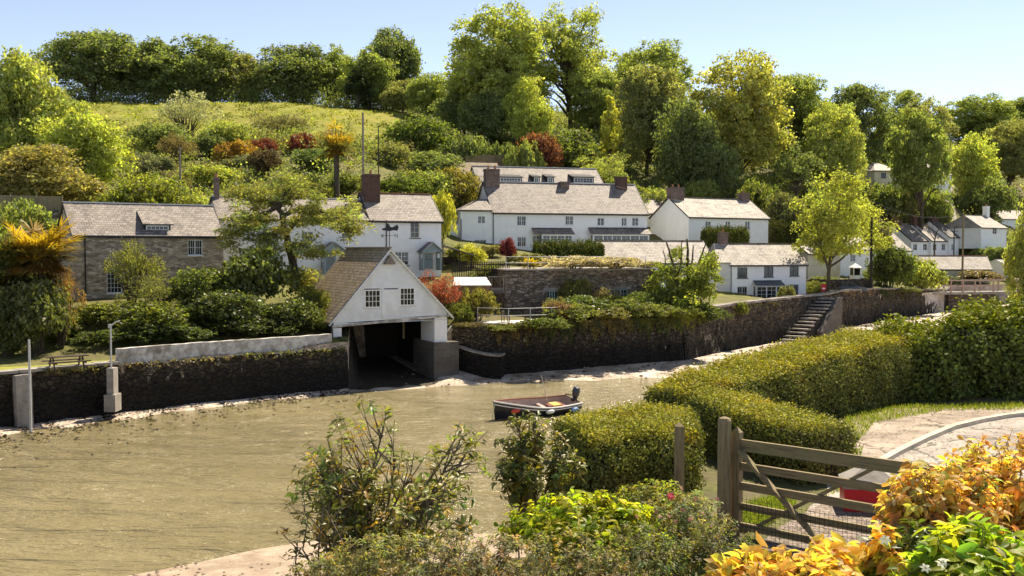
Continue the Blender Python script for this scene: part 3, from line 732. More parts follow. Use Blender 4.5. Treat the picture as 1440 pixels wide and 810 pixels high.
# ------------------------------------------------------------------ buildings
FOOT = []           # footprints kept clear of undergrowth
class House:
    """local frame: x along the front wall, y back into the house, z up from base"""
    def __init__(s, name, label, pxl, d, theta, base, cat='house', group=None):
        s.c, s.s = math.cos(R(theta)), math.sin(R(theta)); s.theta = R(theta)
        s.X0, s.Y0 = XA(pxl, d), d; s.base = base
        s.root = empty(name, (s.X0, s.Y0, base), s.theta); tag(s.root, label, cat, group)
        s.wins = []
    def at(s, px, py, yl=0.0):
        """pixel -> local (x, z) on the vertical plane y = yl"""
        a, b, cc = ray(px, py)
        ox, oy = s.X0 - s.s * yl, s.Y0 + s.c * yl
        # (a t, b t) = o + x (c, s)
        det = a * -s.s + s.c * b
        t = (ox * -s.s + s.c * oy) / det
        x = ((a * t - ox) * s.c + (b * t - oy) * s.s)
        return x, EYE + cc * t - s.base
    def x(s, px, yl=0.0, py=350): return s.at(px, py, yl)[0]
    def z(s, px, py, yl=0.0): return s.at(px, py, yl)[1]
    def foot(s, W, D, m=1.0):
        FOOT.append((s.X0, s.Y0, s.c, s.s, -m, W + m, -m, D + m))

def wall_panel(m, O, U, Wd, z0, z1, ops, inn, depth, mi=0, top=None):
    """vertical wall from O along U with real openings and reveals; inn = inward normal"""
    O, U, inn = Vector(O), Vector(U), Vector(inn)
    xs = sorted({0.0, Wd} | {min(max(v, 0), Wd) for o in ops for v in (o[0], o[2])})
    zs = sorted({z0, z1} | {min(max(v, z0), z1) for o in ops for v in (o[1], o[3])})
    def p(x, z): return O + U * x + Vector((0, 0, z))
    for i in range(len(xs) - 1):
        for j in range(len(zs) - 1):
            cx, cz = (xs[i] + xs[i + 1]) / 2, (zs[j] + zs[j + 1]) / 2
            if any(o[0] < cx < o[2] and o[1] < cz < o[3] for o in ops): continue
            m.quad(p(xs[i], zs[j]), p(xs[i + 1], zs[j]), p(xs[i + 1], zs[j + 1]), p(xs[i], zs[j + 1]), mi)
    for (a, b, c, d) in ops:
        q = [p(a, b), p(c, b), p(c, d), p(a, d)]
        for k in range(4):
            m.quad(q[k], q[(k + 1) % 4], q[(k + 1) % 4] + inn * depth, q[k] + inn * depth, mi)

def window(parent, x0, z0, x1, z1, cols=2, rows=3, y=.07, fmat='paint', fw=.07, mw=.03, sash=1, sill='paint', name='window', lab=None, door=False, xf=None):
    """frame with glazing bars, a pane behind, a sill; local x-z plane at depth y"""
    f = MB(); fy0, fy1 = y, y + .06
    f.box(x0, x0 + fw, fy0, fy1, z0, z1); f.box(x1 - fw, x1, fy0, fy1, z0, z1)
    f.box(x0 + fw, x1 - fw, fy0, fy1, z1 - fw, z1); f.box(x0 + fw, x1 - fw, fy0, fy1, z0, z0 + fw)
    iw = (x1 - x0 - 2 * fw); ih = (z1 - z0 - 2 * fw)
    tot = cols * sash
    for i in range(1, tot):
        w = fw * 1.15 if i % cols == 0 else mw; c = x0 + fw + iw * i / tot
        f.box(c - w / 2, c + w / 2, fy0 + .008, fy1 - .01, z0 + fw, z1 - fw)
    for j in range(1, rows):
        c = z0 + fw + ih * j / rows
        f.box(x0 + fw, x1 - fw, fy0 + .012, fy1 - .014, c - mw / 2, c + mw / 2)
    o = f.build(name, M[fmat], parent)
    g = MB(); g.box(x0 + fw * .5, x1 - fw * .5, y + .035, y + .042, z0 + fw * .5, z1 - fw * .5)
    g.build('pane', M['glass'], o)
    if sill:
        k = MB(); k.box(x0 - .08, x1 + .08, -.09, y, z0 - .09, z0 - .004); k.build('sill', M[sill], o)
    if lab: o['label'] = lab
    return o

def gable_house(h, Wd, D, eave, ridge, wall, roof, wins=(), ov=.22, ovg=.15, ry=None, hipl=0.0, hipr=0.0, down=1.5, front_ops=None, gutter=True, verge='gutter', th=.10, ridge_mat=None, left_ops=(), x0=0.0, wall_name='wall', y0=0.0, rz2=None):
    """walls with gables, slabbed pitched roof, ridge course, gutter. wins: list of window dicts already in local coords"""
    ry = D / 2 if ry is None else ry
    rz2 = ridge if rz2 is None else rz2
    m = MB(); X1 = x0 + Wd; y1 = y0 + D; ryy = y0 + ry
    ops = [(w[0] - x0, w[1], w[2] - x0, w[3]) for w in wins]
    wall_panel(m, (x0, y0, 0), (1, 0, 0), Wd, -down, eave, ops, (0, 1, 0), .2)
    wall_panel(m, (x0, y0, 0), (0, 1, 0), D, -down, eave, list(left_ops), (1, 0, 0), .2)
    m.quad((X1, y0, -down), (X1, y1, -down), (X1, y1, eave), (X1, y0, eave)); m.quad((x0, y1, -down), (X1, y1, -down), (X1, y1, eave), (x0, y1, eave))
    if not hipl: m.tri((x0, y0, eave), (x0, ryy, ridge), (x0, y1, eave))
    if not hipr: m.tri((X1, y0, eave), (X1, y1, eave), (X1, ryy, rz2))
    m.build(wall_name, M[wall], h.root)
    # roof
    r = MB(); sf = (ridge - eave) / ry; sb = (ridge - eave) / (D - ry)
    xa, xb = (x0 - ovg, X1 + ovg); ra, rb = xa + hipl * 1.0, xb - hipr
    ef, eb = eave - ov * sf + .03, eave - ov * sb + .03; up = Vector((0, 0, th))
    A, B = Vector((xa, y0 - ov, ef)), Vector((xb, y0 - ov, ef)); C_, D_ = Vector((rb, ryy, rz2 + .03)), Vector((ra, ryy, ridge + .03))
    E, F_ = Vector((xb, y1 + ov, eb)), Vector((xa, y1 + ov, eb))
    r.prism([A, B, C_, D_], up); r.prism([F_, D_, C_, E], up)
    if hipl: r.prism([A, D_, F_], up)
    if hipr: r.prism([B, E, C_], up)
    ro = r.build('roof', M[roof], h.root)
    k = MB(); k.bar(D_ + up * 1.15, C_ + up * 1.15, .26, .09); k.build('ridge_course', M[ridge_mat or roof], ro)
    if gutter:
        g = MB(); g.box(xa, xb, y0 - ov - .10, y0 - ov + .02, ef - .09, ef + .02); g.build('gutter', M['gutter'], ro)
    if verge:
        for q in ((xa, not hipl), (xb, not hipr)):
            if not q[1]: continue
            v = MB()
            zr = (ridge if q[0] == xa else rz2)
            for (yy, zz) in ((y0 - ov, ef), (y1 + ov, eb)):
                v.bar((q[0] - .012 if q[0] == xa else q[0] + .012, yy, zz + .035), (q[0] - .012 if q[0] == xa else q[0] + .012, ryy, zr + .06), .045, .17)
            v.build('verge', M[verge], ro)
    h.foot(Wd + x0, D + y0)
    return ro

def chimney(h, x0, x1, yl, ztop, zbot, mat='brick', pots=2, depth=.75, lab=None, cap=.10):
    m = MB(); m.box(x0, x1, yl - depth / 2, yl + depth / 2, zbot, ztop - .22)
    m.box(x0 - .06, x1 + .06, yl - depth / 2 - .06, yl + depth / 2 + .06, ztop - .22, ztop - .08); m.box(x0 - .01, x1 + .01, yl - depth / 2 - .01, yl + depth / 2 + .01, ztop - .08, ztop)
    o = m.build('chimney', M[mat], h.root)
    for i in range(pots):
        x = x0 + (x1 - x0) * (i + .5) / pots; p = MB(); r = min(.13, (x1 - x0) * .3 / max(1, pots) + .04)
        p.tube([(x, yl, ztop - .02), (x, yl, ztop + .1), (x, yl, ztop + .34), (x, yl, ztop + .42)], [r * 1.1, r, r * .82, r], 10); p.build('chimney_pot', M['pot'], o)
    if lab: o['label'] = lab
    return o
def chim_px(h, a, b, top, bot, yl, **k):
    x0, zt = h.at(a, top, yl); x1, _ = h.at(b, top, yl); _, zb = h.at((a + b) / 2, bot, yl)
    if x0 < .04: x0, x1 = .04, x1 - x0 + .04
    return chimney(h, x0, x1, yl, zt, zb - 1.2, **k)
def wpx(h, l, t, r, b, yl=0.0):
    x0, z1 = h.at(l, t, yl); x1, z0 = h.at(r, b, yl); return (x0, z0, x1, z1)
def pipe(h, px, top, bot, yl=-.06, mat='gutter'):
    x, zt = h.at(px, top); _, zb = h.at(px, bot)
    m = MB(); m.tube([(x, yl - .14, zt + .1), (x, yl, zt - .15), (x, yl, zb)], .05, 7); return m.build('downpipe', M[mat], h.root)
def bay(h, l, t, r, b, rt, rl, rr, depth=.9, fm='paint', wallm='white', rmat='slate', cols=2, sash=3, base=0.0, lead=None, sides=True):
    """flat bay: low wall, glazed front and cheeks, lean-to roof; t/b window rows, rt roof top row, rl/rr roof px ends"""
    x0, z1 = h.at(l, t, -depth); x1, z0 = h.at(r, b, -depth)
    m = MB(); m.box(x0, x1, -depth, 0, base - .6, z0 - .05); m.box(x0, x1, -depth - .02, -.003, z1, z1 + .12)
    m.box(x0, x0 + .12, -depth, -depth + .12, z0 - .05, z1); m.box(x1 - .12, x1, -depth, -depth + .12, z0 - .05, z1)
    m.box(x0, x0 + .1, -.1, -.003, z0 - .05, z1); m.box(x1 - .1, x1, -.1, -.003, z0 - .05, z1)
    o = m.build('bay_window', M[wallm], h.root)
    f = MB(); iw = x1 - x0 - .24
    for i in range(sash):
        a = x0 + .12 + iw * i / sash; c = x0 + .12 + iw * (i + 1) / sash; y = -depth + .02
        f.box(a, a + .06, y, y + .06, z0, z1); f.box(c - .06, c, y, y + .06, z0, z1); f.box(a + .06, c - .06, y, y + .06, z0, z0 + .06); f.box(a + .06, c - .06, y, y + .06, z1 - .06, z1)
        for k in range(1, cols): q = a + (c - a) * k / cols; f.box(q - .014, q + .014, y + .01, y + .05, z0 + .06, z1 - .06)
        for k in (1, 2): q = z0 + (z1 - z0) * k / 3; f.box(a + .06, c - .06, y + .012, y + .048, q - .014, q + .014)
    f.build('window_frame', M[fm], o)
    g = MB(); g.box(x0 + .11, x1 - .11, -depth + .045, -depth + .052, z0 - .02, z1); g.box(x0 + .03, x0 + .036, -depth + .12, -.1, z0, z1); g.box(x1 - .036, x1 - .03, -depth + .12, -.1, z0, z1)
    g.build('pane', M['glass'], o)
    xa = h.x(rl, -depth, t); xb = h.x(rr, -depth, t); zt = h.z((l + r) / 2, rt, 0)
    q = MB(); q.prism([(xa, -depth - .18, z1 + .12), (xb, -depth - .18, z1 + .12), (xb - .1, -.003, zt), (xa + .1, -.003, zt)], (0, 0, .07)); q.build('bay_roof', M[rmat], o)
    if lead: u = MB(); u.box(xa + .05, xb - .05, -.14, -.003, zt + .071, zt + .12); u.build('lead_flashing', M[lead], o)
    return o
def porch(h, l, t, r, b, peak, depth=1.1, mat='bluegrey', roof='slate_dark'):
    """open-fronted gabled porch with glazed sides"""
    x0, z1 = h.at(l, t, -depth); x1, z0 = h.at(r, b, -depth); zp = h.z((l + r) / 2, peak, -depth); xm = (x0 + x1) / 2
    m = MB()
    for x in (x0, x1 - .14): m.box(x, x + .14, -depth, -depth + .14, z0 - .4, z1); m.box(x, x + .12, -.12, -.003, z0 - .4, z1)
    for x in (x0 + .03, x1 - .09): m.box(x, x + .06, -depth + .14, -.12, z0 - .4, z0 + .75); m.box(x, x + .06, -depth + .14, -.12, z1 - .12, z1)
    m.box(x0, x1, -depth - .01, -depth + .1, z1, z1 + .12)
    m.prism([(x0, -depth, z1 + .12), (x1, -depth, z1 + .12), (xm, -depth, zp - .05)], (0, .06, 0))
    o = m.build('porch', M[mat], h.root)
    r_ = MB(); e = .22
    for sgn in (-1, 1):
        xe = x0 - e if sgn < 0 else x1 + e
        r_.prism([(xm, -depth - .15, zp), (xe, -depth - .15, z1 + .02), (xe, -.003, z1 + .02), (xm, -.003, zp)], (0, 0, .08))
    r_.build('porch_roof', M[roof], o)
    bb = MB()
    for sgn in (-1, 1):
        xe = x0 - e if sgn < 0 else x1 + e
        bb.bar((xm, -depth - .18, zp - .02), (xe, -depth - .18, z1), .05, .18, up=(0, 1, 0))
    bb.build('bargeboard', M[mat], o)
    d = MB(); d.box(xm - .45, xm + .45, -.06, -.01, z0 - .3, z1 - .1); dd = d.build('door', M['bluegrey'], h.root)
    g = MB(); g.box(xm - .28, xm + .28, -.075, -.061, z0 + .55, z1 - .35); g.build('pane', M['glass'], dd)
    return o

# ---- stone house at the left
h = House('stone_house', 'rubble stone house with brown slate roof and one long dormer', 104, 78, 34, P(104, 420, 78).z)
Wd = h.x(314); ev = h.z(200, 330.5); rd = h.z(200, 289, 3.1)
w1 = wpx(h, 150, 378, 172, 412); w2 = wpx(h, 264, 337, 285, 359); 
gable_house(h, Wd, 6.2, ev, rd, 'rubble', 'slate', [w1, w2], ridge_mat='shedroof')
window(h.root, *w1, 4, 5, mw=.025); window(h.root, *w2, 3, 2, sash=2, mw=.025)
pipe(h, 119, 331, 418)
def dormer(h, l, t, r, b, yl, top, ytop, cols=5, rows=2, cheek='dark', fm='paint', roofm='slate', sash=1):
    x0, z1 = h.at(l, t, yl); x1, z0 = h.at(r, b, yl); zt = h.z((l + r) / 2, top, ytop)
    m = MB()
    for x in (x0 - .12, x1): m.prism([(x, yl, z0 - .1), (x, yl, z1 + .06), (x, ytop, zt - .05), (x, ytop, z0 - .1)], (.12, 0, 0))
    o = m.build('dormer', M[cheek], h.root)
    q = MB(); q.prism([(x0 - .3, yl - .3, z1 + .02), (x1 + .3, yl - .3, z1 + .02), (x1 + .2, ytop + .4, zt + .12), (x0 - .2, ytop + .4, zt + .12)], (0, 0, .09)); q.build('dormer_roof', M[roofm], o)
    f = MB(); y = yl + .02; fw = .12
    f.box(x0, x0 + fw, y, y + .08, z0, z1); f.box(x1 - fw, x1, y, y + .08, z0, z1); f.box(x0 + fw, x1 - fw, y, y + .08, z0, z0 + fw); f.box(x0 + fw, x1 - fw, y, y + .08, z1 - fw, z1)
    for i in range(1, cols): c = x0 + fw + (x1 - x0 - 2 * fw) * i / cols; f.box(c - .025, c + .025, y + .01, y + .07, z0 + fw, z1 - fw)
    for j in range(1, rows): c = z0 + fw + (z1 - z0 - 2 * fw) * j / rows; f.box(x0 + fw, x1 - fw, y + .014, y + .066, c - .02, c + .02)
    f.build('window_frame', M[fm], o)
    g = MB(); g.box(x0 + .05, x1 - .05, y + .035, y + .042, z0 + .05, z1 - .05); g.build('pane', M['glass'], o)
    return o
dormer(h, 205, 316.5, 238, 329, .35, 300, 1.9)
d = MB(); d.box(-.05, -.005, 1.2, 2.2, -.3, 2.0); dd = d.build('door', M['wood_shed'], h.root)
d = MB(); d.tube([(-.08, 1.35, .9), (-.08, 1.35, 1.05)], .03, 6); d.build('handle', M['metal'], dd)

# ---- white cottages behind the boathouse
h = House('white_cottage', 'long white cottage pair with tall brown chimney behind the boathouse', 309, 87.4, 25, P(560, 391, 94).z)
Wd = h.x(620.5); xm = h.x(522); ev = h.z(600, 310.5); D = 6.6
ops = [wpx(h, 577, 312, 590, 334.5), wpx(h, 555, 354, 575, 373), wpx(h, 480.5, 325, 494, 336.5), wpx(h, 424, 325, 441, 338), wpx(h, 412, 355, 419, 378)]
rd = h.z(560, 274, D / 2); rd1 = h.z(420, 280.5, D / 2)
ovw = .22
gable_house(h, Wd - xm, D, ev, rd, 'white', 'slate', [o for o in ops if o[0] > xm], x0=xm, ridge_mat='pot')
gable_house(h, xm, D, ev - .02, rd1, 'white', 'slate', [o for o in ops if o[0] < xm], ridge_mat='shedroof')
window(h.root, *ops[0], 2, 3, sash=1, fmat='cream', sill='lead'); window(h.root, *ops[1], 2, 3, sash=2, sill='lead'); window(h.root, *ops[2], 2, 2, sash=2, sill='lead'); window(h.root, *ops[3], 2, 2, sash=2, sill='lead'); window(h.root, *ops[4], 1, 3, sill='lead')
chim_px(h, 511, 531.5, 245, 284, D / 2 - .6, mat='brick', pots=1, depth=1.3, lab='tall dark brown brick chimney on the cottage roof')
chim_px(h, 301, 307, 250, 285, D / 2, mat='chim_stone', pots=1, depth=.9)
pipe(h, 543, 311, 372)
porch(h, 455.5, 354, 484, 380, 341); porch(h, 595, 355, 621, 374, 341)

# ---- long white house with bays
h = House('long_white_house', 'long white two storey house with slate roof and two ground floor bays', 694, 121, 17, P(760, 353, 122).z)
Wd = h.x(910); ev = h.z(800, 299.5); D = 8.6; rd = h.z(690, 257, D / 2)
up = [wpx(h, 727, 303.5, 740, 317.5), wpx(h, 795, 303.5, 806.5, 316.5), wpx(h, 840, 306, 850, 317.5), wpx(h, 874, 306, 881.5, 318), wpx(h, 889, 306, 898, 318)]
lo = [wpx(h, 727.5, 333, 740, 347), wpx(h, 749, 331, 761, 349.5)]
lo[1] = (lo[1][0], .02, lo[1][2], lo[1][3])
gable_house(h, Wd, D, ev, rd, 'white', 'slate', up + lo, ridge_mat='shedroof')
for w in up[:2]: window(h.root, *w, 2, 2, sash=2, mw=.028)
for w in up[2:]: window(h.root, *w, 1, 2, sash=2, mw=.028)
window(h.root, *lo[0], 2, 2, sash=2, mw=.028); window(h.root, *lo[1], 2, 4, sash=2, mw=.028, sill=None, name='glazed_door')
bay(h, 762, 331, 806, 343, 322, 750, 808, lead='gutter', sash=4)
bay(h, 834, 331, 913, 342, 321.5, 830, 916, lead='gutter', sash=6)
chim_px(h, 661.5, 681, 237, 262, D / 2 - .3, mat='chim_stone', pots=2, depth=1.1, lab='stone and brick chimney on the gable end')
chim_px(h, 787, 799, 255.5, 268, D / 2 - .5, mat='chim_stone', pots=0, depth=.8)
chim_px(h, 866, 880, 248.5, 270, D / 2 - .4, mat='brick', pots=0, depth=1.0)
pipe(h, 693.5, 299, 352)
# side wing with its hipped lean-to roofs
xa = h.x(648); e1 = h.z(670, 296); xb_ = h.x(620.5, 1.2); e2 = h.z(640, 307.5, 1.2)
ops = [wpx(h, 672, 303.5, 682.5, 314.5), wpx(h, 666.5, 337, 684, 347.5)]; ops2 = [wpx(h, 621.5, 309.5, 629, 316.5, 1.2), wpx(h, 638.5, 308.5, 647, 316, 1.2)]
m = MB(); wall_panel(m, (xa, .02, 0), (1, 0, 0), -xa - .003, -1.5, e1, [(o[0] - xa, o[1], o[2] - xa, o[3]) for o in ops], (0, 1, 0), .18)
m.quad((xa, .02, -1.5), (xa, D - 1, -1.5), (xa, D - 1, e1), (xa, .02, e1))
wall_panel(m, (xb_, 1.2, 0), (1, 0, 0), xa - xb_ - .003, -1.5, e2, [(o[0] - xb_, o[1], o[2] - xb_, o[3]) for o in ops2], (0, 1, 0), .18)
m.quad((xb_, 1.2, -1.5), (xb_, D - 1, -1.5), (xb_, D - 1, e2), (xb_, 1.2, e2)); m.build('wing_wall', M['white'], h.root)
zt = e1 + 1.35; r = MB(); e = Vector((0, 0, .09))
pA, pB, pC = Vector((xa - .12, -.2, e1 - .03)), Vector((-.16, -.2, e1 - .03)), Vector((-.95, 2.0, zt))
pD = Vector((-.95, D - 2, zt)); slope = (zt - e1) / (xa - -.95)
r.prism([pA, pB, pC], e); r.prism([pB, Vector((-.16, 2.0, zt)), pC], e); 
r.prism([pC, Vector((-.16, 2.0, zt)), Vector((-.16, D - 2, zt)), pD], e)
pE = Vector((xb_ - .2, 1.0, e2)); pF = Vector((xb_ - .2, D - .8, e2)); pG = Vector((xa - .12, 1.0, e2 + (e1 - e2) * .93))
r.prism([pA, pC, pD, Vector((xa - .12, D - .8, e1 - .03))], e); r.prism([pE, pG, Vector((xa - .12, D - .8, pG.z)), pF], e)
ro = r.build('wing_roof', M['slate'], h.root)
g = MB(); g.box(xa - .12, -.3, -.28, -.18, e1 - .12, e1 - .02); g.box(xb_ - .2, xa - .13, .92, 1.0, e2 - .1, e2 - .01); g.build('gutter', M['gutter'], ro)
for o, yy in ((ops[0], .09), (ops[1], .09), (ops2[0], 1.27), (ops2[1], 1.27)): window(h.root, *o, 2, 2, sash=2, mw=.025, y=yy, sill=None)
x, z = h.at(648, 308); m = MB(); m.tube([(x + .03, -.05, z), (x + .03, -.05, .5)], .045, 6); m.build('downpipe', M['gutter'], h.root)
h.foot(Wd, D)

# ---- dormered house higher up behind it
h = House('upper_house', 'slate roofed house with row of long dormers, above the long white house', 676, 138, 17, P(676, 290, 138).z)
Wd = h.x(851); ev = h.z(760, 266); D = 8; rd = h.z(680, 235, 4)
gable_house(h, Wd, D, ev, rd, 'white', 'slate', ridge_mat='shedroof')
for l, r_, c in ((703, 733, 7), (751, 758, 2), (770, 778, 2), (807, 834, 6)): dormer(h, l, 249.5, r_, 258, .9, 246.6, 2.6, cols=c, rows=2, roofm='gutter')
h = House('brown_roofed_outbuilding', 'low brown roofed outbuilding behind the brick gable chimney', 634, 150, 17, P(634, 262, 150).z, 'outbuilding')
gable_house(h, h.x(705), 6, h.z(660, 246), h.z(650, 228, 3), 'rubble_dark', 'slate_brown', gutter=False, verge=None)

# ---- gabled white house
h = House('gabled_white_house', 'white house with broad blank gable and stone chimney, above the pale roofs', 968, 132, 32, P(1000, 348, 134).z)
Wd = h.x(1080); ev = h.z(1000, 305.5); D = 7.6; rd = h.z(956, 279, D / 2)
ops = [wpx(h, 992, 311, 1000, 323), wpx(h, 1020.5, 311, 1027.5, 321.5), wpx(h, 1048, 311, 1055, 323.5)]
gable_house(h, Wd, D, ev, rd, 'white', 'slate_pale', ops, ridge_mat='slate')
for o in ops: window(h.root, *o, 1, 2, sash=2, mw=.028)
chim_px(h, 936, 952.5, 263, 284, D / 2, mat='chim_stone', pots=2, depth=1.2); chim_px(h, 1040, 1051, 271.5, 285, D / 2, mat='chim_stone', pots=1, depth=.9)
rw = House('slate_roofed_lodge', 'slate roofed house half hidden behind the gabled white house', 893, 143, 20, P(900, 330, 143).z)
gable_house(rw, rw.x(950), 7, rw.z(910, 300), rw.z(905, 281, 3.5), 'white', 'slate')

# ---- low white range
h = House('low_white_range', 'low white cottage with bright scantle slate roof beyond the terrace', 853, 107, 14, P(880, 398, 107).z)
Wd = h.x(1004); ev = h.z(900, 369.5); D = 6.4; rd = h.z(860, 340, D / 2)
ops = [wpx(h, 895, 372, 913, 378.5)]
gable_house(h, Wd, D, ev, rd, 'white', 'slate_pale', ops, ridge_mat='slate_brown')
window(h.root, *ops[0], 4, 1, mw=.03)
chimney(h, -.2, .9, D / 2 - 2.6, ev + .9, ev - .5, mat='chim_stone', pots=0, depth=.8) if False else None

# ---- grey cottage on the quay
h = House('grey_quay_cottage', 'pale grey cottage with dark framed windows right on the quay', 1028, 115, 12, P(1060, 430, 115).z)
Wd = h.x(1134); ev = h.z(1080, 372); D = 6.4; rd = h.z(1040, 344, D / 2)
ops = [wpx(h, 1037, 376, 1051, 391), wpx(h, 1074.5, 375, 1087.5, 389.5), wpx(h, 1110.5, 373.5, 1123, 388)]
lo = [wpx(h, 1037, 403, 1051, 421), wpx(h, 1110.5, 400, 1123, 418)]
gable_house(h, Wd, D, ev, rd, 'white', 'slate_pale', ops + lo, ridge_mat='slate_brown', x0=0)
for o in ops: window(h.root, *o, 1, 2, sash=2, fmat='lead', mw=.03, sill='lead')
for o in lo: window(h.root, *o, 2, 2, sash=2, fmat='grey_render', mw=.03, sill='lead')
bay(h, 1063, 403, 1107, 419, 395.5, 1062, 1103, depth=.7, rmat='lead', fm='paint', wallm='grey_render', sash=3, lead='lead')
xw = h.x(1008); m = MB(); m.quad((xw, -.05, -1.5), (-.002, -.05, -1.5), (-.002, -.05, ev + .2), (xw, -.05, ev + .2)); m.quad((xw, -.05, -1.5), (xw, D, -1.5), (xw, D, ev + .2), (xw, -.05, ev + .2)); m.quad((-.002, -.05, ev - 3), (-.002, .3, ev - 3), (-.002, .3, ev + .2), (-.002, -.05, ev + .2)); m.build('stone_wing', M['grey_render'], h.root)
r = MB(); r.prism([(xw - .15, -.3, ev + .15), (-.16, -.3, ev + .15), (-.16, D / 2, rd + .05), (-.7, D / 2, rd + .05)], (0, 0, .1)); r.prism([(xw - .15, -.3, ev + .15), (-.7, D / 2, rd + .05), (xw - .15, D, ev + .15)], (0, 0, .1)); r.build('wing_roof', M['slate_pale'], h.root)
chim_px(h, 1003, 1014, 327, 350, D / 2 + .3, mat='chim_stone', pots=1, depth=.9); pipe(h, 1028, 373, 424, mat='lead')

# ---- village beyond
h = House('cream_house', 'cream rendered house with grey roof behind the yellow-green tree', 1136, 141, 34, P(1140, 398, 141).z)
gable_house(h, h.x(1182), 7, h.z(1150, 356.5), h.z(1112, 334, 3.5), 'cream', 'slate_pale')
h = House('white_village_house', 'white house with pale roof showing through the yellow-green tree', 1180, 150, 30, P(1190, 396, 150).z)
w = wpx(h, 1196, 358, 1203, 368)
gable_house(h, h.x(1232), 7, h.z(1200, 351), h.z(1190, 333, 3.5), 'white', 'slate_pale', [w]); window(h.root, *w, 1, 2, sash=2)
chimney(h, 1.0, 1.9, 3.5, h.z(1180, 326, 3.5), h.z(1180, 335, 3.5) - 1, pots=1)
h = House('bright_roofed_house', 'white house with sunlit white roof at the head of the terrace', 1258, 168, 33, P(1262, 392, 168).z)
w = wpx(h, 1265, 357, 1272, 371)
gable_house(h, h.x(1281), 8.5, h.z(1262, 352), h.z(1240, 324, 4.2), 'white', 'slate_pale', [w]); window(h.root, *w, 1, 2, sash=2)
for k, (pl, pr, d_, ey, ry_, nm, lb, rf, cx) in enumerate((
    (1281, 1309, 184, 338.5, 315.5, 'terraced_cottage', 'terraced cottage with brownest roof, first behind the bright roofed house', 'slate', 1256),
    (1309, 1334, 186.5, 338.5, 316, 'terraced_cottage', 'terraced cottage with paler grey roof, middle one of its row', 'slate_pale', 1285),
    (1334, 1348, 189, 333.5, 311.5, 'terraced_cottage', 'narrow terraced cottage with dark roof, by the climbing lane', 'slate_dark', 1307))):
    h = House(nm, lb, pl, d_, 36, P(pl, 372, d_).z, group='terraced cottages')
    Wt = h.x(pr); ws = [wpx(h, pl + (pr - pl) * q, 343, pl + (pr - pl) * (q + .2), 352) for q in ((.12, .62) if k < 2 else (.3,))]
    gable_house(h, Wt, 8, h.z(pl + 8, ey), h.z(pl - 10, ry_, 4), 'white' if k else 'white', rf, ws, ovg=.04)
    for w in ws: window(h.root, *w, 1, 2, sash=2)
    a, zt = h.at(cx - 5, (309, 306, 306)[k], 4); b, _ = h.at(cx + 5, 307, 4)
    chimney(h, max(a, .05), max(a, .05) + (b - a), 4, zt, h.z(cx, 318, 4) - 1.5, pots=2, mat='brick', depth=1.0)
h = House('long_garage', 'long low outbuilding with pale slate roof behind the footbridge', 1292, 165, -10, P(1330, 404, 164).z, 'outbuilding')
gable_house(h, h.x(1394), 6.2, h.z(1340, 378.5), h.z(1340, 360.5, 3.1), 'cream', 'slate_pale', ridge_mat='pot')
h = House('hillside_cottage', 'small white cottage with slim chimney beside the lane', 1379, 188, 36, P(1385, 338, 188).z)
w = wpx(h, 1396, 321, 1402, 329)
gable_house(h, h.x(1415), 8, h.z(1385, 320), h.z(1372, 304, 4), 'white', 'slate_pale', [w], hipl=1.2); window(h.root, *w, 1, 2, sash=2)
cx_ = h.x(1384, 4); chimney(h, cx_, cx_ + .9, 4, h.z(1386, 290, 4), h.z(1386, 306, 4) - 1, pots=1, mat='white', depth=.9)
h = House('lane_end_house', 'white house with pale roof half seen behind the hillside cottage', 1408, 222, 20, P(1412, 325, 222).z)
gable_house(h, h.x(1450), 8, h.z(1420, 308), h.z(1420, 296, 4), 'white', 'slate_pale')
h = House('hilltop_bungalow', 'cream hip roofed bungalow among the trees on the hill', 1228, 206, 12, P(1240, 268, 206).z)
w = wpx(h, 1239, 243, 1246, 251)
gable_house(h, h.x(1265), 9, h.z(1240, 240), h.z(1240, 230, 4.5), 'cream', 'slate_pale', [w], hipl=2.6, hipr=2.6, verge=None); window(h.root, *w, 2, 1, fmat='dark', sill=None)
h = House('white_hill_house', 'white house with pale hipped roof behind the tall trunked tree', 1292, 210, 16, P(1300, 262, 210).z)
w = wpx(h, 1327, 247, 1332, 255)
gable_house(h, h.x(1336), 8, h.z(1310, 245), h.z(1310, 231, 4), 'white', 'slate_pale', [w], hipl=2, hipr=3, verge=None); window(h.root, *w, 1, 1, fmat='dark', sill=None)
chimney(h, 3.4, 4.2, 4, h.z(1315, 229, 4), h.z(1315, 238, 4) - 1, pots=1)
h = House('garden_hut', 'small glazed white hut beyond the far end of the bridge', 1415, 172, 22, P(1420, 390, 172).z, 'hut')
w = wpx(h, 1418, 374, 1424, 384)
gable_house(h, h.x(1432), 4.2, h.z(1420, 373), h.z(1420, 365.5, 2.1), 'white', 'slate_dark', [w], verge='paint'); window(h.root, *w, 2, 2)
# octagonal white kiosk
kx = P(1202.5, 392, 131); t = empty('white_kiosk', (kx.x, kx.y, kx.z), .2); tag(t, 'tiny white glazed kiosk with pointed roof behind the parked car', 'kiosk')
m = MB(); s6 = .5
for sx in (-s6, s6 - .08):
    for sy in (-s6, s6 - .08): m.box(sx, sx + .08, sy, sy + .08, 0, 1.35)
m.box(-s6, s6, -s6, s6, -.6, .45); m.box(-s6, s6, -s6, s6, 1.35, 1.45); m.build('frame', M['paint'], t)
m = MB(); m.add([(-.62, -.62, 1.45), (.62, -.62, 1.45), (.62, .62, 1.45), (-.62, .62, 1.45), (0, 0, 2.0)], [(0, 1, 4), (1, 2, 4), (2, 3, 4), (3, 0, 4), (3, 2, 1, 0)]); m.build('roof', M['paint'], t)
m = MB(); m.box(-.44, .44, -.44, -.43, .45, 1.35); m.box(-.44, -.43, -.42, .44, .45, 1.35); m.build('pane', M['glass'], t)

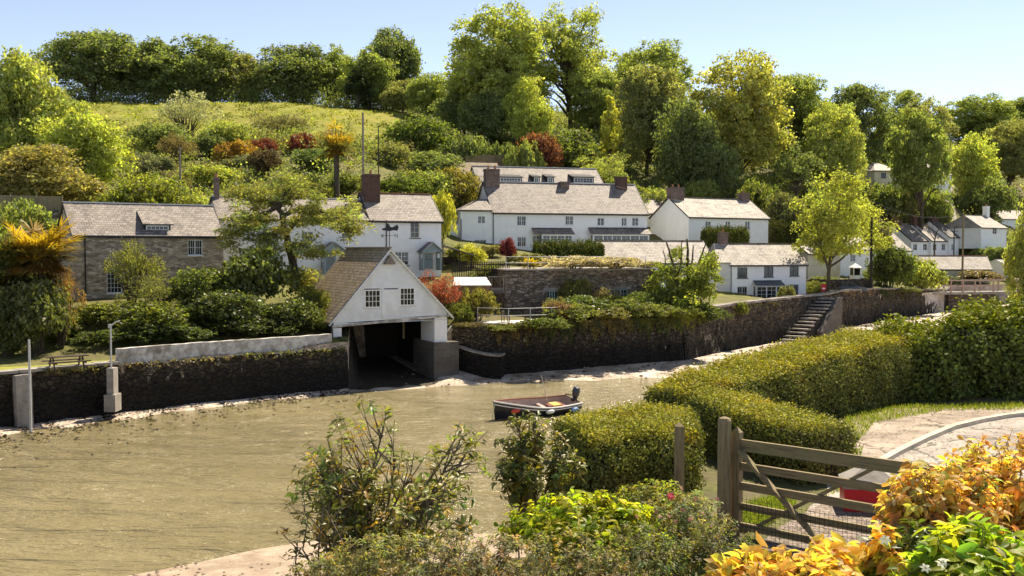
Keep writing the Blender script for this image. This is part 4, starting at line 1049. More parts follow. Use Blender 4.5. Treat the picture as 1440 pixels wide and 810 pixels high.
# ---- stone store with flat terrace top
h = House('stone_terrace_store', 'flat topped stone building under the garden terrace with pale blue windows', 711, 87, 15, P(800, 446, 89).z, 'building')
Wd = h.x(921); tz = h.z(720, 380.5); D = 8.5
ops = [wpx(h, 769, 409, 785, 428), wpx(h, 855, 407, 883, 420)]; ops[0] = (ops[0][0], .05, ops[0][2], ops[0][3])
m = MB(); wall_panel(m, (0, 0, 0), (1, 0, 0), Wd, -1.5, tz, [(o[0], o[1], o[2], o[3]) for o in ops], (0, 1, 0), .3)
m.quad((0, 0, -1.5), (0, D, -1.5), (0, D, tz), (0, 0, tz)); m.quad((Wd, 0, -1.5), (Wd, D, -1.5), (Wd, D, tz), (Wd, 0, tz)); m.quad((0, D, -1.5), (Wd, D, -1.5), (Wd, D, tz), (0, D, tz))
m.build('wall', M['rubble_grey'], h.root)
m = MB(); m.box(-.1, Wd + .1, -.12, D, tz + .003, tz + .12); m.build('flat_roof', M['concrete'], h.root)
for o in ops: m = MB(); m.box(o[0] - .3, o[2] + .3, -.03, .2, o[3] + .003, o[3] + .24); m.build('lintel', M['concrete'], h.root)
window(h.root, *ops[0], 1, 3, sash=4, fmat='teal', y=.12, sill=None, name='glazed_door'); window(h.root, *ops[1], 2, 2, sash=3, fmat='teal', y=.12)
h.foot(Wd, D)
STORE = h
# ------------------------------------------------------------------ quay walls
def rough_wall(name, label, path, ztops, zbot, thick, mat, cope=None, cat='wall', jag=.05, group=None, copemat='concrete', lean=.06, step=.4):
    """stone wall along (x, y) path, front face on the path, with an uneven face and top; thickness goes away from the viewer"""
    pts = []; zt = []
    for i in range(len(path) - 1):
        a, b = np.array(path[i], float), np.array(path[i + 1], float); n = max(1, int(np.linalg.norm(b - a) / step))
        for k in range(n): pts.append(a + (b - a) * k / n); zt.append(ztops[i] + (ztops[i + 1] - ztops[i]) * k / n)
    pts.append(np.array(path[-1], float)); zt.append(ztops[-1]); pts = np.array(pts); zt = np.array(zt)
    t = np.gradient(pts, axis=0); t /= np.linalg.norm(t, axis=1, keepdims=True); nr = np.stack([-t[:, 1], t[:, 0]], 1)
    nv = 9; n = len(pts); V = []
    ztj = zt + rng.normal(0, jag, n)
    for j in range(nv):
        f = j / (nv - 1); z = zbot + (ztj - zbot) * f
        off = rng.normal(0, jag * .9, n) - lean * (zt - zbot) * (1 - f)
        V.append(np.column_stack([pts + nr * off[:, None], z]))
    back = np.column_stack([pts + nr * thick, ztj]); bot = np.column_stack([pts + nr * thick, np.full(n, zbot)])
    V += [back, bot]; V = np.concatenate(V); m = MB(); m.v = [tuple(v) for v in V]
    for j in range(nv + 1):
        for i in range(n - 1): m.f.append([j * n + i, j * n + i + 1, (j + 1) * n + i + 1, (j + 1) * n + i]); m.m.append(0)
    for i in (0, n - 1): m.f.append([j * n + i for j in range(nv + 2)]); m.m.append(0)
    if cope is None:
        o = m.build(name, M[mat]); return tag(o, label, cat, group, 'thing')
    o = empty(name, (0, 0, 0)); tag(o, label, cat, group, 'thing'); m.build('wall_face', M[mat], o)
    c = MB(); i = 0
    while i < n - 1:
        k = min(n - 1, i + int(rng.integers(2, 5))); a, b = pts[i], pts[k]; za, zb = zt[i] + cope * .3, zt[k] + cope * .3
        d = Vector((*(b - a), zb - za)); L_ = d.length; d.normalize(); w = Vector((*nr[i], 0)).normalized()
        j1 = rng.normal(0, .02)
        c.obox(Vector((*((a + b) / 2 + nr[i] * (thick * .5 - .05)), (za + zb) / 2 + cope * .35 + j1)), d * (L_ / 2 - .012), w * (thick / 2 + .1), Vector((0, 0, cope * .5)))
        i = k
    c.build('coping', M[copemat], o); return o
def q_(px, off=0.0):
    d = float(quay_d(px)) + off; return (XA(px, d), d)
lq = [q_(p, -.05) for p in (-420, -150, 0, 90, 165)]
rough_wall('quay_wall', 'low dark quay wall under the picnic lawn', lq, [3.05] * 5, -1.2, .8, 'rubble_dark', cope=.16)
lq2 = [q_(p, -.05) for p in (165.5, 260, 360, 470, 488)]
rough_wall('quay_wall', 'dark quay wall below the whitewashed parapet', lq2, [3.0, 3.0, 3.0, 3.0, 2.9], -1.2, .8, 'rubble_dark')
pw = [q_(p, .15) for p in (165, 260, 360, 466)]
rough_wall('parapet_wall', 'whitewashed parapet wall running to the boathouse', pw, [4.0, 4.02, 4.02, 4.05], 2.85, .42, 'white_old', jag=.012, lean=0)
rough_wall('buttress', 'concrete buttress at the end of the picnic lawn wall', [q_(19, -.5), q_(42, -.5)], [3.0, 2.98], -1.0, .9, 'concrete', jag=.02, lean=.05, cat='buttress')
# right hand quays
rq = [q_(p, -.05) for p in (686, 760, 860, 960)]
rough_wall('quay_wall', 'tall dark quay wall below the terrace and its shrubs', rq, [4.1, 4.1, 4.05, 4.1], -.6, .9, 'rubble_dark', jag=.08)
rq = [q_(p, -.05) for p in (960.5, 1030, 1111, 1165)]
rough_wall('quay_wall', 'quay wall in front of the grey cottage, up to the stone steps', rq, [4.45, 4.75, 4.9, 4.9], -.6, .8, 'rubble_dark', cope=.2, jag=.08)
rq = [q_(1166, -.05), q_(1180, -.05), q_(1240, -.05), q_(1290, -.05), q_(1329, -.05), (XA(1334, 150), 150), (XA(1338, 160), 160)]
rough_wall('quay_wall', 'quay wall from the stone steps upstream to its end', rq, [4.9, 5.1, 5.0, 4.6, 4.1, 4.1, 4.1], -.2, .9, 'rubble_dark', cope=.18, jag=.08)
# slipway side walls right of the boathouse
a = Vector((*q_(643, -1.0), 0)); b_ = Vector((*q_(686, -.1), 0))
rough_wall('slipway_wall', 'low ledge wall on the slipway beside the boathouse plinth', [(a.x, a.y), (b_.x - .4, b_.y - .6), (b_.x + 1.0, b_.y - .9)], [2.4, 1.9, 1.8], -.3, 1.6, 'rubble_dark', cope=.14)
rough_wall('slipway_wall', 'upper retaining wall between the boathouse and the terrace', [q_(636, -.35), q_(664, -.35), q_(688, -.2)], [3.7, 4.1, 4.15], .2, .7, 'rubble_dark', jag=.08)
# stone steps and their pier
A, B = P(1112, 477, 101.5), P(1164, 424, 110.5)
t = empty('stone_steps', (A.x, A.y, .6)); tag(t, 'flight of stone steps rising from the mud up the quay', 'steps', kind='thing')
m = MB(); n = 13
dirv = Vector((B.x - A.x, B.y - A.y, 0)); Ls = dirv.length; dirv.normalize(); side = Vector((dirv.y, -dirv.x, 0))
ztop = 4.75
for i in range(n):
    c = A + dirv * (Ls * (i + .5) / n); zt = .7 + (ztop - .7) * (i + 1) / n
    m.obox((c.x - t.location.x + side.x * -.1, c.y - t.location.y + side.y * -.1, (zt - .1) - .6), dirv * (Ls / n * .62), side * (.95 + rng.normal(0, .05)), (0, 0, .085))
m.build('tread', M['concrete'], t)
m = MB(); poly = []
for sgn in (1,):
    p0 = A + side * .8 - t.location; p1 = B + side * .8 - t.location
    p0.z = p1.z = -1.2
    m.prism([p0, p1, (p1.x, p1.y, 4.0), (p0.x, p0.y, .0)], -side * 1.6)
m.build('stair_mass', M['rubble_dark'], t)
m = MB(); p0 = A.lerp(B, .48) + side * .82 - t.location; p1 = B + dirv * .7 + side * .82 - t.location; p0.z = p1.z = -1.2
m.prism([p0, p1, (p1.x, p1.y, 4.2), (p1.x - dirv.x * 1.1, p1.y - dirv.y * 1.1, 4.2), (p0.x, p0.y, .9)], side * .55); m.build('pier', M['concrete_dark'], t)

# ------------------------------------------------------------------ boathouse
h = House('boathouse', 'white boarded boathouse with brown tiled gable roof over a dark slip', 468, 73, 27, 0.0, 'boathouse'); h.base = 0; h.root.location.z = 0
Wd = h.x(629, py=440); Lb = 10.0; z0l, z0r = h.z(468, 458), h.z(628, 442.5); xa, za = h.at(547, 352); zel, zer = h.z(467, 449), h.z(628, 440)
zer = max(zer, z0r + .06)
w1 = wpx(h, 512, 407.5, 535, 432.5); w2 = wpx(h, 561.5, 404.5, 583, 429.5); dr = wpx(h, 538.5, 407, 559.5, 445)
m = MB(); bh = .27; z = z0l - .1
def rake(z):
    """x span of the gable at height z"""
    l = 0.0 if z <= zel else (z - zel) / (za - zel) * xa
    r = Wd if z <= zer else Wd - (z - zer) / (za - zer) * (Wd - xa)
    return l, r
while z < za - .1:
    zb = z; zt = min(z + bh, za - .02)
    lb, rb = rake(zb); lt, rt = rake(zt)
    spans = [(None, None)]; cuts = [o for o in (w1, dr, w2) if o[1] < zt - .05 and o[3] > zb + .05]
    edges = [(lb, lt)]
    for o in cuts: edges += [(o[0], o[0]), (o[2], o[2])]
    edges.append((rb, rt))
    lo_ = lambda x: max(zb, z0l + (z0r - z0l) * x / Wd)
    for k in range(0, len(edges), 2):
        (x0b, x0t), (x1b, x1t) = edges[k], edges[k + 1]
        if x1b - x0b < .02: continue
        za_, zb_ = lo_(x0b), lo_(x1b)
        if za_ >= zt or zb_ >= zt:
            if za_ >= zt: continue
            zb_ = zt - .002
        m.add([(x0b, -.08, za_), (x1b, -.08, zb_), (x1t, -.018, zt), (x0t, -.018, zt), (x0b, .02, za_), (x1b, .02, zb_), (x1t, .02, zt), (x0t, .02, zt)],
              [(0, 1, 2, 3), (0, 4, 5, 1), (3, 2, 6, 7), (0, 3, 7, 4), (1, 5, 6, 2)])
    z += bh
m.build('gable_boarding', M['board'], h.root)
m = MB(); m.bar((-.1, -.02, z0l - .06), (Wd + .1, -.02, z0r - .06), .22, .16); m.build('lintel_beam', M['white_old'], h.root)
window(h.root, *w1, 4, 3, y=-.09, fw=.08, mw=.035, name='window'); window(h.root, *w2, 4, 3, y=-.09, fw=.08, mw=.035)
m = MB(); m.box(dr[0], dr[2], -.085, 0, dr[1], dr[3]); 
for zz in (dr[1] + .05, (dr[1] + dr[3]) / 2 + .1, dr[3] - .1): m.box(dr[0] + .03, dr[2] - .03, -.11, -.086, zz - .05, zz + .05)
dd = m.build('loft_door', M['board'], h.root)
m = MB(); m.box(dr[0] - .1, dr[0], -.1, .0, dr[1], dr[3] + .1); m.box(dr[2], dr[2] + .1, -.1, 0, dr[1], dr[3] + .1); m.box(dr[0] - .05, dr[2] + .05, -.16, .0, dr[1] - .1, dr[1] - .002); m.build('door_frame', M['board'], dd)
# hoist hood under the apex
xh = h.x(548.5, -.4); zh = h.z(548, 361)
m = MB(); m.prism([(xh - .42, -.5, zh - .55), (xh + .42, -.5, zh - .55), (xh, -.5, zh + .1)], (0, .46, 0)); m.build('hoist_hood', M['wood_grey'], h.root)
# roof and bargeboards
ov = .28
m = MB(); up = Vector((0, 0, .12)); yb = Lb
def rs(x0, z0, x1, z1): m.prism([(x0, -.22, z0), (x1, -.22, z1), (x1, yb, z1), (x0, yb, z0)], up)
sl = (za - zel) / xa; sr = (za - zer) / (Wd - xa)
rs(-.35, zel - .35 * sl + .05, xa, za + .05); rs(Wd + .35, zer - .35 * sr + .05, xa, za + .05)
ro = m.build('roof', M['slate_brown'], h.root)
m = MB(); m.bar((xa, -.24, za + .2), (xa, yb, za + .2), .3, .1); m.build('ridge_course', M['slate_brown'], ro)
m = MB(); m.prism([(-.3, 4.2, zel - .2), (-1.9, 4.2, zel - 1.25), (-1.9, yb, zel - 1.25), (-.3, yb, zel - .2)], up); m.build('lean_to_roof', M['slate_brown'], ro)
m = MB(); m.box(-1.7, -.1, 4.4, 4.55, 2.0, zel - 1.15); m.box(-1.7, -1.55, 4.55, yb, 2.0, zel - 1.25); m.build('lean_to_wall', M['white_old'], h.root)
for (x0, z0, x1, z1) in ((-.38, zel - .38 * sl, xa, za), (Wd + .38, zer - .38 * sr, xa, za)):
    m = MB(); m.bar((x0, -.26, z0 + .0), (x1, -.26, z1 + .02), .06, .26, up=(0, 1, 0)); m.build('bargeboard', M['board'], h.root)
m = MB(); m.tube([(-.3, -.3, zel - .35), (-.12, -.12, zel - .8), (-.12, -.12, 2.6)], .05, 7); m.build('downpipe', M['gutter'], h.root)
# piers, walls, plinth
zq = h.z(472, 491)
m = MB(); m.box(0, .62, .0, .5, zq - .2, z0l - .17); m.build('corner_pier', M['paint'], h.root)
x0 = h.x(611, py=450)
m = MB(); m.box(x0, Wd - .02, .0, 2.7, 3.0, z0r - .17); m.build('corner_pier', M['paint'], h.root)
m = MB(); m.box(x0 - .15, Wd + .85, -.22, 4.0, -.4, 3.0); m.build('plinth', M['concrete_dark'], h.root)
m = MB(); m.box(-.02, .35, .5, Lb, -.2, zel - .3); m.box(.35, Wd, Lb - .35, Lb, -.2, zel - .3); m.box(Wd - .35, Wd - .03, 4.1, Lb, -.2, zer - .3); m.build('side_wall', M['dark'], h.root)  # rubble inner walls coloured near black to paint the opening's shade
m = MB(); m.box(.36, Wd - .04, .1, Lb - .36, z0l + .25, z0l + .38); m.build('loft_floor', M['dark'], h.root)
m = MB(); m.box(Wd - 2.0, Wd - 1.85, 4.1, 4.25, 3.0, z0l + .24); m.build('post', M['wood'], h.root)
m = MB(); m.prism([(xa + .3, Lb - .2, zel - .31), (Wd - .04, Lb - .2, zel - .31), (xa, Lb - .2, za - .1), (.1, Lb - .2, zel - .31)], (0, .18, 0)); m.build('back_gable', M['board'], h.root)
for k in range(2):
    m = MB(); m.bar((Wd + .2 + k * .55, 1.0, 5.2 - k * 1.1), (Wd + .9 + k * .3, 3.2, 3.7 - k * .5), .08); m.build('handrail', M['paint'], h.root)
# dark mud slip, coloured to deepen the shade on the boathouse opening's floor
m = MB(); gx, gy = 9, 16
M['slip'] = m_noise('darkened slip mud', (.022, .018, .013), (.075, .06, .045), 2.5, .6, (.045, .045, .018), 1.0, .08)
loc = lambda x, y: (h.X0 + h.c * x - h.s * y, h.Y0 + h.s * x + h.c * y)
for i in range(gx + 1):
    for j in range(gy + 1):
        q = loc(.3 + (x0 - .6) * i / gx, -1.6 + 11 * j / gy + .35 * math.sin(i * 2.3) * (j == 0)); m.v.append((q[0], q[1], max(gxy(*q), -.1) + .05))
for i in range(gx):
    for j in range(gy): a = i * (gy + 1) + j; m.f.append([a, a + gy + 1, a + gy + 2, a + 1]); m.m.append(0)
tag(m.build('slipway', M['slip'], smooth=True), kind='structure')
# weathervane
vx, vz = xa, za + .12
m = MB(); m.tube([(vx, -.1, vz), (vx, -.1, vz + 1.75)], .028, 7)
zv = vz + .95; m.bar((vx - .42, -.1, zv), (vx + .42, -.1, zv), .028); m.bar((vx, -.52, zv), (vx, .32, zv), .028)
wv = m.build('weathervane', M['gutter'], h.root)
m = MB(); y = -.1; z = vz + 1.35
m.prism([(vx - .55, y, z), (vx - .1, y, z - .06), (vx + .1, y, z - .06), (vx + .32, y, z), (vx + .62, y, z - .04), (vx + .72, y, z + .2), (vx + .62, y, z + .42), (vx + .42, y, z + .3), (vx + .2, y, z + .2), (vx + .02, y, z + .28), (vx - .08, y, z + .5), (vx - .22, y, z + .44), (vx - .3, y, z + .3), (vx - .22, y, z + .2), (vx - .55, y, z + .12)], (0, .03, 0)); m.build('cockerel', M['gutter'], wv)
def strokes(nm, segs, c, sx=.2, sz=.26):
    m = MB()
    for (a, b, cc, d) in segs: m.bar((c[0] + a * sx, c[1], c[2] + b * sz), (c[0] + cc * sx, c[1], c[2] + d * sz), .026, .025, up=(0, 1, 0))
    m.build(nm, M['gutter'], wv)
strokes('letter', [(0, 0, 0, 1), (0, 1, 1, 0), (1, 0, 1, 1)], (vx + .44, -.1, zv - .13))
strokes('letter', [(0, 1, .25, 0), (.25, 0, .5, .8), (.5, .8, .75, 0), (.75, 0, 1, 1)], (vx - .64, -.1, zv - .13))
FOOT.append((h.X0, h.Y0, h.c, h.s, -2.5, Wd + 1.5, -1, Lb + 1))

# ------------------------------------------------------------------ picnic lawn
LZ = 3.06
m = MB(); p = [q_(-30, .75), q_(60, .75), q_(160, .75), (XA(160, 63.4), 63.4), (XA(30, 61.5), 61.5), (XA(-40, 60), 60)]
m.prism([(x, y, LZ - .03) for x, y in p], (0, 0, .07)); 
def _lawn():
    m_, nt, out = newmat('mown lawn'); b = principled(nt, out, .9, .1); tc = N(nt, 'TexCoord')
    n = N(nt, 'TexNoise', i_Scale=3.0, i_Detail=9.0, i_Roughness=.7); L(nt, tc, 'Object', n, 'Vector')
    r = ramp(nt, [(.3, (.14, .17, .03)), (.5, (.24, .26, .045)), (.7, (.30, .28, .07))]); L(nt, n, 'Fac', r, 'Fac'); L(nt, r, 'Color', b, 'Base Color'); bump(nt, b, n.outputs['Fac'], .9, .05); return m_
M['lawn'] = _lawn()
tag(m.build('lawn', M['lawn']), kind='structure')
pb = P(94, 521, 58.8); t = empty('picnic_table', (pb.x, pb.y, LZ + .04), R(38)); tag(t, 'dark timber picnic table with fixed benches on the small lawn', 'picnic table')
m = MB()
for k in range(4): m.box(-1.15, 1.15, -.36 + k * .18, -.20 + k * .18, .70, .75)
m.build('table_top', M['bench_dark'], t)
for y in (-.78, .62):
    m = MB(); m.box(-1.15, 1.15, y, y + .14, .42, .47); m.box(-1.15, 1.15, y + .155, y + .28, .42, .47); m.build('bench_seat', M['bench_dark'], t)
for x in (-.8, .8):
    for s in (-1, 1):
        m = MB(); m.bar((x, s * .6, 0), (x, s * .22, .70), .07, .1); m.build('leg', M['bench_dark'], t)
    m = MB(); m.bar((x + .06, -.78, .38), (x + .06, .86, .38), .06, .09); m.build('crossbeam', M['bench_dark'], t)
# poles on the left quay
b0 = P(43.5, 604, 55.3); zt = EYE + (350 - 478) * 55.3 / F
m = MB(); m.tube([(b0.x, b0.y, -.5), (b0.x - .02, b0.y, zt)], [.075, .06], 9); tag(m.build('mooring_pole', M['metal']), 'tall slim pale pole standing in the water by the picnic lawn', 'pole')
b1 = P(157, 560, 60.0); t = empty('lamp_post', (b1.x, b1.y, 0)); tag(t, 'thin quay lamp post with bent arm and concrete foot', 'lamp post')
zt = EYE + (350 - 459) * 60 / F
m = MB(); m.tube([(0, 0, 1.9), (0, 0, zt - .2), (.04, 0, zt + .05), (.3, 0, zt + .25), (.55, 0, zt + .33)], [.06, .05, .045, .04, .03], 8); m.build('pole', M['metal'], t)
m = MB(); m.tube([(-.06, 0, zt - .1), (-.06, 0, zt + .12)], .09, 8); m.build('lamp', M['metal'], t)
m = MB(); m.box(-.32, .34, -.35, .6, .45, 1.45); m.box(-.2, .2, -.2, .5, 1.45, 3.0); m.build('concrete_foot', M['concrete'], t)

# ------------------------------------------------------------------ terrace by the quay
TZ = 4.22
tp = [P(668, 446, 84), P(669, 453, 80.3), P(715, 456, 79.2), P(776, 453, 80.6), P(774, 446, 85.5)]
m = MB(); m.prism([(p.x, p.y, TZ - .25) for p in tp], (0, 0, .25)); tag(m.build('paved_terrace', M['slab']), kind='structure')
def railing(name, label, pts, hgt, mat='metal', rails=(1.0, .52), every=2.2, pr=.03, rr=.022, cat='railing'):
    t = empty(name, tuple(pts[0])); tag(t, label, cat); o = Vector(pts[0])
    for a, b in zip(pts[:-1], pts[1:]):
        a, b = Vector(a) - o, Vector(b) - o; n = max(1, round((b - a).length / every))
        for k in range(n + (1 if (b + o - Vector(pts[-1])).length < .01 else 0)):
            p = a.lerp(b, k / n); m = MB(); m.tube([p, p + Vector((0, 0, hgt))], pr, 7); m.build('post', M[mat], t)
        for q in rails:
            m = MB(); m.tube([a + Vector((0, 0, hgt * q)), b + Vector((0, 0, hgt * q))], rr, 7); m.build('rail', M[mat], t)
    return t
railing('metal_railing', 'thin metal railing round the pale quay terrace', [(tp[0].x, tp[0].y, TZ), (tp[1].x + .15, tp[1].y + .15, TZ), (tp[2].x, tp[2].y + .15, TZ), (tp[3].x, tp[3].y + .1, TZ), (XA(850, 85.5), 85.5, TZ)], 1.15)
s = STORE; tl = lambda x, y, z: (s.X0 + s.c * x - s.s * y, s.Y0 + s.s * x + s.c * y, s.base + z)
railing('metal_railing', 'pale railing along the flat roof of the stone store', [tl(.1, .3, tz + .12), tl(6.0, .3, tz + .12), tl(Wd + 4.0, .3, tz + .12)], 1.05, rails=(1.0, .5))
rough_wall('garden_wall', 'dark low stone wall between the grey cottage and the parked car', [(XA(1136, 119.5), 119.5), (XA(1176, 121), 121), (XA(1228, 125.5), 125.5)], [EYE - 42.5 * 119.5 / F, EYE - 43 * 121 / F, EYE - 42 * 125.5 / F], 3.4, .5, 'rubble_dark', jag=.03)
# terrace benches
def bench(px, d, rz, label):
    p = P(px, 400, d); t = empty('garden_bench', (p.x, p.y, TZ), rz); tag(t, label, 'bench')
    m = MB()
    for k in range(3): m.box(-.6, .6, -.2 + k * .15, -.08 + k * .15, .44, .48)
    m.build('seat', M['bench_dark'], t)
    m = MB(); m.box(-.6, .6, .26, .30, .62, .72); m.box(-.6, .6, .26, .30, .78, .9); m.build('backrest', M['bench_dark'], t)
    for x in (-.55, .49):
        for (y, zt) in ((-.2, .44), (.24, .9)): m = MB(); m.box(x, x + .06, y, y + .06, 0, zt); m.build('leg', M['bench_dark'], t)
bench(712, 80.6, R(80), 'dark timber bench on the terrace, set side on to the railing'); bench(748, 81.6, R(8), 'dark timber bench on the terrace facing the river')
# shed
h = House('garden_shed', 'small brown timber shed with pale felt roof behind the boathouse', 639, 84.5, 8, P(660, 432, 84.5).z, 'shed')
Ws = h.x(688); ze = h.z(660, 402)
m = MB(); m.box(0, Ws, 0, 1.9, -.8, ze); m.build('wall', M['wood_shed'], h.root)
m = MB(); m.prism([(-.15, -.2, ze), (Ws + .15, -.2, ze), (Ws - .1, 1.3, ze + .62), (.1, 1.3, ze + .62)], (0, 0, .07)); m.prism([(.1, 1.31, ze + .62), (Ws - .1, 1.31, ze + .62), (Ws + .1, 2.1, ze + .2), (-.1, 2.1, ze + .2)], (0, 0, .07)); m.build('roof', M['shedroof'], h.root)
m = MB(); m.box(Ws * .55, Ws * .85, -.04, -.003, 0, ze - .15); dd = m.build('door', M['wood_shed'], h.root); m = MB(); m.box(Ws * .58, Ws * .61, -.08, -.041, .8, .95); m.build('handle', M['gutter'], dd)
h.foot(Ws, 2)
# open shelter by the cottage
h = House('open_shelter', 'dark open fronted lean-to shelter beside the white cottage', 622, 99, 10, P(640, 384, 99).z, 'shelter')
Ws = h.x(664); zl, zr = h.z(622, 344), h.z(664, 360)
m = MB(); m.prism([(-.2, -.3, zl), (Ws + .2, -.3, zr), (Ws + .2, 3, zr), (-.2, 3, zl)], (0, 0, .1)); m.build('roof', M['slate_dark'], h.root)
for x, zt in ((.0, zl), (Ws * .55, (zl + zr) / 2 - .05), (Ws - .12, zr)): m = MB(); m.box(x, x + .12, -.12, 0, -.6, zt - .02); m.build('post', M['dark'], h.root)
m = MB(); m.box(0, Ws, 2.8, 2.95, -.6, zr - .1); m.box(0, .1, 0, 2.8, -.6, zr - .1); m.build('back_wall', M['dark'], h.root); h.foot(Ws, 3)
# picket fences
def picket(name, label, a, b, hgt, mat='dark', gap=.16, w=.08):
    a, b = Vector(a), Vector(b); t = empty(name, a); tag(t, label, 'fence'); v = b - a; n = int(v.length / gap); d = v.normalized()
    m = MB()
    for k in range(n + 1):
        p = v * (k / n); m.obox(p + Vector((0, 0, hgt / 2 - .2)), d * (w / 2), Vector((-d.y, d.x, 0)) * .012, (0, 0, hgt / 2 + .2))
    m.build('pickets', M[mat], t)['kind'] = 'stuff'
    for q in (.3, .75): m = MB(); m.bar(Vector((-d.y, d.x, 0)) * .03 + Vector((0, 0, hgt * q)), v + Vector((-d.y, d.x, 0)) * .03 + Vector((0, 0, hgt * q)), .03, .08); m.build('rail', M[mat], t)
    return t
picket('picket_fence', 'dark picket fence behind the red maple and shed', P(636, 386, 88.5), P(716, 384, 90), 1.05)
picket('picket_fence', 'short brown picket fence below the cottage porch', P(431, 398, 84), P(452, 395, 85.5), 1.0, 'wood')
def boardfence(name, label, a, b, hgt, mat):
    a, b = Vector(a), Vector(b); t = empty(name, a); tag(t, label, 'fence'); v = b - a; n = max(2, int(v.length / 2)); d = v.normalized(); nn = Vector((-d.y, d.x, 0))
    m = MB(); nb = int(v.length / .15)
    for k in range(nb): c = v * ((k + .5) / nb); m.obox(c + Vector((0, 0, hgt / 2 - .25)) + nn * (.012 * (k % 2)), d * (v.length / nb / 2 - .004), nn * .012, (0, 0, hgt / 2 + .25 + rng.normal(0, .012)))
    m.build('fence_boards', M[mat], t)
    for k in range(n + 1): m = MB(); m.obox(v * (k / n) + Vector((0, 0, hgt / 2)) - nn * .08, d * .05, nn * .05, (0, 0, hgt / 2 + .1)); m.build('post', M[mat], t)
boardfence('board_fence', 'brown close boarded fence above the stone house gable', P(-60, 294, 92), P(88, 297, 94), 1.35, 'wood')
rough_wall('garden_wall', 'grey stone retaining wall under the brown board fence', [(P(-60, 0, 91.6).x, 91.6), (P(96, 0, 93.6).x, 93.6)], [P(0, 293, 92).z, P(90, 296, 94).z], 4, .6, 'rubble_grey')
boardfence('board_fence', 'brown board fence on the slope above the dormered roof', P(655, 233, 156), P(716, 231, 158), 1.5, 'wood')
# swing
p = P(700, 418, 86); t = empty('garden_swing', (p.x, p.y, p.z - .1), .2); tag(t, 'timber garden swing seat between the shed and the stone store', 'swing seat')
for x in (-.7, .7):
    m = MB(); m.bar((x, -.45, 0), (x, 0, 1.8), .07); m.build('leg', M['wood_grey'], t); m = MB(); m.bar((x, .45, 0), (x, 0, 1.8), .07); m.build('leg', M['wood_grey'], t)
m = MB(); m.bar((-.8, 0, 1.82), (.8, 0, 1.82), .08); m.build('top_bar', M['wood_grey'], t)
m = MB(); m.box(-.55, .55, -.2, .2, .45, .49); m.box(-.55, .55, .18, .22, .55, .9); m.build('seat', M['wood_grey'], t)
for x in (-.5, .5): m = MB(); m.tube([(x, 0, .49), (x, 0, 1.8)], .015, 5); m.build('rope', M['metal'], t)

# ------------------------------------------------------------------ boat
A, B = P(697, 590, 59.8), Vector((XA(807, 63.0), 63.0, 0)); A.z = 0
v = B - A; BL = v.length; rz = math.atan2(v.y, v.x)
t = empty('motor_boat', (A.x, A.y, 0), rz); tag(t, 'small dark hulled open motor boat moored mid river', 'boat')
t.rotation_euler = (R(10), R(-2), rz)
n = 15; sec = 7
def hull(s, off):
    """half section at s (0 bow .. 1 stern): list of (y, z) keel -> gunwale"""
    beam = 1.02 * (1 - (1 - min(1, s * 1.55)) ** 2.2) * (1 - .16 * max(0, s - .6) / .4) - off
    beam = max(beam, .02); sheer = 1.12 - .62 * math.sin(min(1, s * 1.15) * math.pi / 2) ** .9 + .10 * max(0, s - .6); keel = -.32 + .30 * (1 - min(1, s * 5)) ** 2 + off * 1.2
    return [(beam * (math.sin(k / (sec - 1) * math.pi / 2) ** .62), keel + (sheer - keel) * (k / (sec - 1)) ** 1.25) for k in range(sec)]
def loft(off, x0=0.0, x1=1.0, mi=0):
    m = MB(); rows = []
    for i in range(n):
        s = x0 + (x1 - x0) * i / (n - 1); h_ = hull(s, off); x = s * BL - (0 if off else 0) + (1 - i / (n - 1)) * 0
        rk = lambda z: -.18 * (z + .3) * max(0, 1 - s * 5)
        rows.append([(x + rk(z), -y, z) for y, z in reversed(h_)] + [(x + rk(z), y, z) for y, z in h_[1:]])
    w_ = len(rows[0]); m.v = [p for r in rows for p in r]
    for i in range(n - 1):
        for k in range(w_ - 1): m.f.append([i * w_ + k, i * w_ + k + 1, (i + 1) * w_ + k + 1, (i + 1) * w_ + k]); m.m.append(0)
    m.f.append([(n - 1) * w_ + k for k in range(w_)]); m.m.append(0)
    return m, rows
M['hull'] = m_noise('navy hull paint', (.010, .012, .020), (.022, .024, .034), 3, .35, (.05, .045, .04), .1, .004, spec=.5)
M['hull_low'] = m_noise('grey antifouling', (.11, .10, .085), (.16, .145, .12), 3, .6)
M['boat_in'] = m_noise('pinkish boat lining', (.36, .26, .22), (.46, .35, .30), 4, .6)
M['varnish'] = m_noise('red brown rail', (.17, .05, .03), (.24, .08, .045), 5, .4)
M['fender_red'] = m_noise('orange red fender', (.55, .07, .045), (.62, .10, .06), 5, .45)
M['fender_blue'] = m_noise('pale blue fender', (.16, .28, .50), (.22, .34, .58), 5, .45)
M['yellow'] = m_noise('yellow oilskin', (.50, .36, .06), (.58, .43, .09), 5, .6)
M['engine'] = m_noise('outboard cowl', (.014, .016, .03), (.022, .025, .045), 5, .25, spec=.6)
M['rope'] = m_noise('pale rope', (.50, .46, .38), (.6, .56, .47), 9, .9)
m, rows = loft(0); ho = m.build('hull', M['hull'], t, smooth=True)
m2, rows2 = loft(.055, .03, .985); m2.build('lining', M['boat_in'], t, smooth=True)
for sgn in (0, -1):
    m = MB(); m.tube([Vector(r[sgn]) + Vector((0, 0, .02)) for r in rows], .045, 6); m.build('gunwale', M['paint'] if sgn == 0 else M['varnish'], t)
m = MB()
for r in rows[2:13]: pass
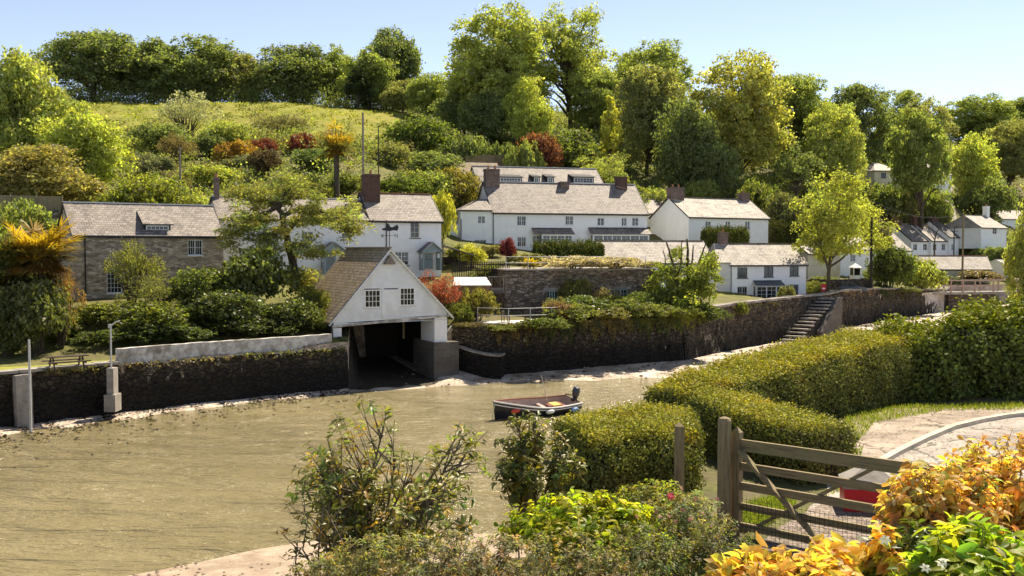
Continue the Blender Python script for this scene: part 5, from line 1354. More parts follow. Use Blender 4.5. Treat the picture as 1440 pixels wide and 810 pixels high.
for sgn in (1, -1):
    pts = []
    for r in rows: a = Vector(r[0] if sgn < 0 else r[-1]); b = Vector(r[2] if sgn < 0 else r[-3]); pts.append(a.lerp(b, .35) + Vector((0, sgn * .02, 0)))
    m = MB(); m.tube(pts, .035, 5); m.build('rubbing_strake', M['paint'], t)
for s_, wth in ((.34, .24), (.62, .26), (.86, .30)):
    hh = hull(s_, .06); yb_ = hh[4][0]; zz = hh[4][1]; m = MB(); m.box(s_ * BL - wth / 2, s_ * BL + wth / 2, -yb_, yb_, zz, zz + .04); m.build('thwart', M['boat_in'] if s_ < .8 else M['varnish'], t)
m = MB(); hh = hull(.5, .06); m.box(.2 * BL, .95 * BL, -.5, .5, -.08, -.04); m.build('bottom_boards', M['wood_grey'], t)
m = MB(); m.box(.70 * BL, .80 * BL, -.25, .35, -.03, .42); m.build('fuel_box', M['yellow'], t)
m = MB(); m.box(.655 * BL, .70 * BL, -.2, .25, -.03, .40); m.build('locker', M['varnish'], t)
def fender(s_, mat, lz=.15):
    hh = hull(s_, 0); y = -hh[5][0] - .09; z = hh[5][1] - lz; x = s_ * BL; m = MB()
    pts = [Vector((x - .30 + .6 * k / 8, y, z + .02 * k / 8)) for k in range(9)]; m.tube(pts, [.03, .10, .125, .135, .135, .135, .125, .10, .03], 10); m.build('fender', M[mat], t, smooth=True)
fender(.17, 'fender_red', .1); fender(.88, 'fender_blue', .1); fender(.55, 'board', .02)
e = MB(); ex = BL + .12; ez = hull(1, 0)[-1][1]
e.tube([(ex - .05, .0, ez + .05), (ex - .04, 0, ez + .22), (ex - .02, 0, ez + .5), (ex + .02, 0, ez + .72), (ex + .05, 0, ez + .80)], [.13, .22, .25, .20, .06], 12); e.box(ex - .06, ex + .08, -.07, .07, -.5, ez + .05); e.box(ex - .3, ex - .05, -.1, .1, ez - .1, ez + .06)
eo = e.build('outboard_engine', M['engine'], t, smooth=False)
m = MB(); m.bar((ex - .2, 0, ez + .25), (ex - .75, .1, ez + .38), .05); m.build('tiller', M['engine'], eo)
m = MB(); m.tube([(.74 * BL, .75, .35), (.71 * BL, .9, 1.0), (.67 * BL, 1.0, 1.95)], [.028, .025, .02], 6); m.build('oar', M['rope'], t)
m = MB(); m.tube([(0 - .1, 0, 1.05), (-.28, -.12, .5), (-.5, -.3, -.1)], .022, 5); m.build('mooring_line', M['rope'], t)

# ------------------------------------------------------------------ bridge, car, sign
def gp(px, py, d): p = P(px, py, d); return p
t = empty('footbridge', (0, 0, 0)); tag(t, 'timber railed bridge over the creek by the pale roofed outbuilding', 'bridge')
bz = EYE + (350 - 410.5) * 147 / F
pA, pB, pC = Vector((XA(1303, 138), 138, 4.15)), Vector((XA(1372, 147), 147, bz)), Vector((XA(1475, 150), 150, bz))
m = MB()
for a, b in ((pA, pB), (pB, pC)):
    d = (b - a); d.z = 0; d.normalize(); nn = Vector((-d.y, d.x, 0)); m.prism([a, b, b + nn * 3.0, a + nn * 3.0], (0, 0, -.35))
m.build('deck', M['concrete'], t)
for side_ in (0.08, 2.9):
    for a, b, n in ((pA, pB, 4), (pB, pC, 4)):
        d = (b - a).normalized(); nn = Vector((-d.y, d.x, 0)) * side_
        for k in range(n + (1 if b is pC else 0)): p = a.lerp(b, k / n) + nn; m = MB(); m.box(p.x - .09, p.x + .09, p.y - .09, p.y + .09, p.z - .2, p.z + 1.75); m.build('post', M['wood_pink'], t)
        for q in (.85, 1.62): m = MB(); m.bar(a + nn + Vector((0, -.1, q)), b + nn + Vector((0, -.1, q)), .07, .16); m.build('rail', M['wood_pink'], t)
rough_wall('abutment_wall', 'pale stone abutment under the footbridge', [(XA(1334, 146.5), 146.5), (XA(1372, 148), 148), (XA(1400, 151), 151)], [bz - .4, bz - .4, bz - .4], .2, .8, 'rubble_grey')
rough_wall('abutment_wall', 'dark stone abutment of the footbridge at the picture edge', [(XA(1425, 150.5), 150.5), (XA(1500, 152), 152)], [bz - .4, bz - .4], .2, .8, 'rubble_dark')

def car(px, d, rz, label, paint, L_=4.2):
    p = G(px, d); t = empty('parked_car', (p.x, p.y, p.z), rz); tag(t, label, 'car')
    prof = [(-2.05, .35), (-2.08, .62), (-1.95, .80), (-1.1, .92), (-.45, 1.38), (.75, 1.45), (1.45, 1.12), (1.95, 1.0), (2.08, .7), (2.05, .35)]
    m = MB(); W_ = .84
    nP = len(prof)
    for s_ in (-1, 1):
        m.add([(x, s_ * (W_ - (.16 if z > 1.1 else 0)), z) for x, z in prof], [tuple(range(nP))])
    for i in range(nP - 1):
        (x0, z0), (x1, z1) = prof[i], prof[i + 1]; w0, w1 = W_ - (.16 if z0 > 1.1 else 0), W_ - (.16 if z1 > 1.1 else 0)
        m.quad((x0, -w0, z0), (x1, -w1, z1), (x1, w1, z1), (x0, w0, z0))
    m.build('body', M[paint], t)
    for s_ in (-1, 1):
        m = MB(); y = s_ * .835; m.prism([(-.95, y, .95), (-.42, s_ * .70, 1.32), (.12, s_ * .69, 1.37), (.12, y, .97)], (0, s_ * .012, 0)); m.prism([(.2, y, .97), (.2, s_ * .69, 1.37), (.75, s_ * .69, 1.39), (1.3, y, 1.05)], (0, s_ * .012, 0)); m.build('side_window', M['glass'], t)
        for x in (-1.3, 1.3):
            m = MB(); m.tube([(x, s_ * .70, .32), (x, s_ * .87, .32)], .32, 18); wo_ = m.build('wheel', M['gutter'], t); m = MB(); m.tube([(x, s_ * .871, .32), (x, s_ * .885, .32)], .19, 12); m.build('rim', M['metal'], wo_)
        m = MB(); m.box(-2.1, -1.98, s_ * .62 - .14, s_ * .62 + .14, .6, .74); m.build('headlight', M['paint'], t)
    m = MB(); m.prism([(-1.06, -.62, .96), (-1.06, .62, .96), (-.50, .6, 1.36), (-.50, -.6, 1.36)], (-.015, 0, .015)); m.build('windscreen', M['glass'], t)
M['car_blue'] = m_noise('dark blue grey car paint', (.045, .06, .075), (.055, .07, .085), 2, .25, spec=.7, bs=0.0)
M['car_black'] = m_noise('black car paint', (.012, .012, .014), (.016, .016, .018), 2, .25, spec=.7, bs=0.0)
car(1193, 122, R(168), 'blue grey car parked behind the quay wall near the kiosk', 'car_blue')
car(1434, 172, R(100), 'black car parked past the footbridge at the picture edge', 'car_black')
m = MB(); p = P(1158, 404, 114); m.box(p.x - .28, p.x + .28, p.y - .12, p.y, p.z - .4, p.z + .3); t = empty('lifebuoy_box', (p.x, p.y, p.z - 1.6)); tag(t, 'small red lifebuoy cabinet on a post above the stone steps', 'cabinet')
m = MB(); m.box(-.26, .26, -.1, .08, 1.2, 1.85); m.prism([(-.3, -.12, 1.853), (.3, -.12, 1.853), (0, -.12, 2.0)], (0, .24, 0)); m.build('cabinet', M['red'], t); m = MB(); m.box(-.05, .05, .085, .18, -.8, 1.6); m.build('post', M['wood'], t)
m = MB(); m.box(-.15, .15, -.115, -.101, 1.4, 1.55); m.build('label_plate', M['paint'], t)
# utility poles and cables
def upole(px, top, d, label, arm=True, r=.14, mat='wood_grey', base=None, lean=0.0):
    z = gz(px, d); zt = EYE + (350 - top) * d / F; x = XA(px, d); t = empty('utility_pole', (x, d, z)); tag(t, label, 'pole')
    m = MB(); m.tube([(0, 0, -.5), (lean, 0, zt - z)], [r, r * .7], 9); m.build('pole', M[mat], t)
    if arm: m = MB(); m.bar((-.7, 0, zt - z - .5), (.7, 0, zt - z - .5), .09); m.build('crossarm', M[mat], t)
    return Vector((x + lean, d, zt))
u1 = upole(511.5, 160, 103, 'tall grey utility pole above the brown chimney', arm=False)
u2 = upole(533, 178, 106, 'thin dark pole next to the tall grey utility pole', arm=False, r=.07, mat='dark')
u3 = upole(1225, 283, 124.6, 'tall dark utility pole in front of the yellow-green tree', arm=False, mat='dark', r=.17)
u4 = upole(1353.5, 300, 158, 'brown utility pole before the long pale roofed outbuilding', arm=False, mat='wood', r=.17)
u5 = upole(1341, 321, 176, 'small pole with crossarm behind the brown utility pole', r=.12, mat='dark')
u6 = upole(1186, 243, 155, 'grey utility pole rising above the yellow-green tree', arm=False)
upole(255, 207, 112, 'short grey post among the hillside shrubs', arm=False, r=.13)
def cable(a, b, label, sag=.03):
    m = MB(); pts = []
    for k in range(13): q = k / 12; p = a.lerp(b, q); p.z -= 4 * sag * (b - a).length * q * (1 - q); pts.append(p)
    m.tube(pts, .018, 4, cap=False); tag(m.build('power_cable', M['gutter']), label, 'cable')
cable(u1 + Vector((0, 0, -1.5)), P(690, 268, 122), 'cable dropping from the tall grey pole to the long white house')
cable(P(866, 262, 124), P(1060, 287, 140), 'cable between the long white house and the gabled house chimneys'); cable(u6, u3, 'cable from the grey pole down to the tall dark pole'); cable(u3, u4, 'cable linking the tall dark and brown utility poles')
# ------------------------------------------------------------------ lane, drive, gate
NZ = 6.5
def sheet(name, pts, z, mat, th=.0):
    m = MB(); m.prism([(p[0], p[1], z - .04) for p in pts], (0, 0, .04)); return tag(m.build(name, M[mat]), kind='structure')
def gnd(px, py, z=NZ):
    a, b, c = ray(px, py); t = (z - EYE) / c; return (a * t, b * t)
M['tarmac_old'] = m_noise('worn earthy tarmac', (.17, .135, .105), (.37, .305, .24), 1.6, .9, (.44, .37, .30), 1.0, .03)
def _crack(m):
    nt = m.node_tree; b = [n for n in nt.nodes if n.type == 'BSDF_PRINCIPLED'][0]; src = b.inputs['Base Color'].links[0].from_socket; tc = N(nt, 'TexCoord')
    nz = N(nt, 'TexNoise', i_Scale=1.5, i_Detail=5.0); L(nt, tc, 'Object', nz, 'Vector'); sc = N(nt, 'VectorMath', operation='SCALE'); L(nt, nz, 'Color', sc, 0); sc.inputs['Scale'].default_value = .9
    ad = N(nt, 'VectorMath', operation='ADD'); L(nt, tc, 'Object', ad, 0); L(nt, sc, 0, ad, 1)
    v = N(nt, 'TexVoronoi', feature='DISTANCE_TO_EDGE', i_Scale=.55); L(nt, ad, 0, v, 'Vector'); r = ramp(nt, [(.006, .8), (.018, 0.0)]); L(nt, v, 'Distance', r, 'Fac')
    nt.links.new(mixc(nt, src, (.05, .04, .03), r.outputs['Color']), b.inputs['Base Color'])
_crack(M['tarmac_old'])
M['asphalt'] = m_noise('pale worn asphalt', (.25, .22, .19), (.40, .355, .31), 2.6, .9, (.21, .185, .16), .7, .015)
_crack(M['asphalt'])
M['kerb'] = m_noise('pale kerb stone', (.40, .35, .27), (.55, .49, .385), 3, .85, (.34, .29, .22), .4, .01)
M['paving'] = m_brick('block paving', (.19, .15, .12), (.33, .27, .225), (.06, .05, .038), .21, .105, .008, .0, .9, .7, .01, (.14, .115, .085), (.45, .7))
M['verge'] = m_noise('rough verge', (.09, .10, .025), (.19, .19, .05), 3.5, .95, (.22, .18, .11), .9, .06)
ke = [gnd(1236, 655), gnd(1262, 640), gnd(1300, 621), gnd(1340, 604), gnd(1380, 594), gnd(1415, 588), gnd(1475, 581)]
far = [gnd(1600, 579), gnd(1500, 571), gnd(1420, 573), gnd(1330, 574), gnd(1255, 574), gnd(1200, 590)]
sheet('layby', ke + far + [gnd(1160, 640), gnd(1165, 720), gnd(1205, 720)], NZ + .006, 'tarmac_old')
sheet('lane', ke[::-1] + [gnd(1236, 655), gnd(1140, 712), gnd(1080, 800), gnd(1250, 900), gnd(2600, 900), gnd(2400, 640), gnd(1700, 585)], NZ + .012, 'asphalt')
sheet('block_paved_drive', [gnd(1098, 742), gnd(1165, 706), gnd(1260, 714), gnd(1310, 740), gnd(1340, 900), gnd(1010, 900), gnd(1040, 790)], NZ + .022, 'paving')
m = MB()
for a, b in zip(ke[:-1], ke[1:]):
    a, b = Vector((*a, NZ)), Vector((*b, NZ)); n = max(1, round((b - a).length / .95))
    for k in range(n): p, q = a.lerp(b, k / n), a.lerp(b, (k + 1) / n); d = (q - p).normalized(); m.bar(p + d * .004 + Vector((0, 0, .01)), q - d * .004 + Vector((0, 0, .01)), .125, .16)
tag(m.build('kerb', M['kerb']), kind='structure')
# the gate
gd = 12.4; gb = P(1035, 757, gd); gr = P(1270, 655, 11.05); dv = Vector((gr.x - gb.x, gr.y - gb.y, 0)).normalized()
rz = math.atan2(dv.y, dv.x); t = empty('field_gate', (gb.x, gb.y, NZ), rz); tag(t, 'weathered five bar timber gate with wire mesh along its foot', 'gate')
GL = 3.05; bars = [(.13, .085), (.37, .085), (.62, .095), (.86, .095), (1.12, .14)]
def wobble(mb): pass
m = MB(); m.box(-.05, .06, -.05, .05, 0.02, 1.27); m.add([(-.05, -.05, 1.27), (.06, -.05, 1.27), (.06, .05, 1.27), (-.05, .05, 1.27), (.005, 0, 1.34)], [(0, 1, 4), (1, 2, 4), (2, 3, 4), (3, 0, 4)]); m.build('hanging_stile', M['wood_v'], t)
m = MB(); m.box(GL - .08, GL, -.045, .045, .02, 1.2); m.build('closing_stile', M['wood_v'], t)
for zc, hh in bars: m = MB(); m.box(.062, GL - .082, -.022, .022, zc - hh / 2, zc + hh / 2); m.build('bar', M['wood'], t)
m = MB(); m.bar((.06, -.045, 1.06), (1.12, -.045, .12), .04, .085, up=(0, 1, 0)); m.build('brace', M['wood'], t)
m = MB(); m.bar((.1, .05, .05), (1.75, .05, 1.1), .04, .105, up=(0, 1, 0)); m.build('brace', M['wood'], t)
m = MB()
for k in range(52): x = .1 + k * .055; m.tube([(x, -.03, .02), (x, -.03, .5)], .0022, 4, cap=False)
for k in range(9): z = .03 + k * .055; m.tube([(.08, -.032, z), (2.95, -.032, z)], .0022, 4, cap=False)
m.build('wire_mesh', M['gutter'], t)
m = MB(); m.tube([(-.09, 0, .25), (-.04, 0, .25)], .03, 8); m.tube([(-.09, 0, 1.05), (-.04, 0, 1.05)], .03, 8); m.build('hinge', M['gutter'], t)
def round_post(name, label, px, bot, top, d, r, mat='wood_v', dome=True):
    b = P(px, bot, d); zt = P(px, top, d).z; m = MB(); z0 = gz(px, d) - .3
    m.tube([(b.x, b.y, z0), (b.x, b.y, zt - r * .55), (b.x, b.y, zt - r * .2), (b.x, b.y, zt)], [r, r, r * .8, r * .25 if dome else r], 14); return tag(m.build(name, M[mat]), label, 'post')
round_post('gate_post', 'round topped timber gate post', 1017.5, 757, 586, 12.35, .082)
b = P(955, 700, 14.0); zt = P(955, 594, 14.0).z; m = MB(); m.box(b.x - .06, b.x + .06, b.y - .06, b.y + .06, 5.6, zt - .05); m.add([(b.x - .06, b.y - .06, zt - .05), (b.x + .06, b.y - .06, zt - .05), (b.x + .06, b.y + .06, zt - .05), (b.x - .06, b.y + .06, zt - .05), (b.x, b.y, zt)], [(0, 1, 4), (1, 2, 4), (2, 3, 4), (3, 0, 4)])
tag(m.build('fence_post', M['wood_v']), 'square timber post standing in front of the low clipped hedge', 'post')
# red bin with pale pitched lid
rb = P(1213, 717, 13.7); t = empty('salt_bin', (rb.x, rb.y, NZ + .02), R(-12)); tag(t, 'red box with pale pitched stone lid beyond the gate', 'bin')
m = MB(); m.box(-.27, .45, -.3, .3, 0, .30); m.build('body', M['red'], t)
m = MB(); m.add([(-.29, -.32, .302), (.47, -.32, .302), (.47, .32, .302), (-.29, .32, .302), (-.29, -.32, .36), (.47, -.32, .36), (.47, .32, .36), (-.29, .32, .36), (.1, .05, .62)], [(3, 2, 1, 0), (0, 1, 5, 4), (1, 2, 6, 5), (2, 3, 7, 6), (3, 0, 4, 7), (4, 5, 8), (5, 6, 8), (6, 7, 8), (7, 4, 8)]); m.build('lid', M['concrete'], t)

# ------------------------------------------------------------------ clipped hedges
HC = (.172, .178, .042)
def g3(px, d): return (XA(px, d), d)
hedge('clipped_hedge', 'low block of clipped hedge behind the square timber post', [g3(806, 15.9), g3(890, 16.1), g3(974, 16.0)], 2.9, [7.25, 7.32, 7.34], [5.4, 5.9, 6.2], .05, 2600, HC, seed=1, bulge=.045, sunlit_top=(2.15, 1.9, .95), round_=.22)
hedge('clipped_hedge', 'short arm of clipped hedge ending behind the field gate', [g3(1000, 18.5), g3(1052, 17.3), g3(1110, 16.2), g3(1172, 15.3)], 1.15, [7.40, 7.36, 7.34, 7.30], 6.3, .045, 2900, HC, seed=2, bulge=.04, sunlit_top=(2.15, 1.9, .95), round_=.22)
hedge('clipped_hedge', 'long flat topped hedge running up to the ivy hedge', [g3(935, 18.9), g3(985, 19.3), g3(1050, 20.2), g3(1130, 22.0), g3(1238, 24.6)], [1.5, 1.7, 1.8, 1.9, 2.0], [7.38, 7.55, 7.68, 7.82, 7.98], [5.6, 6.0, 6.3, 6.4, 6.4], .052, 2400, HC, seed=3, bulge=.05, sunlit_top=(2.25, 1.95, .9), lump=.015)
hedge('ivy_hedge', 'tall shaggy ivy hedge behind the lay-by', [g3(1240, 24.4), g3(1300, 24.6), g3(1370, 24.9), g3(1450, 25.0), g3(1560, 25)], 1.9, [7.85, 8.0, 8.25, 8.52, 8.6], 6.4, .10, 1000, (.11, .135, .026), seed=4, bulge=.22, mat='leaf_hedge', sunlit_top=(2.2, 1.9, .7), rough=.13, lump=.07, amt=.8)

# ------------------------------------------------------------------ garden shrubs in front
def fbase(px, py, d): p = P(px, py, d); return np.array([p.x, p.y, p.z])
def woody_shrub(name, label, base, env, nstem, ntwig, nleaf, leaf, wid, colr, cols=None, gloss=True, sprawl=.5, rad=.022, fold=True, cat='shrub', seed=1, whorl=True, group=None, var=.28, bare=0.0, up=.35, stemmat='bark_pale', amp=.12):
    """stems from the base out to points of an envelope (centre, radii); each ends in twigs carrying leaf rosettes"""
    reseed(label)
    base = np.array(base, float); cen, rr = np.array(env[0], float), np.array(env[1], float)
    fol = Fol(); mb = MB(); tips = []
    for i in range(nstem):
        d = rdir(1)[0]; d[2] = abs(d[2]) * 1.1 - .25; e = cen + rr * unit(d[None])[0] * rng.uniform(.35, .88)
        b = base + rng.normal(0, .10, 3) * np.array([1, 1, .2])
        mid = (b + e) / 2 + np.array([0, 0, amp * np.linalg.norm(e - b)]) + rng.normal(0, .06, 3)
        pts = [Vector(b), Vector(b * .55 + mid * .45), Vector(mid), Vector(mid * .45 + e * .55), Vector(e)]
        mb.tube(pts, [rad, rad * .8, rad * .62, rad * .45, rad * .25], 6, cap=False)
        for k in range(ntwig):
            f = rng.uniform(.25, 1) ** .7; s = mid + (e - mid) * max(0, f * 2 - 1) if f > .5 else b + (mid - b) * (.55 + f * .9)
            dd = unit((s - cen)[None] / rr)[0] * .6 + rdir(1)[0] * .9 + np.array([0, 0, .3]); q = s + dd * rr.mean() * rng.uniform(.14, .42)
            # stay in the envelope
            v = (q - cen) / rr; l = np.linalg.norm(v)
            if l > 1.05: q = cen + v / l * rr * rng.uniform(.92, 1.06)
            mb.tube([Vector(s), Vector((s + q) / 2 + rng.normal(0, .02, 3)), Vector(q)], [rad * .35, rad * .25, rad * .14], 5, cap=False)
            tips.append((q, unit((q - s)[None])[0]))
    pos = []; nr = []; ax = []; c = []
    for q, a in tips:
        if rng.random() < bare: continue
        m = int(nleaf * rng.uniform(.6, 1.4)); ang = rng.uniform(0, 6.28, m)
        u = np.cross(a, [0, 0, 1.0]); u = u / max(np.linalg.norm(u), 1e-6); w = np.cross(a, u)
        rad_ = np.cos(ang)[:, None] * u + np.sin(ang)[:, None] * w
        al = rng.uniform(-.2, 1.0, (m, 1)); axx = unit(rad_ * .9 + a * al + np.array([0, 0, up - .35]))
        pos.append(q + axx * leaf * .1 - a * rng.uniform(0, leaf * 1.6, (m, 1))); ax.append(axx); nr.append(unit(a * .8 + np.array([0, 0, .5]) + rng.normal(0, .35, (m, 3)) - rad_ * .2))
        t = tones(1, var, .12)
        if cols is not None: t = t * np.array(cols[rng.choice(len(cols), p=None if not hasattr(cols, 'p') else cols.p)])
        c.append(np.repeat(t, m, 0) * tones(m, var * .6, .06))
    pos, nr, ax, c = map(np.concatenate, (pos, nr, ax, c))
    Ln = leaf * rng.uniform(.6, 1.25, len(pos)); fol.leaves(pos, nr, ax, Ln, Ln * wid, c, fold)
    o = empty(name, (0, 0, 0)); fo = link('foliage', fol.mesh(name, [M['leaf_gloss' if gloss else 'leaf'], M[stemmat]]), o); fo.color = (*colr, 1)
    mb.build('stems', M[stemmat], o, smooth=True)
    return tag(o, label, cat, group)
W1 = (1, 1, 1)
# tall rangy shrub before the water
woody_shrub('rhododendron', 'rangy open shrub with visible branches in front of the river', fbase(520, 850, 9.6), (fbase(560, 705, 9.8), (1.05, .9, 1.0)), 30, 20, 9, .085, .36, (.255, .255, .055), [(1, 1, 1), (1, 1, 1), (1.5, 1.05, .7), (.7, .85, .9)], seed=1, bare=.06)
woody_shrub('rhododendron', 'denser leafy shrub overlapping the moored boat', fbase(745, 760, 10.8), (fbase(752, 655, 11), (.54, .5, .60)), 18, 20, 9, .085, .38, (.19, .195, .04), [(1, 1, 1), (1, 1, 1), (1.4, 1.1, .7)], seed=2)
woody_shrub('straggling_shrub', 'thin twiggy straggling shrub beside the rangy one', fbase(470, 860, 9.0), (fbase(455, 745, 9.2), (.46, .5, .5)), 12, 7, 5, .06, .42, (.13, .125, .03), [(1, 1, 1), (1.5, 1, .5)], rad=.012, bare=.35)
woody_shrub('lime_shrub', 'bright lime green leafed shrub below the clipped hedge', fbase(815, 800, 8.6), (fbase(815, 742, 8.8), (.78, .5, .30)), 34, 16, 9, .075, .5, (.42, .42, .03), [(1, 1, 1), (1.1, 1.05, .8), (.7, .85, .8)], gloss=False, up=-.25, rad=.010)
for k in range(4):
    woody_shrub('lime_shoot', ('bright lime shoot standing up before the hedge, the tallest one', 'bright lime shoot nearest the square timber post', 'small lime shoot poking out between the twiggy shrubs', 'lime shoot low down among the grey-green shrubs')[k], fbase((845, 880, 725, 940)[k], (735, 745, 780, 780)[k], 8.7), (fbase((845, 880, 718, 925)[k], (706, 722, 752, 762)[k], 8.7), ((.10, .1, .15), (.12, .1, .12), (.14, .1, .09), (.2, .1, .08))[k]), 5, 7, 8, .07, .5, (.44, .43, .03), gloss=False, up=-.3, rad=.008)
GS = []
GC = [(1, 1, 1), (1, 1, 1), (1.25, 1.0, .9), (.8, .95, 1.0)]
for k, (px, py, d, rx, rz_, lb, cc, lf) in enumerate((
    (540, 800, 7.8, .62, .24, 'greyish small leaved shrub at the foot of the rangy shrub', (.27, .25, .10), .035),
    (660, 800, 7.6, .62, .26, 'small leaved pinkish green shrub at the bottom edge', (.28, .24, .12), .035),
    (790, 806, 7.4, .60, .28, 'twiggy grey green shrub below the lime shrub', (.25, .23, .085), .035),
    (905, 800, 7.6, .52, .32, 'small leaved green shrub with pinkish flowers', (.20, .21, .06), .034),
    (965, 745, 8.8, .44, .34, 'grey green shrub with pink flowers beside the gate post', (.26, .26, .11), .036),
    (925, 705, 10.5, .5, .2, 'low leafy plant under the square timber post', (.27, .27, .05), .045),
    (470, 815, 8.2, .5, .18, 'low scrubby shrub at the edge of the sand', (.25, .23, .08), .035),
    (1020, 790, 7.6, .3, .3, 'dark small leaved shrub under the gate post', (.15, .15, .045), .035))):
    GS.append(None); GS[-1] = woody_shrub('garden_shrub', lb, fbase(px, py + 60, d), (fbase(px, py, d + .1), (rx, .55, rz_)), 40, 15, 8, lf, .45, cc, GC, gloss=False, rad=.006, up=.4)
# little pink flowers
def flowers(parent, px, py, d, spread, n, size, colr):
    c0 = fbase(px, py, d); reseed('flowers%d' % px)
    for i in range(n):
        fol = Fol(); pos = []; ax = []; nr = []
        q = c0 + rng.normal(0, 1, 3) * np.array(spread); a = unit((rdir(1)[0] * .5 + np.array([0, -.4, .7]))[None])[0]; u = unit(np.cross(a, [1, 0, .2])[None])[0]; w = np.cross(a, u)
        for k in range(6): th = k * 1.047; r = np.cos(th) * u + np.sin(th) * w; pos.append(q + r * size * .1); ax.append(r + a * .35); nr.append(a)
        fol.leaves(np.array(pos), unit(np.array(nr)), np.array(ax), size, size * .6, tones(6, .15, .03), True); o = link('flower', fol.mesh('flower', [M['leaf'], M['twig']]), parent); o.color = (*colr, 1)
flowers(GS[4], 943, 697, 8.9, (.004, .004, .004), 2, .034, (.62, .05, .16))
flowers(GS[4], 965, 725, 8.5, (.15, .08, .08), 13, .022, (.55, .22, .22))
# orange-leaved shrub over the gate and lime shrub with white stars in the corner
OC = [(1, 1, 1), (1.1, 1.0, .8), (.9, .72, .8), (1.0, 1.2, .8), (.75, .6, .7)]
OR = (.72, .49, .14)
woody_shrub('orange_shrub', 'orange leaved shrub leaning over the field gate', fbase(1340, 850, 5.4), (fbase(1325, 710, 5.5), (.36, .36, .26)), 52, 18, 9, .060, .46, OR, OC, gloss=False, up=-.35, rad=.009, var=.2, amp=.05)
woody_shrub('orange_shrub', 'orange leaved shrub at the edge of the picture above the lime leaves', fbase(1460, 830, 5.7), (fbase(1435, 665, 5.9), (.40, .4, .24)), 52, 18, 9, .060, .46, OR, OC, gloss=False, up=-.35, rad=.009, var=.2, amp=.05)
woody_shrub('orange_shrub', 'low orange leaved shrub spreading under the gate', fbase(1120, 880, 4.7), (fbase(1120, 812, 4.7), (.30, .3, .13)), 34, 15, 9, .070, .5, (.74, .53, .13), OC, gloss=False, up=-.35, rad=.009, var=.2)
for k, (px, py, d, rx, rz_, lb) in enumerate(((1170, 775, 4.9, .07, .12, 'upright orange leaf spray in front of the gate mesh'), (1052, 790, 4.9, .08, .08, 'small orange leaf spray beneath the hanging stile'), (1240, 772, 5.0, .09, .14, 'tall orange leaf spray between the two orange shrubs'))):
    woody_shrub('orange_spray', lb, fbase(px + 5, py + 60, d), (fbase(px, py, d), (rx, .1, rz_)), 6, 8, 8, .09, .5, (.74, .53, .13), OC, gloss=False, up=-.35, rad=.007, var=.2)
LIMES = woody_shrub('lime_shrub', 'lime leaved shrub with white star flowers in the corner', fbase(1385, 900, 4.5), (fbase(1372, 800, 4.6), (.36, .35, .2)), 36, 14, 8, .085, .42, (.36, .40, .035), [(1, 1, 1), (1.15, 1.05, .8), (.6, .8, .7)], gloss=False, up=-.1, rad=.008)
woody_shrub('green_underplanting', 'dark green leaves below the orange shrub', fbase(1290, 880, 4.9), (fbase(1275, 790, 5.1), (.2, .3, .2)), 20, 12, 8, .06, .45, (.10, .14, .02), None, gloss=True, rad=.008)
flowers(LIMES, 1335, 780, 4.35, (.12, .05, .05), 6, .024, (.80, .80, .76))
# grass verge by the hedge foot
fol = Fol()
def tufts(poly, n, hgt, z, colr):
    xs = [p[0] for p in poly]; ys = [p[1] for p in poly]; pts = []
    while len(pts) < n:
        x, y = rng.uniform(min(xs), max(xs)), rng.uniform(min(ys), max(ys)); ins = False; j = len(poly) - 1
        for i in range(len(poly)):
            if (ys[i] > y) != (ys[j] > y) and x < (xs[j] - xs[i]) * (y - ys[i]) / (ys[j] - ys[i]) + xs[i]: ins = not ins
            j = i
        if ins: pts.append((x, y, z))
    p = np.array(pts); nr = rdir(n) * np.array([1, 1, .2]); ax = rdir(n) * .55 + np.array([0, 0, 1.0]); Ln = hgt * rng.uniform(.4, 1.3, n)
    fol.leaves(p + unit(ax) * Ln[:, None] * .4, unit(nr), ax, Ln, .012, tones(n, .3, .12) * np.array(colr))
tufts([gnd(1190, 584), gnd(1260, 572), gnd(1440, 566), gnd(1440, 577), gnd(1330, 578), gnd(1230, 596), gnd(1192, 640), gnd(1178, 650)], 5200, .10, NZ, (.20, .22, .035))
tufts([gnd(1035, 752), gnd(1040, 715), gnd(1090, 700), gnd(1120, 708), gnd(1085, 738)], 2600, .13, NZ, (.18, .21, .035))
tufts([gnd(1186, 640), gnd(1215, 630), gnd(1190, 690), gnd(1165, 700)], 700, .09, NZ, (.19, .21, .04))
o = link('verge_grass', fol.mesh('verge_grass', [M['leaf'], M['twig']])); tag(o, 'rough grass along the hedge foot and gate', 'grass', kind='stuff')

# litter and grit on the lay-by and drive
fol = Fol(); n = 1500; a = rng.uniform(0, 1, (n, 2)); p = np.array([gnd(1170 + 260 * u, 578 + 85 * v ** 1.5) for u, v in a]); keep = np.ones(n, bool)
p = np.column_stack([p, np.full(n, NZ + .022)]); fol.leaves(p, unit(rdir(n) * .3 + np.array([0, 0, 1.0])), rdir(n), rng.uniform(.015, .06, n), rng.uniform(.01, .035, n), tones(n, .5, .1) * np.array((.16, .115, .06)))
n = 900; p = np.array([gnd(1060 + 250 * u, 705 + 90 * v) for u, v in rng.uniform(0, 1, (n, 2))]); p = np.column_stack([p, np.full(n, NZ + .03)]); fol.leaves(p, unit(rdir(n) * .3 + np.array([0, 0, 1.0])), rdir(n), rng.uniform(.012, .045, n), rng.uniform(.01, .03, n), tones(n, .5, .1) * np.array((.17, .12, .05)))
o = link('leaf_litter', fol.mesh('leaf_litter', [M['leaf'], M['twig']])); tag(o, 'dry leaf litter and grit on the lay-by and drive', 'litter', kind='stuff')
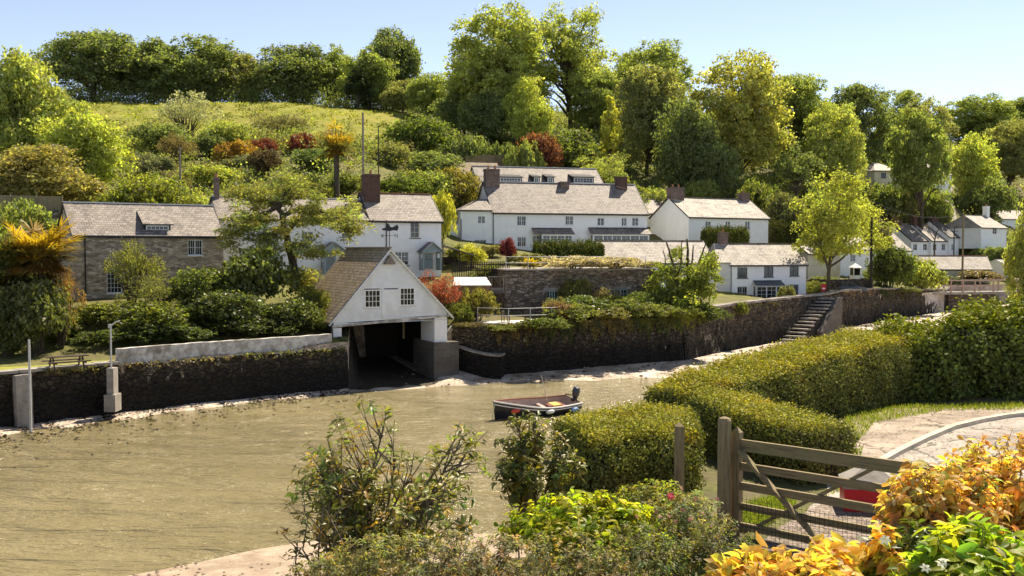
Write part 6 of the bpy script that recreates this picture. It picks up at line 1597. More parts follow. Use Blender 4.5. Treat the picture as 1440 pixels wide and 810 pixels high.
# ------------------------------------------------------------------ trees and shrubs across the river
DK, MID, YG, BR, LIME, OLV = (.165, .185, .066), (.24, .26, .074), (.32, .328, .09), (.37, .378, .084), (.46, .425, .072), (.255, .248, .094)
GREY, ORA, REDL, BRN = (.20, .195, .12), (.34, .19, .035), (.17, .045, .035), (.17, .125, .06)
sk, bw, vg = 'trees along the skyline', 'trees in the big wood', 'trees round the village'
T = [
 # skyline row above the meadow
 ('oak0', 136, 46, 172, 243, DK, 'wind shaped spreading oak with sky showing beneath its crown', sk),
 ('dome0', 212, 56, 112, 247, DK, 'dark round tree between the wind shaped oak and the widest skyline tree', sk),
 ('dome1', 276, 49, 142, 244, DK, 'widest dark domed tree on the skyline', sk),
 ('dome2', 340, 76, 92, 247, OLV, 'lower dull olive tree dipping the skyline row', sk),
 ('dome0', 415, 61, 118, 244, DK, 'round dark domed tree standing where the skyline row is lowest', sk),
 ('dome1', 474, 62, 54, 250, MID, 'narrow green tree peeping between skyline crowns', sk),
 ('dome2', 552, 41, 86, 246, DK, 'tall dark tree ending the skyline row beside open sky', sk),
 ('dome1', 520, 68, 84, 238, MID, 'mid green rounded tree before the tall end tree', sk),
 ('cone0', 505, 88, 54, 231, (.05, .062, .026), 'dusky cone shaped conifer at the meadow edge', sk),
 ('dome0', 566, 112, 60, 232, OLV, 'pale olive bushy tree below the end of the skyline row', sk),
 ('dome2', 606, 104, 70, 226, MID, 'low green tree in the dip beside the giant ash', sk),
 # the big wood
 ('tall0', 700, 4, 152, 193, YG, 'giant yellow green ash tree, tallest in the wood', bw),
 ('airy0', 798, 2, 124, 203, YG, 'tall airy tree with see-through crown behind the giant ash', bw),
 ('dome1', 652, 108, 84, 199, DK, 'dark dense tree in the shade beside the giant ash', bw),
 ('dome0', 742, 108, 74, 184, BR, 'bright lower tree in front of the giant ash', bw),
 ('dome2', 690, 130, 90, 188, DK, 'dark low tree filling the foot of the giant ash', bw),
 ('cone0', 857, 112, 58, 166, LIME, 'slender lime yellow conical tree', bw),
 ('tall1', 838, 92, 84, 196, MID, 'mid green tree behind the lime yellow cone', bw),
 ('tall0', 920, 52, 110, 212, MID, 'dome topped dark green tree crowning the wood', bw),
 ('tall1', 912, 80, 106, 176, OLV, 'heavy olive brown tree beside the palest tall tree', bw),
 ('tall0', 1037, 70, 150, 171, (.36, .335, .09), 'palest tall yellow green tree with leaning pale trunk', bw),
 ('dome2', 962, 140, 96, 163, DK, 'dark shadowed tree under the olive brown tree', bw),
 ('tall1', 1118, 92, 104, 188, MID, 'tall deep green tree next to the palest tall tree', bw),
 ('tall0', 1172, 138, 100, 177, YG, 'sunlit tree with open branches before the deep green one', bw),
 ('tall1', 1203, 106, 100, 222, DK, 'domed dark tree at the shoulder of the wood', bw),
 ('airy1', 1266, 122, 78, 262, MID, 'distant feathery tree where the wood drops to the village', bw),
 ('loose0', 1120, 205, 76, 166, DK, 'small shaded tree at the dark foot of the wood', bw),
 ('dome1', 1010, 190, 80, 160, DK, 'low dark tree behind the gabled white house chimney', bw),
 ('dome0', 880, 70, 66, 226, MID, 'green crown peeping out behind the lime yellow cone', bw),
 # round the village
 ('trunky0', 1292, 148, 92, 190, MID, 'tall trunked tree standing before the hill bungalows', vg),
 ('dome1', 1300, 132, 84, 250, OLV, 'broad olive tree behind the tall trunked tree', vg),
 ('tall0', 1366, 132, 112, 292, MID, 'hazy green tree group leader on the far ridge', vg),
 ('tall1', 1428, 132, 92, 305, MID, 'far ridge tree cut by the picture edge', vg),
 ('dome2', 1366, 188, 74, 222, BR, 'bright round tree on the hill past the white hill house', vg),
 ('tall0', 1418, 165, 84, 248, OLV, 'dull upright tree above the lane end house', vg),
 ('cone0', 1392, 200, 40, 225, DK, 'dark narrow conifer beside the bright round tree', vg),
 ('dome0', 1462, 238, 88, 116, YG, 'leafy bright tree reaching in over the lane at the edge', vg),
 ('dome2', 1474, 330, 70, 112, MID, 'lower leafy tree at the edge beyond the ivy hedge', vg),
 ('dome1', 1250, 168, 66, 236, DK, 'dark tree rising behind the cream bungalow', vg),
 # left bank
 ('dome0', 26, 70, 144, 126, YG, 'big loose yellow green tree at the picture edge', 'trees left of the meadow'),
 ('dome2', 78, 126, 84, 150, MID, 'green tree between the edge tree and the bright domed one', 'trees left of the meadow'),
 ('dome1', 128, 146, 132, 116, BR, 'bright yellow domed tree above the stone house', 'trees left of the meadow'),
 ('dome0', 60, 202, 160, 106, (.27, .225, .08), 'bronze leaved low tree behind the board fence', 'trees left of the meadow'),
]
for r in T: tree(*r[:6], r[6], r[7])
S = [
 ('wispy0', 264, 124, 68, 164, (.36, .34, .24), 'pale cream flowering bush at the meadow edge', None),
 ('round0', 232, 170, 66, 150, DK, 'dark hollow bush under the pale cream one', None),
 ('round1', 318, 168, 60, 150, YG, 'olive yellow bush beside the dark hollow one', None),
 ('round2', 296, 182, 40, 146, DK, 'dark green bush under the olive yellow one', None),
 ('low0', 332, 200, 46, 140, ORA, 'orange flowering bush on the slope', None),
 ('wispy1', 396, 156, 86, 165, (.15, .13, .07), 'bare twiggy fan shaped bush on the meadow', None),
 ('round1', 372, 196, 36, 148, REDL, 'dark red leaved bush below the twiggy fan', None),
 ('low1', 424, 192, 34, 150, REDL, 'red brown low bush at the foot of the twiggy fan', None),
 ('round2', 350, 218, 54, 134, (.12, .12, .075), 'grey leaved round bush on the slope', None),
 ('round0', 375, 207, 38, 130, (.075, .05, .03), 'purple brown bush with orange tips', None),
 ('round1', 448, 210, 66, 138, (.09, .115, .045), 'bluish green clipped bush beside the palm', None),
 ('low2', 302, 236, 66, 124, BR, 'yellow green mound above the cottage ridge', None),
 ('wispy0', 247, 184, 46, 140, BRN, 'dry brown feathery bush', None),
 ('low0', 215, 218, 50, 132, (.16, .16, .10), 'grey green mound by the short post', None),
 ('round0', 590, 160, 86, 163, (.125, .15, .032), 'large round green bush alone on the meadow corner', None),
 ('round2', 549, 198, 40, 150, OLV, 'neat dark gold ball shaped bush', None),
 ('round1', 612, 212, 70, 150, DK, 'dark bush under the large round one', None),
 ('low1', 655, 196, 60, 160, DK, 'dark flat topped bush on the bright bank', None),
 ('low2', 705, 200, 46, 160, DK, 'second dark flat topped bush nearer the red one', None),
 ('round0', 758, 176, 66, 156, (.20, .075, .045), 'copper red round bush above the dormered roof', None),
 ('round1', 800, 174, 104, 162, (.14, .155, .04), 'broad soft green bush behind the copper red one', None),
 ('low0', 735, 198, 54, 152, MID, 'green bush touching the copper red one', None),
 ('round2', 562, 238, 62, 122, (.11, .13, .03), 'round green bush above the cottage roof end', None),
 ('round0', 605, 234, 64, 126, MID, 'dense green bush between roof end and brick gable', None),
 ('round1', 643, 230, 66, 128, (.21, .17, .04), 'golden green bush against the brown roofed outbuilding', None),
 ('low1', 620, 272, 40, 112, LIME, 'small lime bush on the cottage roof end', None),
 ('wispy1', 847, 206, 90, 156, YG, 'soft yellow green bush behind the upper house roof', None),
 ('round2', 872, 236, 74, 140, (.15, .165, .045), 'leafy bush behind the brick end chimney', None),
 ('low2', 918, 262, 60, 150, YG, 'low bush between two slate roofs', None),
 ('round0', 985, 246, 60, 156, MID, 'green bush above the gabled house ridge', None),
 ('low0', 1070, 252, 84, 152, (.15, .16, .04), 'pale scrub mound above the gabled house end', None),
 ('round1', 1104, 262, 66, 146, (.10, .10, .045), 'grey olive bush beyond the square dark hedge', None),
 ('low1', 1150, 268, 84, 150, MID, 'green mound behind the yellow-green tree', None),
 ('round2', 1225, 292, 64, 160, (.14, .125, .06), 'tawny bush above the bright roofed house', None),
 ('low2', 1250, 256, 84, 196, DK, 'dark bush below the cream bungalow', None),
 ('wispy0', 1276, 256, 34, 192, (.22, .20, .09), 'pale flowering bush under the bungalow window', None),
 ('round0', 1298, 292, 78, 198, DK, 'dark mass of bush behind the terraced chimneys', None),
 ('low0', 1358, 276, 50, 214, (.13, .15, .05), 'pale green bank of shrub beside the climbing lane', None),
 ('round1', 1312, 254, 56, 196, MID, 'green bush under the white hill house', None),
 ('round2', 1392, 240, 76, 215, DK, 'dark bush on the hill above the hillside cottage', None),
 ('round0', 1252, 332, 66, 131, (.07, .085, .024), 'ivy covered dark bush beside the tall dark pole', None),
 ('low1', 1290, 362, 72, 138, YG, 'sunny green bush overhanging the quay wall end', None),
 ('glossy0', 1322, 385, 58, 160, (.06, .07, .02), 'dark rounded bush before the pale roofed outbuilding', None),
 ('glossy1', 1376, 377, 64, 160, (.14, .10, .045), 'bronze topped rounded bush before the outbuilding gable', None),
 ('low2', 1392, 346, 56, 186, DK, 'dark low bushes by the hillside cottage garden', None),
 ('low0', 1425, 350, 50, 186, MID, 'green low bush at the bend of the lane', None),
 ('round1', 205, 234, 128, 101, (.19, .195, .035), 'wide bright bush right above the stone house roof', None),
 ('round2', 262, 252, 70, 102, YG, 'smaller bush beside the wide bright one', None),
 ('low1', 30, 285, 130, 88, MID, 'low green scrub before the board fence wall', None),
 # garden below the stone house
 ('wispy0', 185, 326, 86, 75.5, (.17, .165, .045), 'sparse pale tree in front of the stone house window', None),
 ('wispy1', 222, 378, 100, 72.5, (.14, .14, .04), 'pale spreading bush below the sparse tree', None),
 ('round0', 282, 366, 100, 74, (.11, .125, .03), 'feathery green bush in front of the stone house corner', None),
 ('glossy0', 352, 330, 118, 76, (.075, .085, .022), 'big glossy dark evergreen under the cedar', None),
 ('glossy1', 318, 400, 120, 72, (.065, .075, .02), 'dark evergreen bush above the whitewashed parapet', None),
 ('glossy0', 412, 412, 84, 73.5, (.08, .09, .024), 'dark leafy bush between cedar foot and boathouse', None),
 ('round1', 438, 396, 60, 76, (.18, .18, .035), 'yellow green bush brushing the boathouse roof', None),
 ('round2', 457, 440, 30, 74.5, MID, 'small leafy bush tucked behind the parapet end', None),
 ('low0', 130, 424, 120, 71, (.15, .155, .035), 'light green scrambling bush behind the picnic lawn', None),
 ('low1', 215, 424, 130, 70, (.13, .14, .032), 'scrambling bush behind the start of the parapet', None),
 ('low2', 60, 462, 110, 68.5, (.12, .13, .032), 'rough bush behind the picnic table', None),
 ('low0', 150, 462, 90, 68, (.075, .09, .022), 'dark low bush behind the lamp post', None),
 ('low1', 235, 452, 130, 68.5, (.06, .075, .02), 'dark ivy mound over the middle parapet', None),
 ('low2', 330, 446, 120, 71, (.055, .065, .018), 'deep green ivy mound over the parapet', None),
 ('low0', 2, 480, 50, 64.5, (.10, .11, .03), 'weedy bush by the edge of the picnic lawn', None),
 ('low1', 395, 448, 90, 72.5, (.06, .07, .02), 'shaded bush behind the last of the parapet', None),
 ('glossy1', 48, 372, 100, 64.6, (.075, .08, .024), 'dark leafy mass filling in beneath the large drooping palm', None),
 ('glossy0', 84, 400, 44, 67, (.09, .085, .03), 'shadowy bush between the large palm and the stone house gable', None),
 ('round2', 6, 396, 80, 63.5, (.085, .095, .026), 'shadowy bush under the squat palm', None),
 ('wispy0', 84, 356, 60, 66.6, (.30, .17, .06), 'russet leafed bush hugging the large drooping palm', None),
 ('round0', 14, 306, 90, 74, (.17, .18, .035), 'green bush behind the large drooping palm', None),
 # gardens right of the boathouse
 ('low0', 560, 404, 60, 87, (.20, .20, .05), 'garden bush half hidden by the boathouse roof', None),
 ('low1', 690, 372, 60, 92, (.20, .21, .05), 'low green bank behind the picket fence', None),
 ('round1', 640, 350, 50, 108, (.22, .22, .05), 'garden bush below the small wing windows', None),
 ('low2', 690, 344, 44, 109, (.26, .22, .09), 'straw coloured border bush beside the crimson maple', None),
 ('low1', 1150, 396, 40, 118.5, (.20, .20, .06), 'low weedy bush between grey cottage and steps', None),
 ('low2', 1160, 388, 44, 132, (.20, .21, .06), 'garden bush in front of the cream house', None),
 ('round1', 1240, 372, 60, 144, (.18, .19, .055), 'garden bush between the tall dark pole and the bright roofed house', None),
 ('wispy1', 780, 412, 34, 83.6, (.26, .22, .08), 'thin upright plant at the terrace end', None),
 ('low0', 800, 426, 90, 82.6, (.15, .16, .04), 'ivy hanging over the quay wall below the dark leafy bush', 2.0),
 ('low1', 856, 430, 84, 84.3, (.19, .17, .06), 'brown green ivy hanging on the middle of the quay wall', 2.1),
 ('low2', 905, 424, 84, 85.6, (.14, .15, .04), 'ivy hanging over the quay wall before the store corner', 2.0),
 ('low0', 948, 428, 70, 86.8, (.20, .21, .04), 'trailing green growth below the pollard stubs', 2.0),
 ('low1', 742, 452, 66, 80.0, (.18, .15, .06), 'dry brown creeper below the terrace rail', 3.0),
 ('low2', 1262, 404, 70, 132, (.13, .13, .045), 'dark ivy spilling over the upstream quay wall', 2.6),
 ('round0', 488, 236, 70, 118, (.17, .18, .05), 'dark green bush by the foot of the golden headed palm', None),
 ('round1', 530, 262, 60, 108, (.15, .16, .045), 'dark bush behind the brown cottage chimney', None),
 ('low0', 430, 246, 90, 112, (.22, .22, .05), 'rolling bush between the palm and the cedar top', None),
 ('low2', 500, 288, 70, 103.5, (.26, .22, .06), 'straggling bush on the bank above the cottage ridge', None),
 ('wispy1', 616, 368, 62, 81.5, (.30, .075, .06), 'coral red maple beside the boathouse gable', None),
 ('round0', 614, 405, 58, 82.5, (.065, .075, .02), 'dark bush beneath the coral red maple', None),
 ('round1', 714, 330, 26, 104, (.13, .025, .03), 'crimson rounded maple before the long white house', None),
 ('low0', 672, 404, 52, 82, (.19, .16, .045), 'bronze tipped bush by the terrace railing', None),
 ('low1', 650, 428, 40, 80.8, (.12, .13, .03), 'green bush leaning over the slipway wall', None),
 ('round2', 663, 338, 42, 100.5, LIME, 'bright lime climbing bush on the open shelter', None),
 ('low2', 740, 356, 60, 104, (.16, .15, .06), 'pale border bush before the long white house', None),
 ('low0', 642, 342, 26, 103, (.22, .22, .08), 'cream flowered bush by the wing wall', None),
 ('low0', 808, 359, 96, 89.6, (.46, .37, .28), 'dusty pink wisteria on the store roof', 'roof'),
 ('low1', 866, 361, 96, 90.4, (.44, .35, .26), 'dusty pink climber beside the wisteria', 'roof'),
 ('low2', 912, 367, 40, 92, (.38, .32, .21), 'faded climber by the low white range', 'roof'),
 ('round0', 812, 384, 52, 88, (.20, .19, .05), 'yellow green climber hanging down the store wall', None),
 ('wispy1', 842, 392, 64, 87.4, (.26, .20, .11), 'russet climber tumbling down the store wall', None),
 ('glossy0', 822, 410, 80, 84.5, (.075, .09, .022), 'dark leafy bush at the end of the terrace', None),
 ('round1', 868, 412, 70, 86, (.12, .13, .03), 'mixed green bush on the quay edge', None),
 ('round0', 906, 404, 52, 87.6, (.10, .12, .03), 'green bush under the store window', None),
 ('round2', 928, 396, 70, 89, (.13, .145, .032), 'leafy bush at the corner of the stone store', None),
 ('low2', 790, 424, 46, 81.8, (.21, .12, .075), 'reddish bush at the glazed door', None),
 ('low0', 765, 446, 70, 79.7, (.11, .125, .03), 'trailing plant on the terrace wall edge', None),
 ('low1', 700, 456, 60, 78.7, (.15, .16, .03), 'trailing leaves below the terrace slab', None),
 ('low2', 660, 458, 48, 79.4, (.15, .115, .055), 'dry brown growth on the slipway wall', None),
 ('low0', 990, 430, 66, 88.4, (.065, .08, .02), 'ivy clump draped over the quay below the pollard', 2.2),
 ('low1', 1105, 402, 26, 106, (.17, .16, .06), 'tuft of weeds at the top of the stone steps', None),
 ('low2', 1040, 424, 26, 95.5, (.16, .17, .04), 'tuft of leaves on the quay coping', None),
]
for k, r in enumerate(S):
    kind, px, top, w, d, c, lab, z = r
    bush(kind, px, top, w, d, c, lab, 'shrubs across the river', z='roof' if z == 'roof' else None)
# growth hanging down the quay faces
def hanging(label, p0, p1, zt, drop, n, colr, leaf=.17, name='hanging_ivy'):
    reseed(label); fol = Fol(); px = rng.uniform(p0, p1, n); q = np.interp(px, QK[:, 0], QK[:, 1])
    wob = .55 + .45 * np.sin(px * .11 + p0) * np.sin(px * .37); f = rng.uniform(-.12, 1, n) ** 1.0; edge = np.clip(np.minimum(px - p0, p1 - px) / 10, .1, 1)
    z = zt + .12 - f * drop * wob * edge; d = q - .12 - rng.uniform(0, .38, n) * (1 - .5 * np.clip(f, 0, 1))
    p = np.stack([(px - 720) / F * d, d, z], 1); nr = unit(rdir(n) * .8 + np.array([.3, -.7, .4])); ax = rdir(n) * .7 + np.array([0, 0, -.6])
    cl = np.sin(px * .23 + z * 3.1); c = tones(n, .3, .06) * (1 + .25 * cl[:, None] * np.array([1.2, .9, .3]))
    Ln = leaf * rng.uniform(.6, 1.4, n); fol.leaves(p, nr, ax, Ln, Ln * .7, c); o = link(name, fol.mesh(name, [M['leaf'], M['twig']])); o.color = (*colr, 1); return tag(o, label, 'ivy', 'growth hanging on the quay walls')
hanging('brown dry growth hanging below the terrace slab', 690, 752, 4.0, 1.9, 1900, (.20, .15, .07))
hanging('dark ivy sheet hanging under the end of the terrace rail', 748, 822, 4.05, 2.1, 2300, (.13, .14, .045))
hanging('mixed green and russet growth hanging on the middle of the quay', 815, 892, 4.05, 2.1, 2300, (.20, .17, .07))
hanging('dark ivy curtain on the quay below the store corner', 884, 952, 4.05, 2.0, 2100, (.14, .15, .045))
hanging('leafy curtain below the pollard tree', 944, 1004, 4.2, 2.6, 2800, (.20, .22, .05))
hanging('sparse tufts on the quay face before the grey cottage', 1030, 1100, 4.6, 1.3, 420, (.26, .23, .10))
hanging('bleached pinkish growth on the upstream quay face', 1186, 1236, 5.0, 1.5, 1300, (.33, .24, .16))
hanging('dark ivy on the upstream quay below the ivy covered bush', 1236, 1300, 4.8, 2.4, 2400, (.12, .12, .045))
hanging('thin weedy growth on the lawn quay', 60, 150, 3.0, .5, 160, (.20, .18, .08))
hanging('straw coloured tufts on the quay under the parapet', 172, 330, 3.0, .6, 200, (.21, .17, .09))
hanging('greenish tufts on the quay nearest the boathouse', 340, 486, 3.0, .6, 240, (.18, .17, .06))
# far hedges
hedge('clipped_hedge', 'dark clipped hedge before the bays of the long white house', [(XA(752, 107), 107), (XA(800, 107.5), 107.5), (XA(846, 108), 108)], 2.0, EYE + 5 * 107 / F, 7.2, .22, 170, (.085, .10, .022), seed=5, bulge=.18, sunlit_top=(1.7, 1.5, .8), rough=.08)
hedge('clipped_hedge', 'round ended clipped hedge before the gabled white house', [(XA(990, 124), 124), (XA(1018, 124.5), 124.5), (XA(1048, 125), 125)], 2.2, EYE + 26 * 124 / F, 8.0, .22, 170, (.085, .10, .022), seed=6, bulge=.15, sunlit_top=(1.9, 1.6, .8), rough=.08)
hedge('clipped_hedge', 'square dark hedge at the end of the gabled white house', [(XA(1082, 141), 141), (XA(1117, 143), 143)], 2.2, EYE + 34 * 142 / F, 8.5, .24, 150, (.07, .075, .02), seed=7, bulge=.12, sunlit_top=(1.6, 1.4, .8), rough=.08)

# undergrowth over the hill: beyond counting
def inside(x, y):
    for (X0, Y0, c, s, a, b, cc, dd) in FOOT:
        u = (x - X0) * c + (y - Y0) * s; v = -(x - X0) * s + (y - Y0) * c
        if a < u < b and cc < v < dd: return True
    return False
fol = Fol(); k = 0
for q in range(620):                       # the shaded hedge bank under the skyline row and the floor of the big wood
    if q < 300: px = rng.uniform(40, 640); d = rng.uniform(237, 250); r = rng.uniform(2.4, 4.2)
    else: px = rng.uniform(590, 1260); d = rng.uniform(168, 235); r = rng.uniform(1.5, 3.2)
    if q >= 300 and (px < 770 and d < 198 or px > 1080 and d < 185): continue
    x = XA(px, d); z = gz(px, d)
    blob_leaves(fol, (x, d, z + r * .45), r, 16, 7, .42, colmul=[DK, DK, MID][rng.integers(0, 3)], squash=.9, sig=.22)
for q in range(170):
    px = rng.uniform(150, 640); d = rng.uniform(150, 161); r = rng.uniform(1.5, 2.9); x = XA(px, d)
    blob_leaves(fol, (x, d, gz(px, d) + r * .4), r, 20, 8, .34, colmul=[DK, MID, MID, OLV, YG, BRN][rng.integers(0, 6)], squash=.85, sig=.2)
while k < 2700:
    px = rng.uniform(-420, 1900); d = rng.uniform(84, 265)
    if d < 60: continue
    if 60 < px < 700 and d > 156 and d < 236: continue
    if 640 <= px < 770 and 168 < d < 196: continue
    if 90 < px < 470 and d < 98: continue
    if 470 < px < 1120 and d < 136: continue
    if 1080 < px < 1300 and d < 158: continue
    if 1260 <= px < 1460 and d < 200: continue
    if 1312 < px < 1350 and d < 244: continue
    x = XA(px, d)
    if inside(x, d) or inside(x, d - 4): continue
    z = gz(px, d); r = rng.uniform(.9, 2.3) * (1 if d < 200 else 1.3); k += 1
    base = [DK, MID, MID, YG, OLV, MID, BRN][rng.integers(0, 7)]
    blob_leaves(fol, (x, d, z + r * .35), r, 14, 7, .34, colmul=base, squash=.8, sig=.22)
o = link('hillside_undergrowth', fol.mesh('hillside_undergrowth', [M['leaf'], M['twig']])); tag(o, 'mixed scrub and ferns covering the hillside between trees', 'undergrowth', kind='stuff')

# grass standing in the meadow
fol = Fol(); n = 16000; px = rng.uniform(60, 760, n); d = rng.uniform(158, 234, n); 
ok = (d < np.interp(px, [60, 600, 640, 700, 760], [232, 230, 204, 195, 189])); px, d = px[ok], d[ok]; z = ground(px, d); n = len(px)
p = np.stack([(px - 720) / F * d, d, z + .08], 1); hl = rng.uniform(.12, .42, n); pt = .7 + .5 * np.sin(p[:, 0] * .16 + 2 * np.sin(p[:, 1] * .09)) * np.sin(p[:, 1] * .21)
fol.leaves(p, unit(rdir(n) * np.array([1, 1, .3])), rdir(n) * .5 + np.array([0, 0, 1.0]), hl, hl * 1.3, tones(n, .25, .1) * np.array((.30, .30, .05)) * np.clip(pt, .35, 1.3)[:, None])
o = link('meadow_grass', fol.mesh('meadow_grass', [M['leaf'], M['twig']])); tag(o, 'uneven sunlit grass tussocks on the hill meadow', 'grass', kind='stuff')

# ------------------------------------------------------------------ palms
def palm(name, label, px, base_py, top, d, crown_r, colr, nfr=44, trunk_r=.16, young=(1.6, 1.15, .5), z=None, skirt=True, stem=True, el0=1.25, vol=False):
    z = gz(px, d) if z is None else z; zt = EYE + (350 - top) * d / F - crown_r * .55; t = empty(name, (XA(px, d), d, z)); tag(t, label, 'palm')
    m = MB(); H = zt - z
    m.tube([(0, 0, -.5), (.03, 0, H * .5), (0, .02, H)], [trunk_r * 1.2, trunk_r, trunk_r * .9], 10); m.build('trunk', M['bark'], t)
    fol = Fol()
    for i in range(nfr):
        a = i * 2.399; el = el0 - (el0 + .75) * (i / nfr) + rng.normal(0, .1); ln = crown_r * rng.uniform(.85, 1.1); dr = np.array([math.cos(a) * math.cos(el), math.sin(a) * math.cos(el), math.sin(el)])
        sd = np.cross(dr, [0, 0, 1]); sd /= max(np.linalg.norm(sd), .01); nrm = np.cross(sd, dr)
        hub = np.array([0, 0, H]) + dr * ln * (rng.uniform(.1, .8) if vol else .45) - np.array([0, 0, rng.uniform(0, .8) if vol else 0])
        ang = np.linspace(-1.25, 1.25, 15) + rng.normal(0, .05, 15); dirs = np.cos(ang)[:, None] * dr + np.sin(ang)[:, None] * sd
        L_ = ln * .62 * (1 - .25 * np.abs(ang) / 1.25)
        ax = dirs + np.array([0, 0, -.35]) + rng.normal(0, .12, (15, 3)) + np.abs(ang)[:, None] * np.array([0, 0, -.25]); pos = hub + unit(ax) * L_[:, None] * .5
        c = np.tile(np.array(colr) * (np.array(young) if i < nfr * .36 else (np.array((.9, .62, .4)) * (1.15 if rng.random() < .5 else .55) if (skirt and i > nfr * .72) else np.ones(3))), (15, 1)) * tones(15, .12, .05)
        fol.leaves(pos, np.tile(nrm, (15, 1)) + rng.normal(0, .1, (15, 3)), ax, L_, (.045 if vol else .07) * crown_r + .03, c)
        st = np.array([np.array([0, 0, H]), hub]); mb = MB(); mb.tube([Vector(st[0]), Vector(st[1])], .015, 4, cap=False); fol.wood(mb)
    link('crown', fol.mesh('palm_crown', [M['leaf'], M['bark']]), t); return t
palm('palm_tree', 'fan palm with golden head on the hillside above the cottage roof', 474, 300, 184, 112, 2.2, (.24, .20, .06), z=gz(474, 112), young=(1.7, 1.35, .6), nfr=80, el0=1.1, vol=True, trunk_r=.3)
palm('palm_tree', 'large drooping palm with yellow and orange fronds beside the stone house', 56, 460, 316, 65.6, 2.3, (.22, .16, .045), nfr=170, young=(2.0, 1.75, .6), el0=.8, vol=True)
palm('palm_tree', 'squat dark palm beside the large drooping one', 14, 470, 348, 65.5, 2.4, (.085, .095, .028), nfr=60, young=(1.3, 1.2, .8))
palm('fan_plant', 'small golden fan leaved plant on the store roof terrace', 745, 380, 364, 89.5, 1.0, (.42, .32, .04), nfr=22, trunk_r=.05, z=STORE.base + tz + .1, skirt=False, young=(1.2, 1.1, .8))

# ------------------------------------------------------------------ cedar over the stone house garden
def branchy(name, label, d0, stems, sprays, colr, group=None, cat='tree', leafmat='needle', mk=None):
    """custom tree from pixel-traced limbs given real depth offsets; stems: list of [(px, py, depth offset, radius)...]"""
    b = P(stems[0][0][0], stems[0][0][1], d0); t = empty(name, tuple(b)); tag(t, label, cat, group); o = np.array(b)
    m = MB(); fol = Fol(); lines = []
    for st in stems:
        pts = [P(a, c, d0 + e) - Vector(b) for a, c, e, r in st]; rad = [r for *_, r in st]
        # smooth subdivision
        q = []; rr = []
        for i in range(len(pts) - 1):
            for k in range(3):
                f = k / 3; q.append(pts[i].lerp(pts[i + 1], f) + Vector(rng.normal(0, .035, 3)) * (1 if k else 0)); rr.append(rad[i] * (1 - f) + rad[i + 1] * f)
        q.append(pts[-1]); rr.append(rad[-1]); m.tube(q, rr, 8, cap=True); lines.append(q)
    m.build('trunk', M['bark'], t)
    sprays(fol, lines, b)
    c = link('crown', fol.mesh(name + '_crown', [M[leafmat], M['bark']]), t); c.color = (*colr, 1); return t
def cedar_sprays(fol, lines, b):
    def spray(c, r, n=90, flat=.22):
        c = np.array(c); a = rng.uniform(0, 6.28, n); rr = r * np.sqrt(rng.uniform(0, 1, n)); p = c + np.stack([np.cos(a) * rr, np.sin(a) * rr, rng.normal(0, r * flat, n) - rr * .28], 1)
        ax = np.stack([np.cos(a), np.sin(a), rng.uniform(-.9, .15, n)], 1); nr = unit(rdir(n) * .7 + np.array([0, 0, .6])); Ln = rng.uniform(.18, .42, n)
        fol.leaves(p, nr, ax, Ln, Ln * .30, np.repeat(tones(1, .22, .08), n, 0) * tones(n, .25, .06))
    for q in lines[1:]:
        n = len(q)
        for i in range(int(n * .35), n):
            for k in range(4): spray(np.array(q[i]) + rng.normal(0, .55, 3) * np.array([1, 1, .35]) + np.array([0, 0, -.05]), rng.uniform(.5, .95))
    for (px, py, e, r, k) in ((345, 268, 0, 40, 15), (400, 252, 1, 34, 13), (432, 262, -1, 30, 11), (340, 300, -1.5, 34, 12), (330, 335, -1, 26, 9), (372, 322, -2, 26, 9), (372, 352, -1.5, 26, 8), (455, 298, -1, 34, 12), (485, 318, -1.5, 26, 9), (492, 292, 1, 20, 6), (428, 322, 1.5, 20, 5), (424, 355, .5, 12, 4)):
        for _ in range(k):
            dx, dy = rng.normal(0, r * .45), rng.normal(0, 9); spray(P(px + dx, py + dy, 80 + e + rng.normal(0, 1.0)) - b, rng.uniform(.5, .95), 70)
branchy('cedar', 'old leaning cedar with layered drooping boughs before the white cottage', 80, [
 [(420, 408, 0, .36), (412, 370, 0, .30), (404, 335, 0, .26), (397, 305, 0, .22), (390, 288, 0, .19)],
 [(392, 292, 0, .22), (402, 272, .5, .16), (412, 258, .8, .08)], [(391, 290, 0, .2), (372, 300, -1, .14), (350, 312, -1.5, .10), (330, 330, -2, .05)],
 [(390, 288, 0, .2), (372, 280, .4, .12), (350, 268, .6, .07)], [(398, 306, 0, .2), (412, 296, -.6, .15), (440, 294, -1.2, .10), (470, 304, -1.6, .07), (500, 322, -2, .04)],
 [(402, 328, 0, .18), (418, 310, .8, .12), (450, 302, 1.4, .08), (490, 292, 1.8, .04)], [(405, 340, 0, .13), (425, 345, -1, .08), (450, 356, -1.5, .04)],
 [(400, 318, 0, .16), (380, 330, -1, .1), (366, 352, -1.4, .05)], [(410, 368, .2, .14), (420, 385, .5, .10), (424, 402, .6, .09)]], cedar_sprays, (.27, .265, .08))
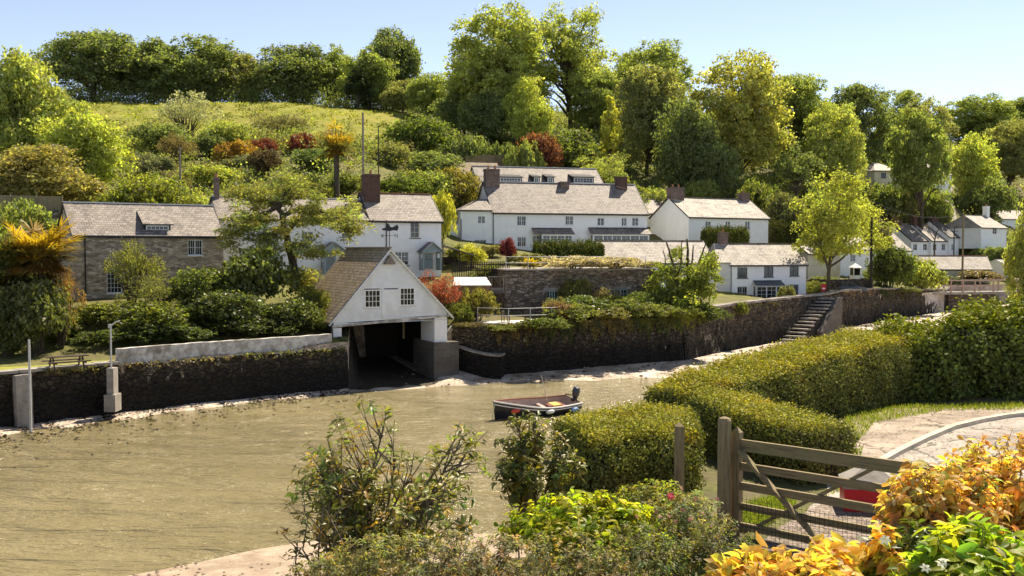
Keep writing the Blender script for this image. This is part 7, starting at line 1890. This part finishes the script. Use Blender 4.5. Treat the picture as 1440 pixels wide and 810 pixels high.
# pollarded tree on the quay
def poll_sprays(fol, lines, b):
    def at(px, py, e, r, k, ln=.24):
        for _ in range(k):
            c = P(px + rng.normal(0, r * .5), py + rng.normal(0, r * .5), 90 + e + rng.normal(0, .9)) - b
            blob_leaves(fol, c, rng.uniform(.35, .7), 14, 8, ln, sig=.3)
    for px, py, e, r, k in ((948, 362, .2, 9, 4), (994, 366, .6, 10, 5), (972, 380, -.5, 14, 7), (934, 384, -.6, 10, 5), (962, 418, .6, 30, 20), (925, 405, .3, 14, 10), (985, 400, 0, 24, 22), (945, 412, -.5, 22, 18), (1003, 378, .5, 12, 6), (942, 385, 0, 12, 6), (975, 430, -1, 26, 18), (925, 432, -1, 16, 9), (968, 402, .9, 20, 9)): at(px, py, e, r, k)
branchy('pollard_tree', 'pollarded tree with bare upright stubs on the quay edge', 90, [
 [(966, 462, 0, .26), (966, 430, 0, .22), (968, 395, 0, .17), (967, 360, 0, .12), (966, 336, 0, .07)],
 [(964, 450, 0, .18), (955, 415, -.4, .15), (950, 385, -.6, .12), (942, 358, -.8, .09), (937, 340, -.9, .06)],
 [(968, 440, 0, .16), (976, 408, .3, .13), (980, 380, .4, .1), (988, 356, .5, .07), (993, 340, .5, .05)], [(968, 400, 0, .10), (973, 370, -.3, .08), (975, 345, -.4, .05)],
 [(952, 392, -.6, .08), (958, 368, -.6, .06), (959, 338, -.6, .04)], [(980, 385, .4, .08), (992, 368, .8, .06), (1000, 345, 1, .04)], [(950, 400, -.6, .07), (938, 378, -1, .05), (932, 352, -1.1, .04)]], poll_sprays, (.25, .27, .055), leafmat='leaf')
def yg_sprays(fol, lines, b):
    for px, py, e, r, k in ((1180, 272, 0, 26, 18), (1150, 305, -.8, 28, 22), (1200, 300, 3.5, 26, 20), (1170, 330, -1.2, 34, 24), (1222, 322, 9, 22, 14), (1140, 335, .4, 16, 10), (1192, 352, 3, 20, 9), (1230, 346, 9.5, 14, 7), (1160, 362, -.5, 16, 7), (1196, 258, .4, 12, 6)):
        for _ in range(k):
            c = P(px + rng.normal(0, r * .5), py + rng.normal(0, r * .42), 117 + e + rng.normal(0, 1.1)) - b
            blob_leaves(fol, c, rng.uniform(.5, 1.0), 16, 8, .30, sig=.28)
branchy('field_maple', 'yellow-green young leafed tree with open crown above the steps', 117, [
 [(1164, 412, 0, .27), (1165, 385, 0, .22), (1170, 352, 0, .18), (1176, 318, 0, .12), (1180, 280, 0, .06)], [(1165, 380, 0, .15), (1156, 350, -.8, .11), (1148, 315, -1.2, .07)],
 [(1167, 368, 0, .16), (1188, 338, 1.6, .11), (1206, 300, 3, .06)], [(1172, 345, 0, .11), (1160, 320, .5, .08), (1168, 290, .5, .05)], [(1166, 376, 0, .14), (1186, 362, 2, .11), (1200, 345, 4, .08), (1226, 340, 8, .04)], [(1156, 350, -.8, .09), (1138, 335, -1, .05)]], yg_sprays, (.36, .36, .075), leafmat='leaf')
# bare little tree before the terraced cottages
branchy('bare_tree', 'bare forked little tree before the terraced cottages', 174, [[(1314, 362, 0, .16), (1314, 345, 0, .13), (1316, 330, 0, .10), (1322, 316, .2, .06), (1328, 308, .3, .03)], [(1315, 338, 0, .1), (1308, 328, 0, .07), (1304, 318, 0, .04)], [(1316, 334, 0, .07), (1311, 322, 0, .04), (1312, 312, 0, .03)], [(1320, 322, .1, .05), (1319, 312, .1, .03)]],
 lambda f, l, b: blob_leaves(f, np.array(l[1][-1]), .25, 6, 5, .12), BRN, leafmat='leaf')
# lane climbing the hill
m = MB(); pr = [(1342, 197, 7), (1335, 207, 7), (1330, 217, 6), (1330, 228, 6), (1334, 240, 5)]
for (a, d1, w1_), (b_, d2, w2_) in zip(pr[:-1], pr[1:]):
    for k in range(6):
        f, g_ = k / 6, (k + 1) / 6; xa_, da = a + (b_ - a) * f, d1 + (d2 - d1) * f; xb2, db = a + (b_ - a) * g_, d1 + (d2 - d1) * g_
        m.quad(G(xa_ - 8, da) + Vector((0, 0, .25)), G(xa_ + 8, da) + Vector((0, 0, .25)), G(xb2 + 8, db) + Vector((0, 0, .25)), G(xb2 - 8, db) + Vector((0, 0, .25)))
tag(m.build('climbing_lane', M['asphalt']), kind='structure')
m = MB()
for k in range(10):
    a, b_ = 1400 + k * 11, 1400 + (k + 1) * 11; m.quad(G(a, 168) + Vector((0, 0, .3)), G(b_, 168) + Vector((0, 0, .3)), G(b_, 178) + Vector((0, 0, .3)), G(a, 178) + Vector((0, 0, .3)))
tag(m.build('village_lane', M['tarmac_old']), kind='structure')
m = MB()
for k in range(12):
    a, b_ = 1095 + k * 17, 1095 + (k + 1) * 17; d1, d2 = float(quay_d(a)) + 1.0, float(quay_d(b_)) + 1.0
    m.quad(G(a, d1) + Vector((0, 0, .12)), G(b_, d2) + Vector((0, 0, .12)), G(b_, d2 + 7) + Vector((0, 0, .12)), G(a, d1 + 7) + Vector((0, 0, .12)))
tag(m.build('quay_road', M['tarmac_old']), kind='structure')

# weed and stones along the tide line
fol = Fol(); n = 3400; px = rng.uniform(-200, 520, n); off = np.abs(rng.normal(0, 1.6, n)) ; d = np.interp(px, WK[:, 0], WK[:, 1]) + 1.4 - off * rng.choice([1, 1, 2.4], n)
cl = np.sin(px * .09) * np.sin(px * .031 + d) > -.25; px, d = px[cl], d[cl]; n = len(px)
p = np.stack([(px - 720) / F * d, d, np.maximum(ground(px, d), 0) + .03], 1); fol.leaves(p, unit(rdir(n) * .5 + np.array([0, 0, 1.0])), rdir(n), rng.uniform(.1, .34, n), rng.uniform(.06, .2, n), tones(n, .5, .15) * np.array((.045, .034, .02)))
o = link('seaweed', fol.mesh('seaweed', [M['leaf'], M['twig']])); tag(o, 'dark seaweed strewn along the foot of the quay', 'seaweed', kind='stuff')
def stones(name, label, n, pxr, dr, size, colr):
    m = MB(); k = 0
    while k < n:
        px, d = rng.uniform(*pxr), rng.uniform(*dr)
        z = gz(px, d)
        if z < -.02 or d > quay_d(px) - .3: continue
        k += 1; s = size * rng.uniform(.4, 1.4); c = Vector((XA(px, d), d, z + s * .15)); vs = [c + Vector(v) * s * rng.uniform(.7, 1.1) for v in ((1, 0, 0), (0, 1, 0), (-1, 0, 0), (0, -1, 0), (0, 0, .6), (0, 0, -.6), )]
        m.add(vs, [(0, 1, 4), (1, 2, 4), (2, 3, 4), (3, 0, 4), (1, 0, 5), (2, 1, 5), (3, 2, 5), (0, 3, 5)])
    o = m.build(name, M[colr]); return tag(o, label, 'stones', kind='stuff')
M['pebble'] = m_noise('shore stones', (.09, .065, .045), (.30, .23, .165), .8, .8)
stones('shore_stones', 'stones scattered over the slipway fan and mud bank', 1500, (560, 1420), (70, 140), .16, 'pebble')
stones('beach_stones', 'small stones and wrack on the near sand', 160, (180, 560), (29, 34.5), .06, 'pebble')
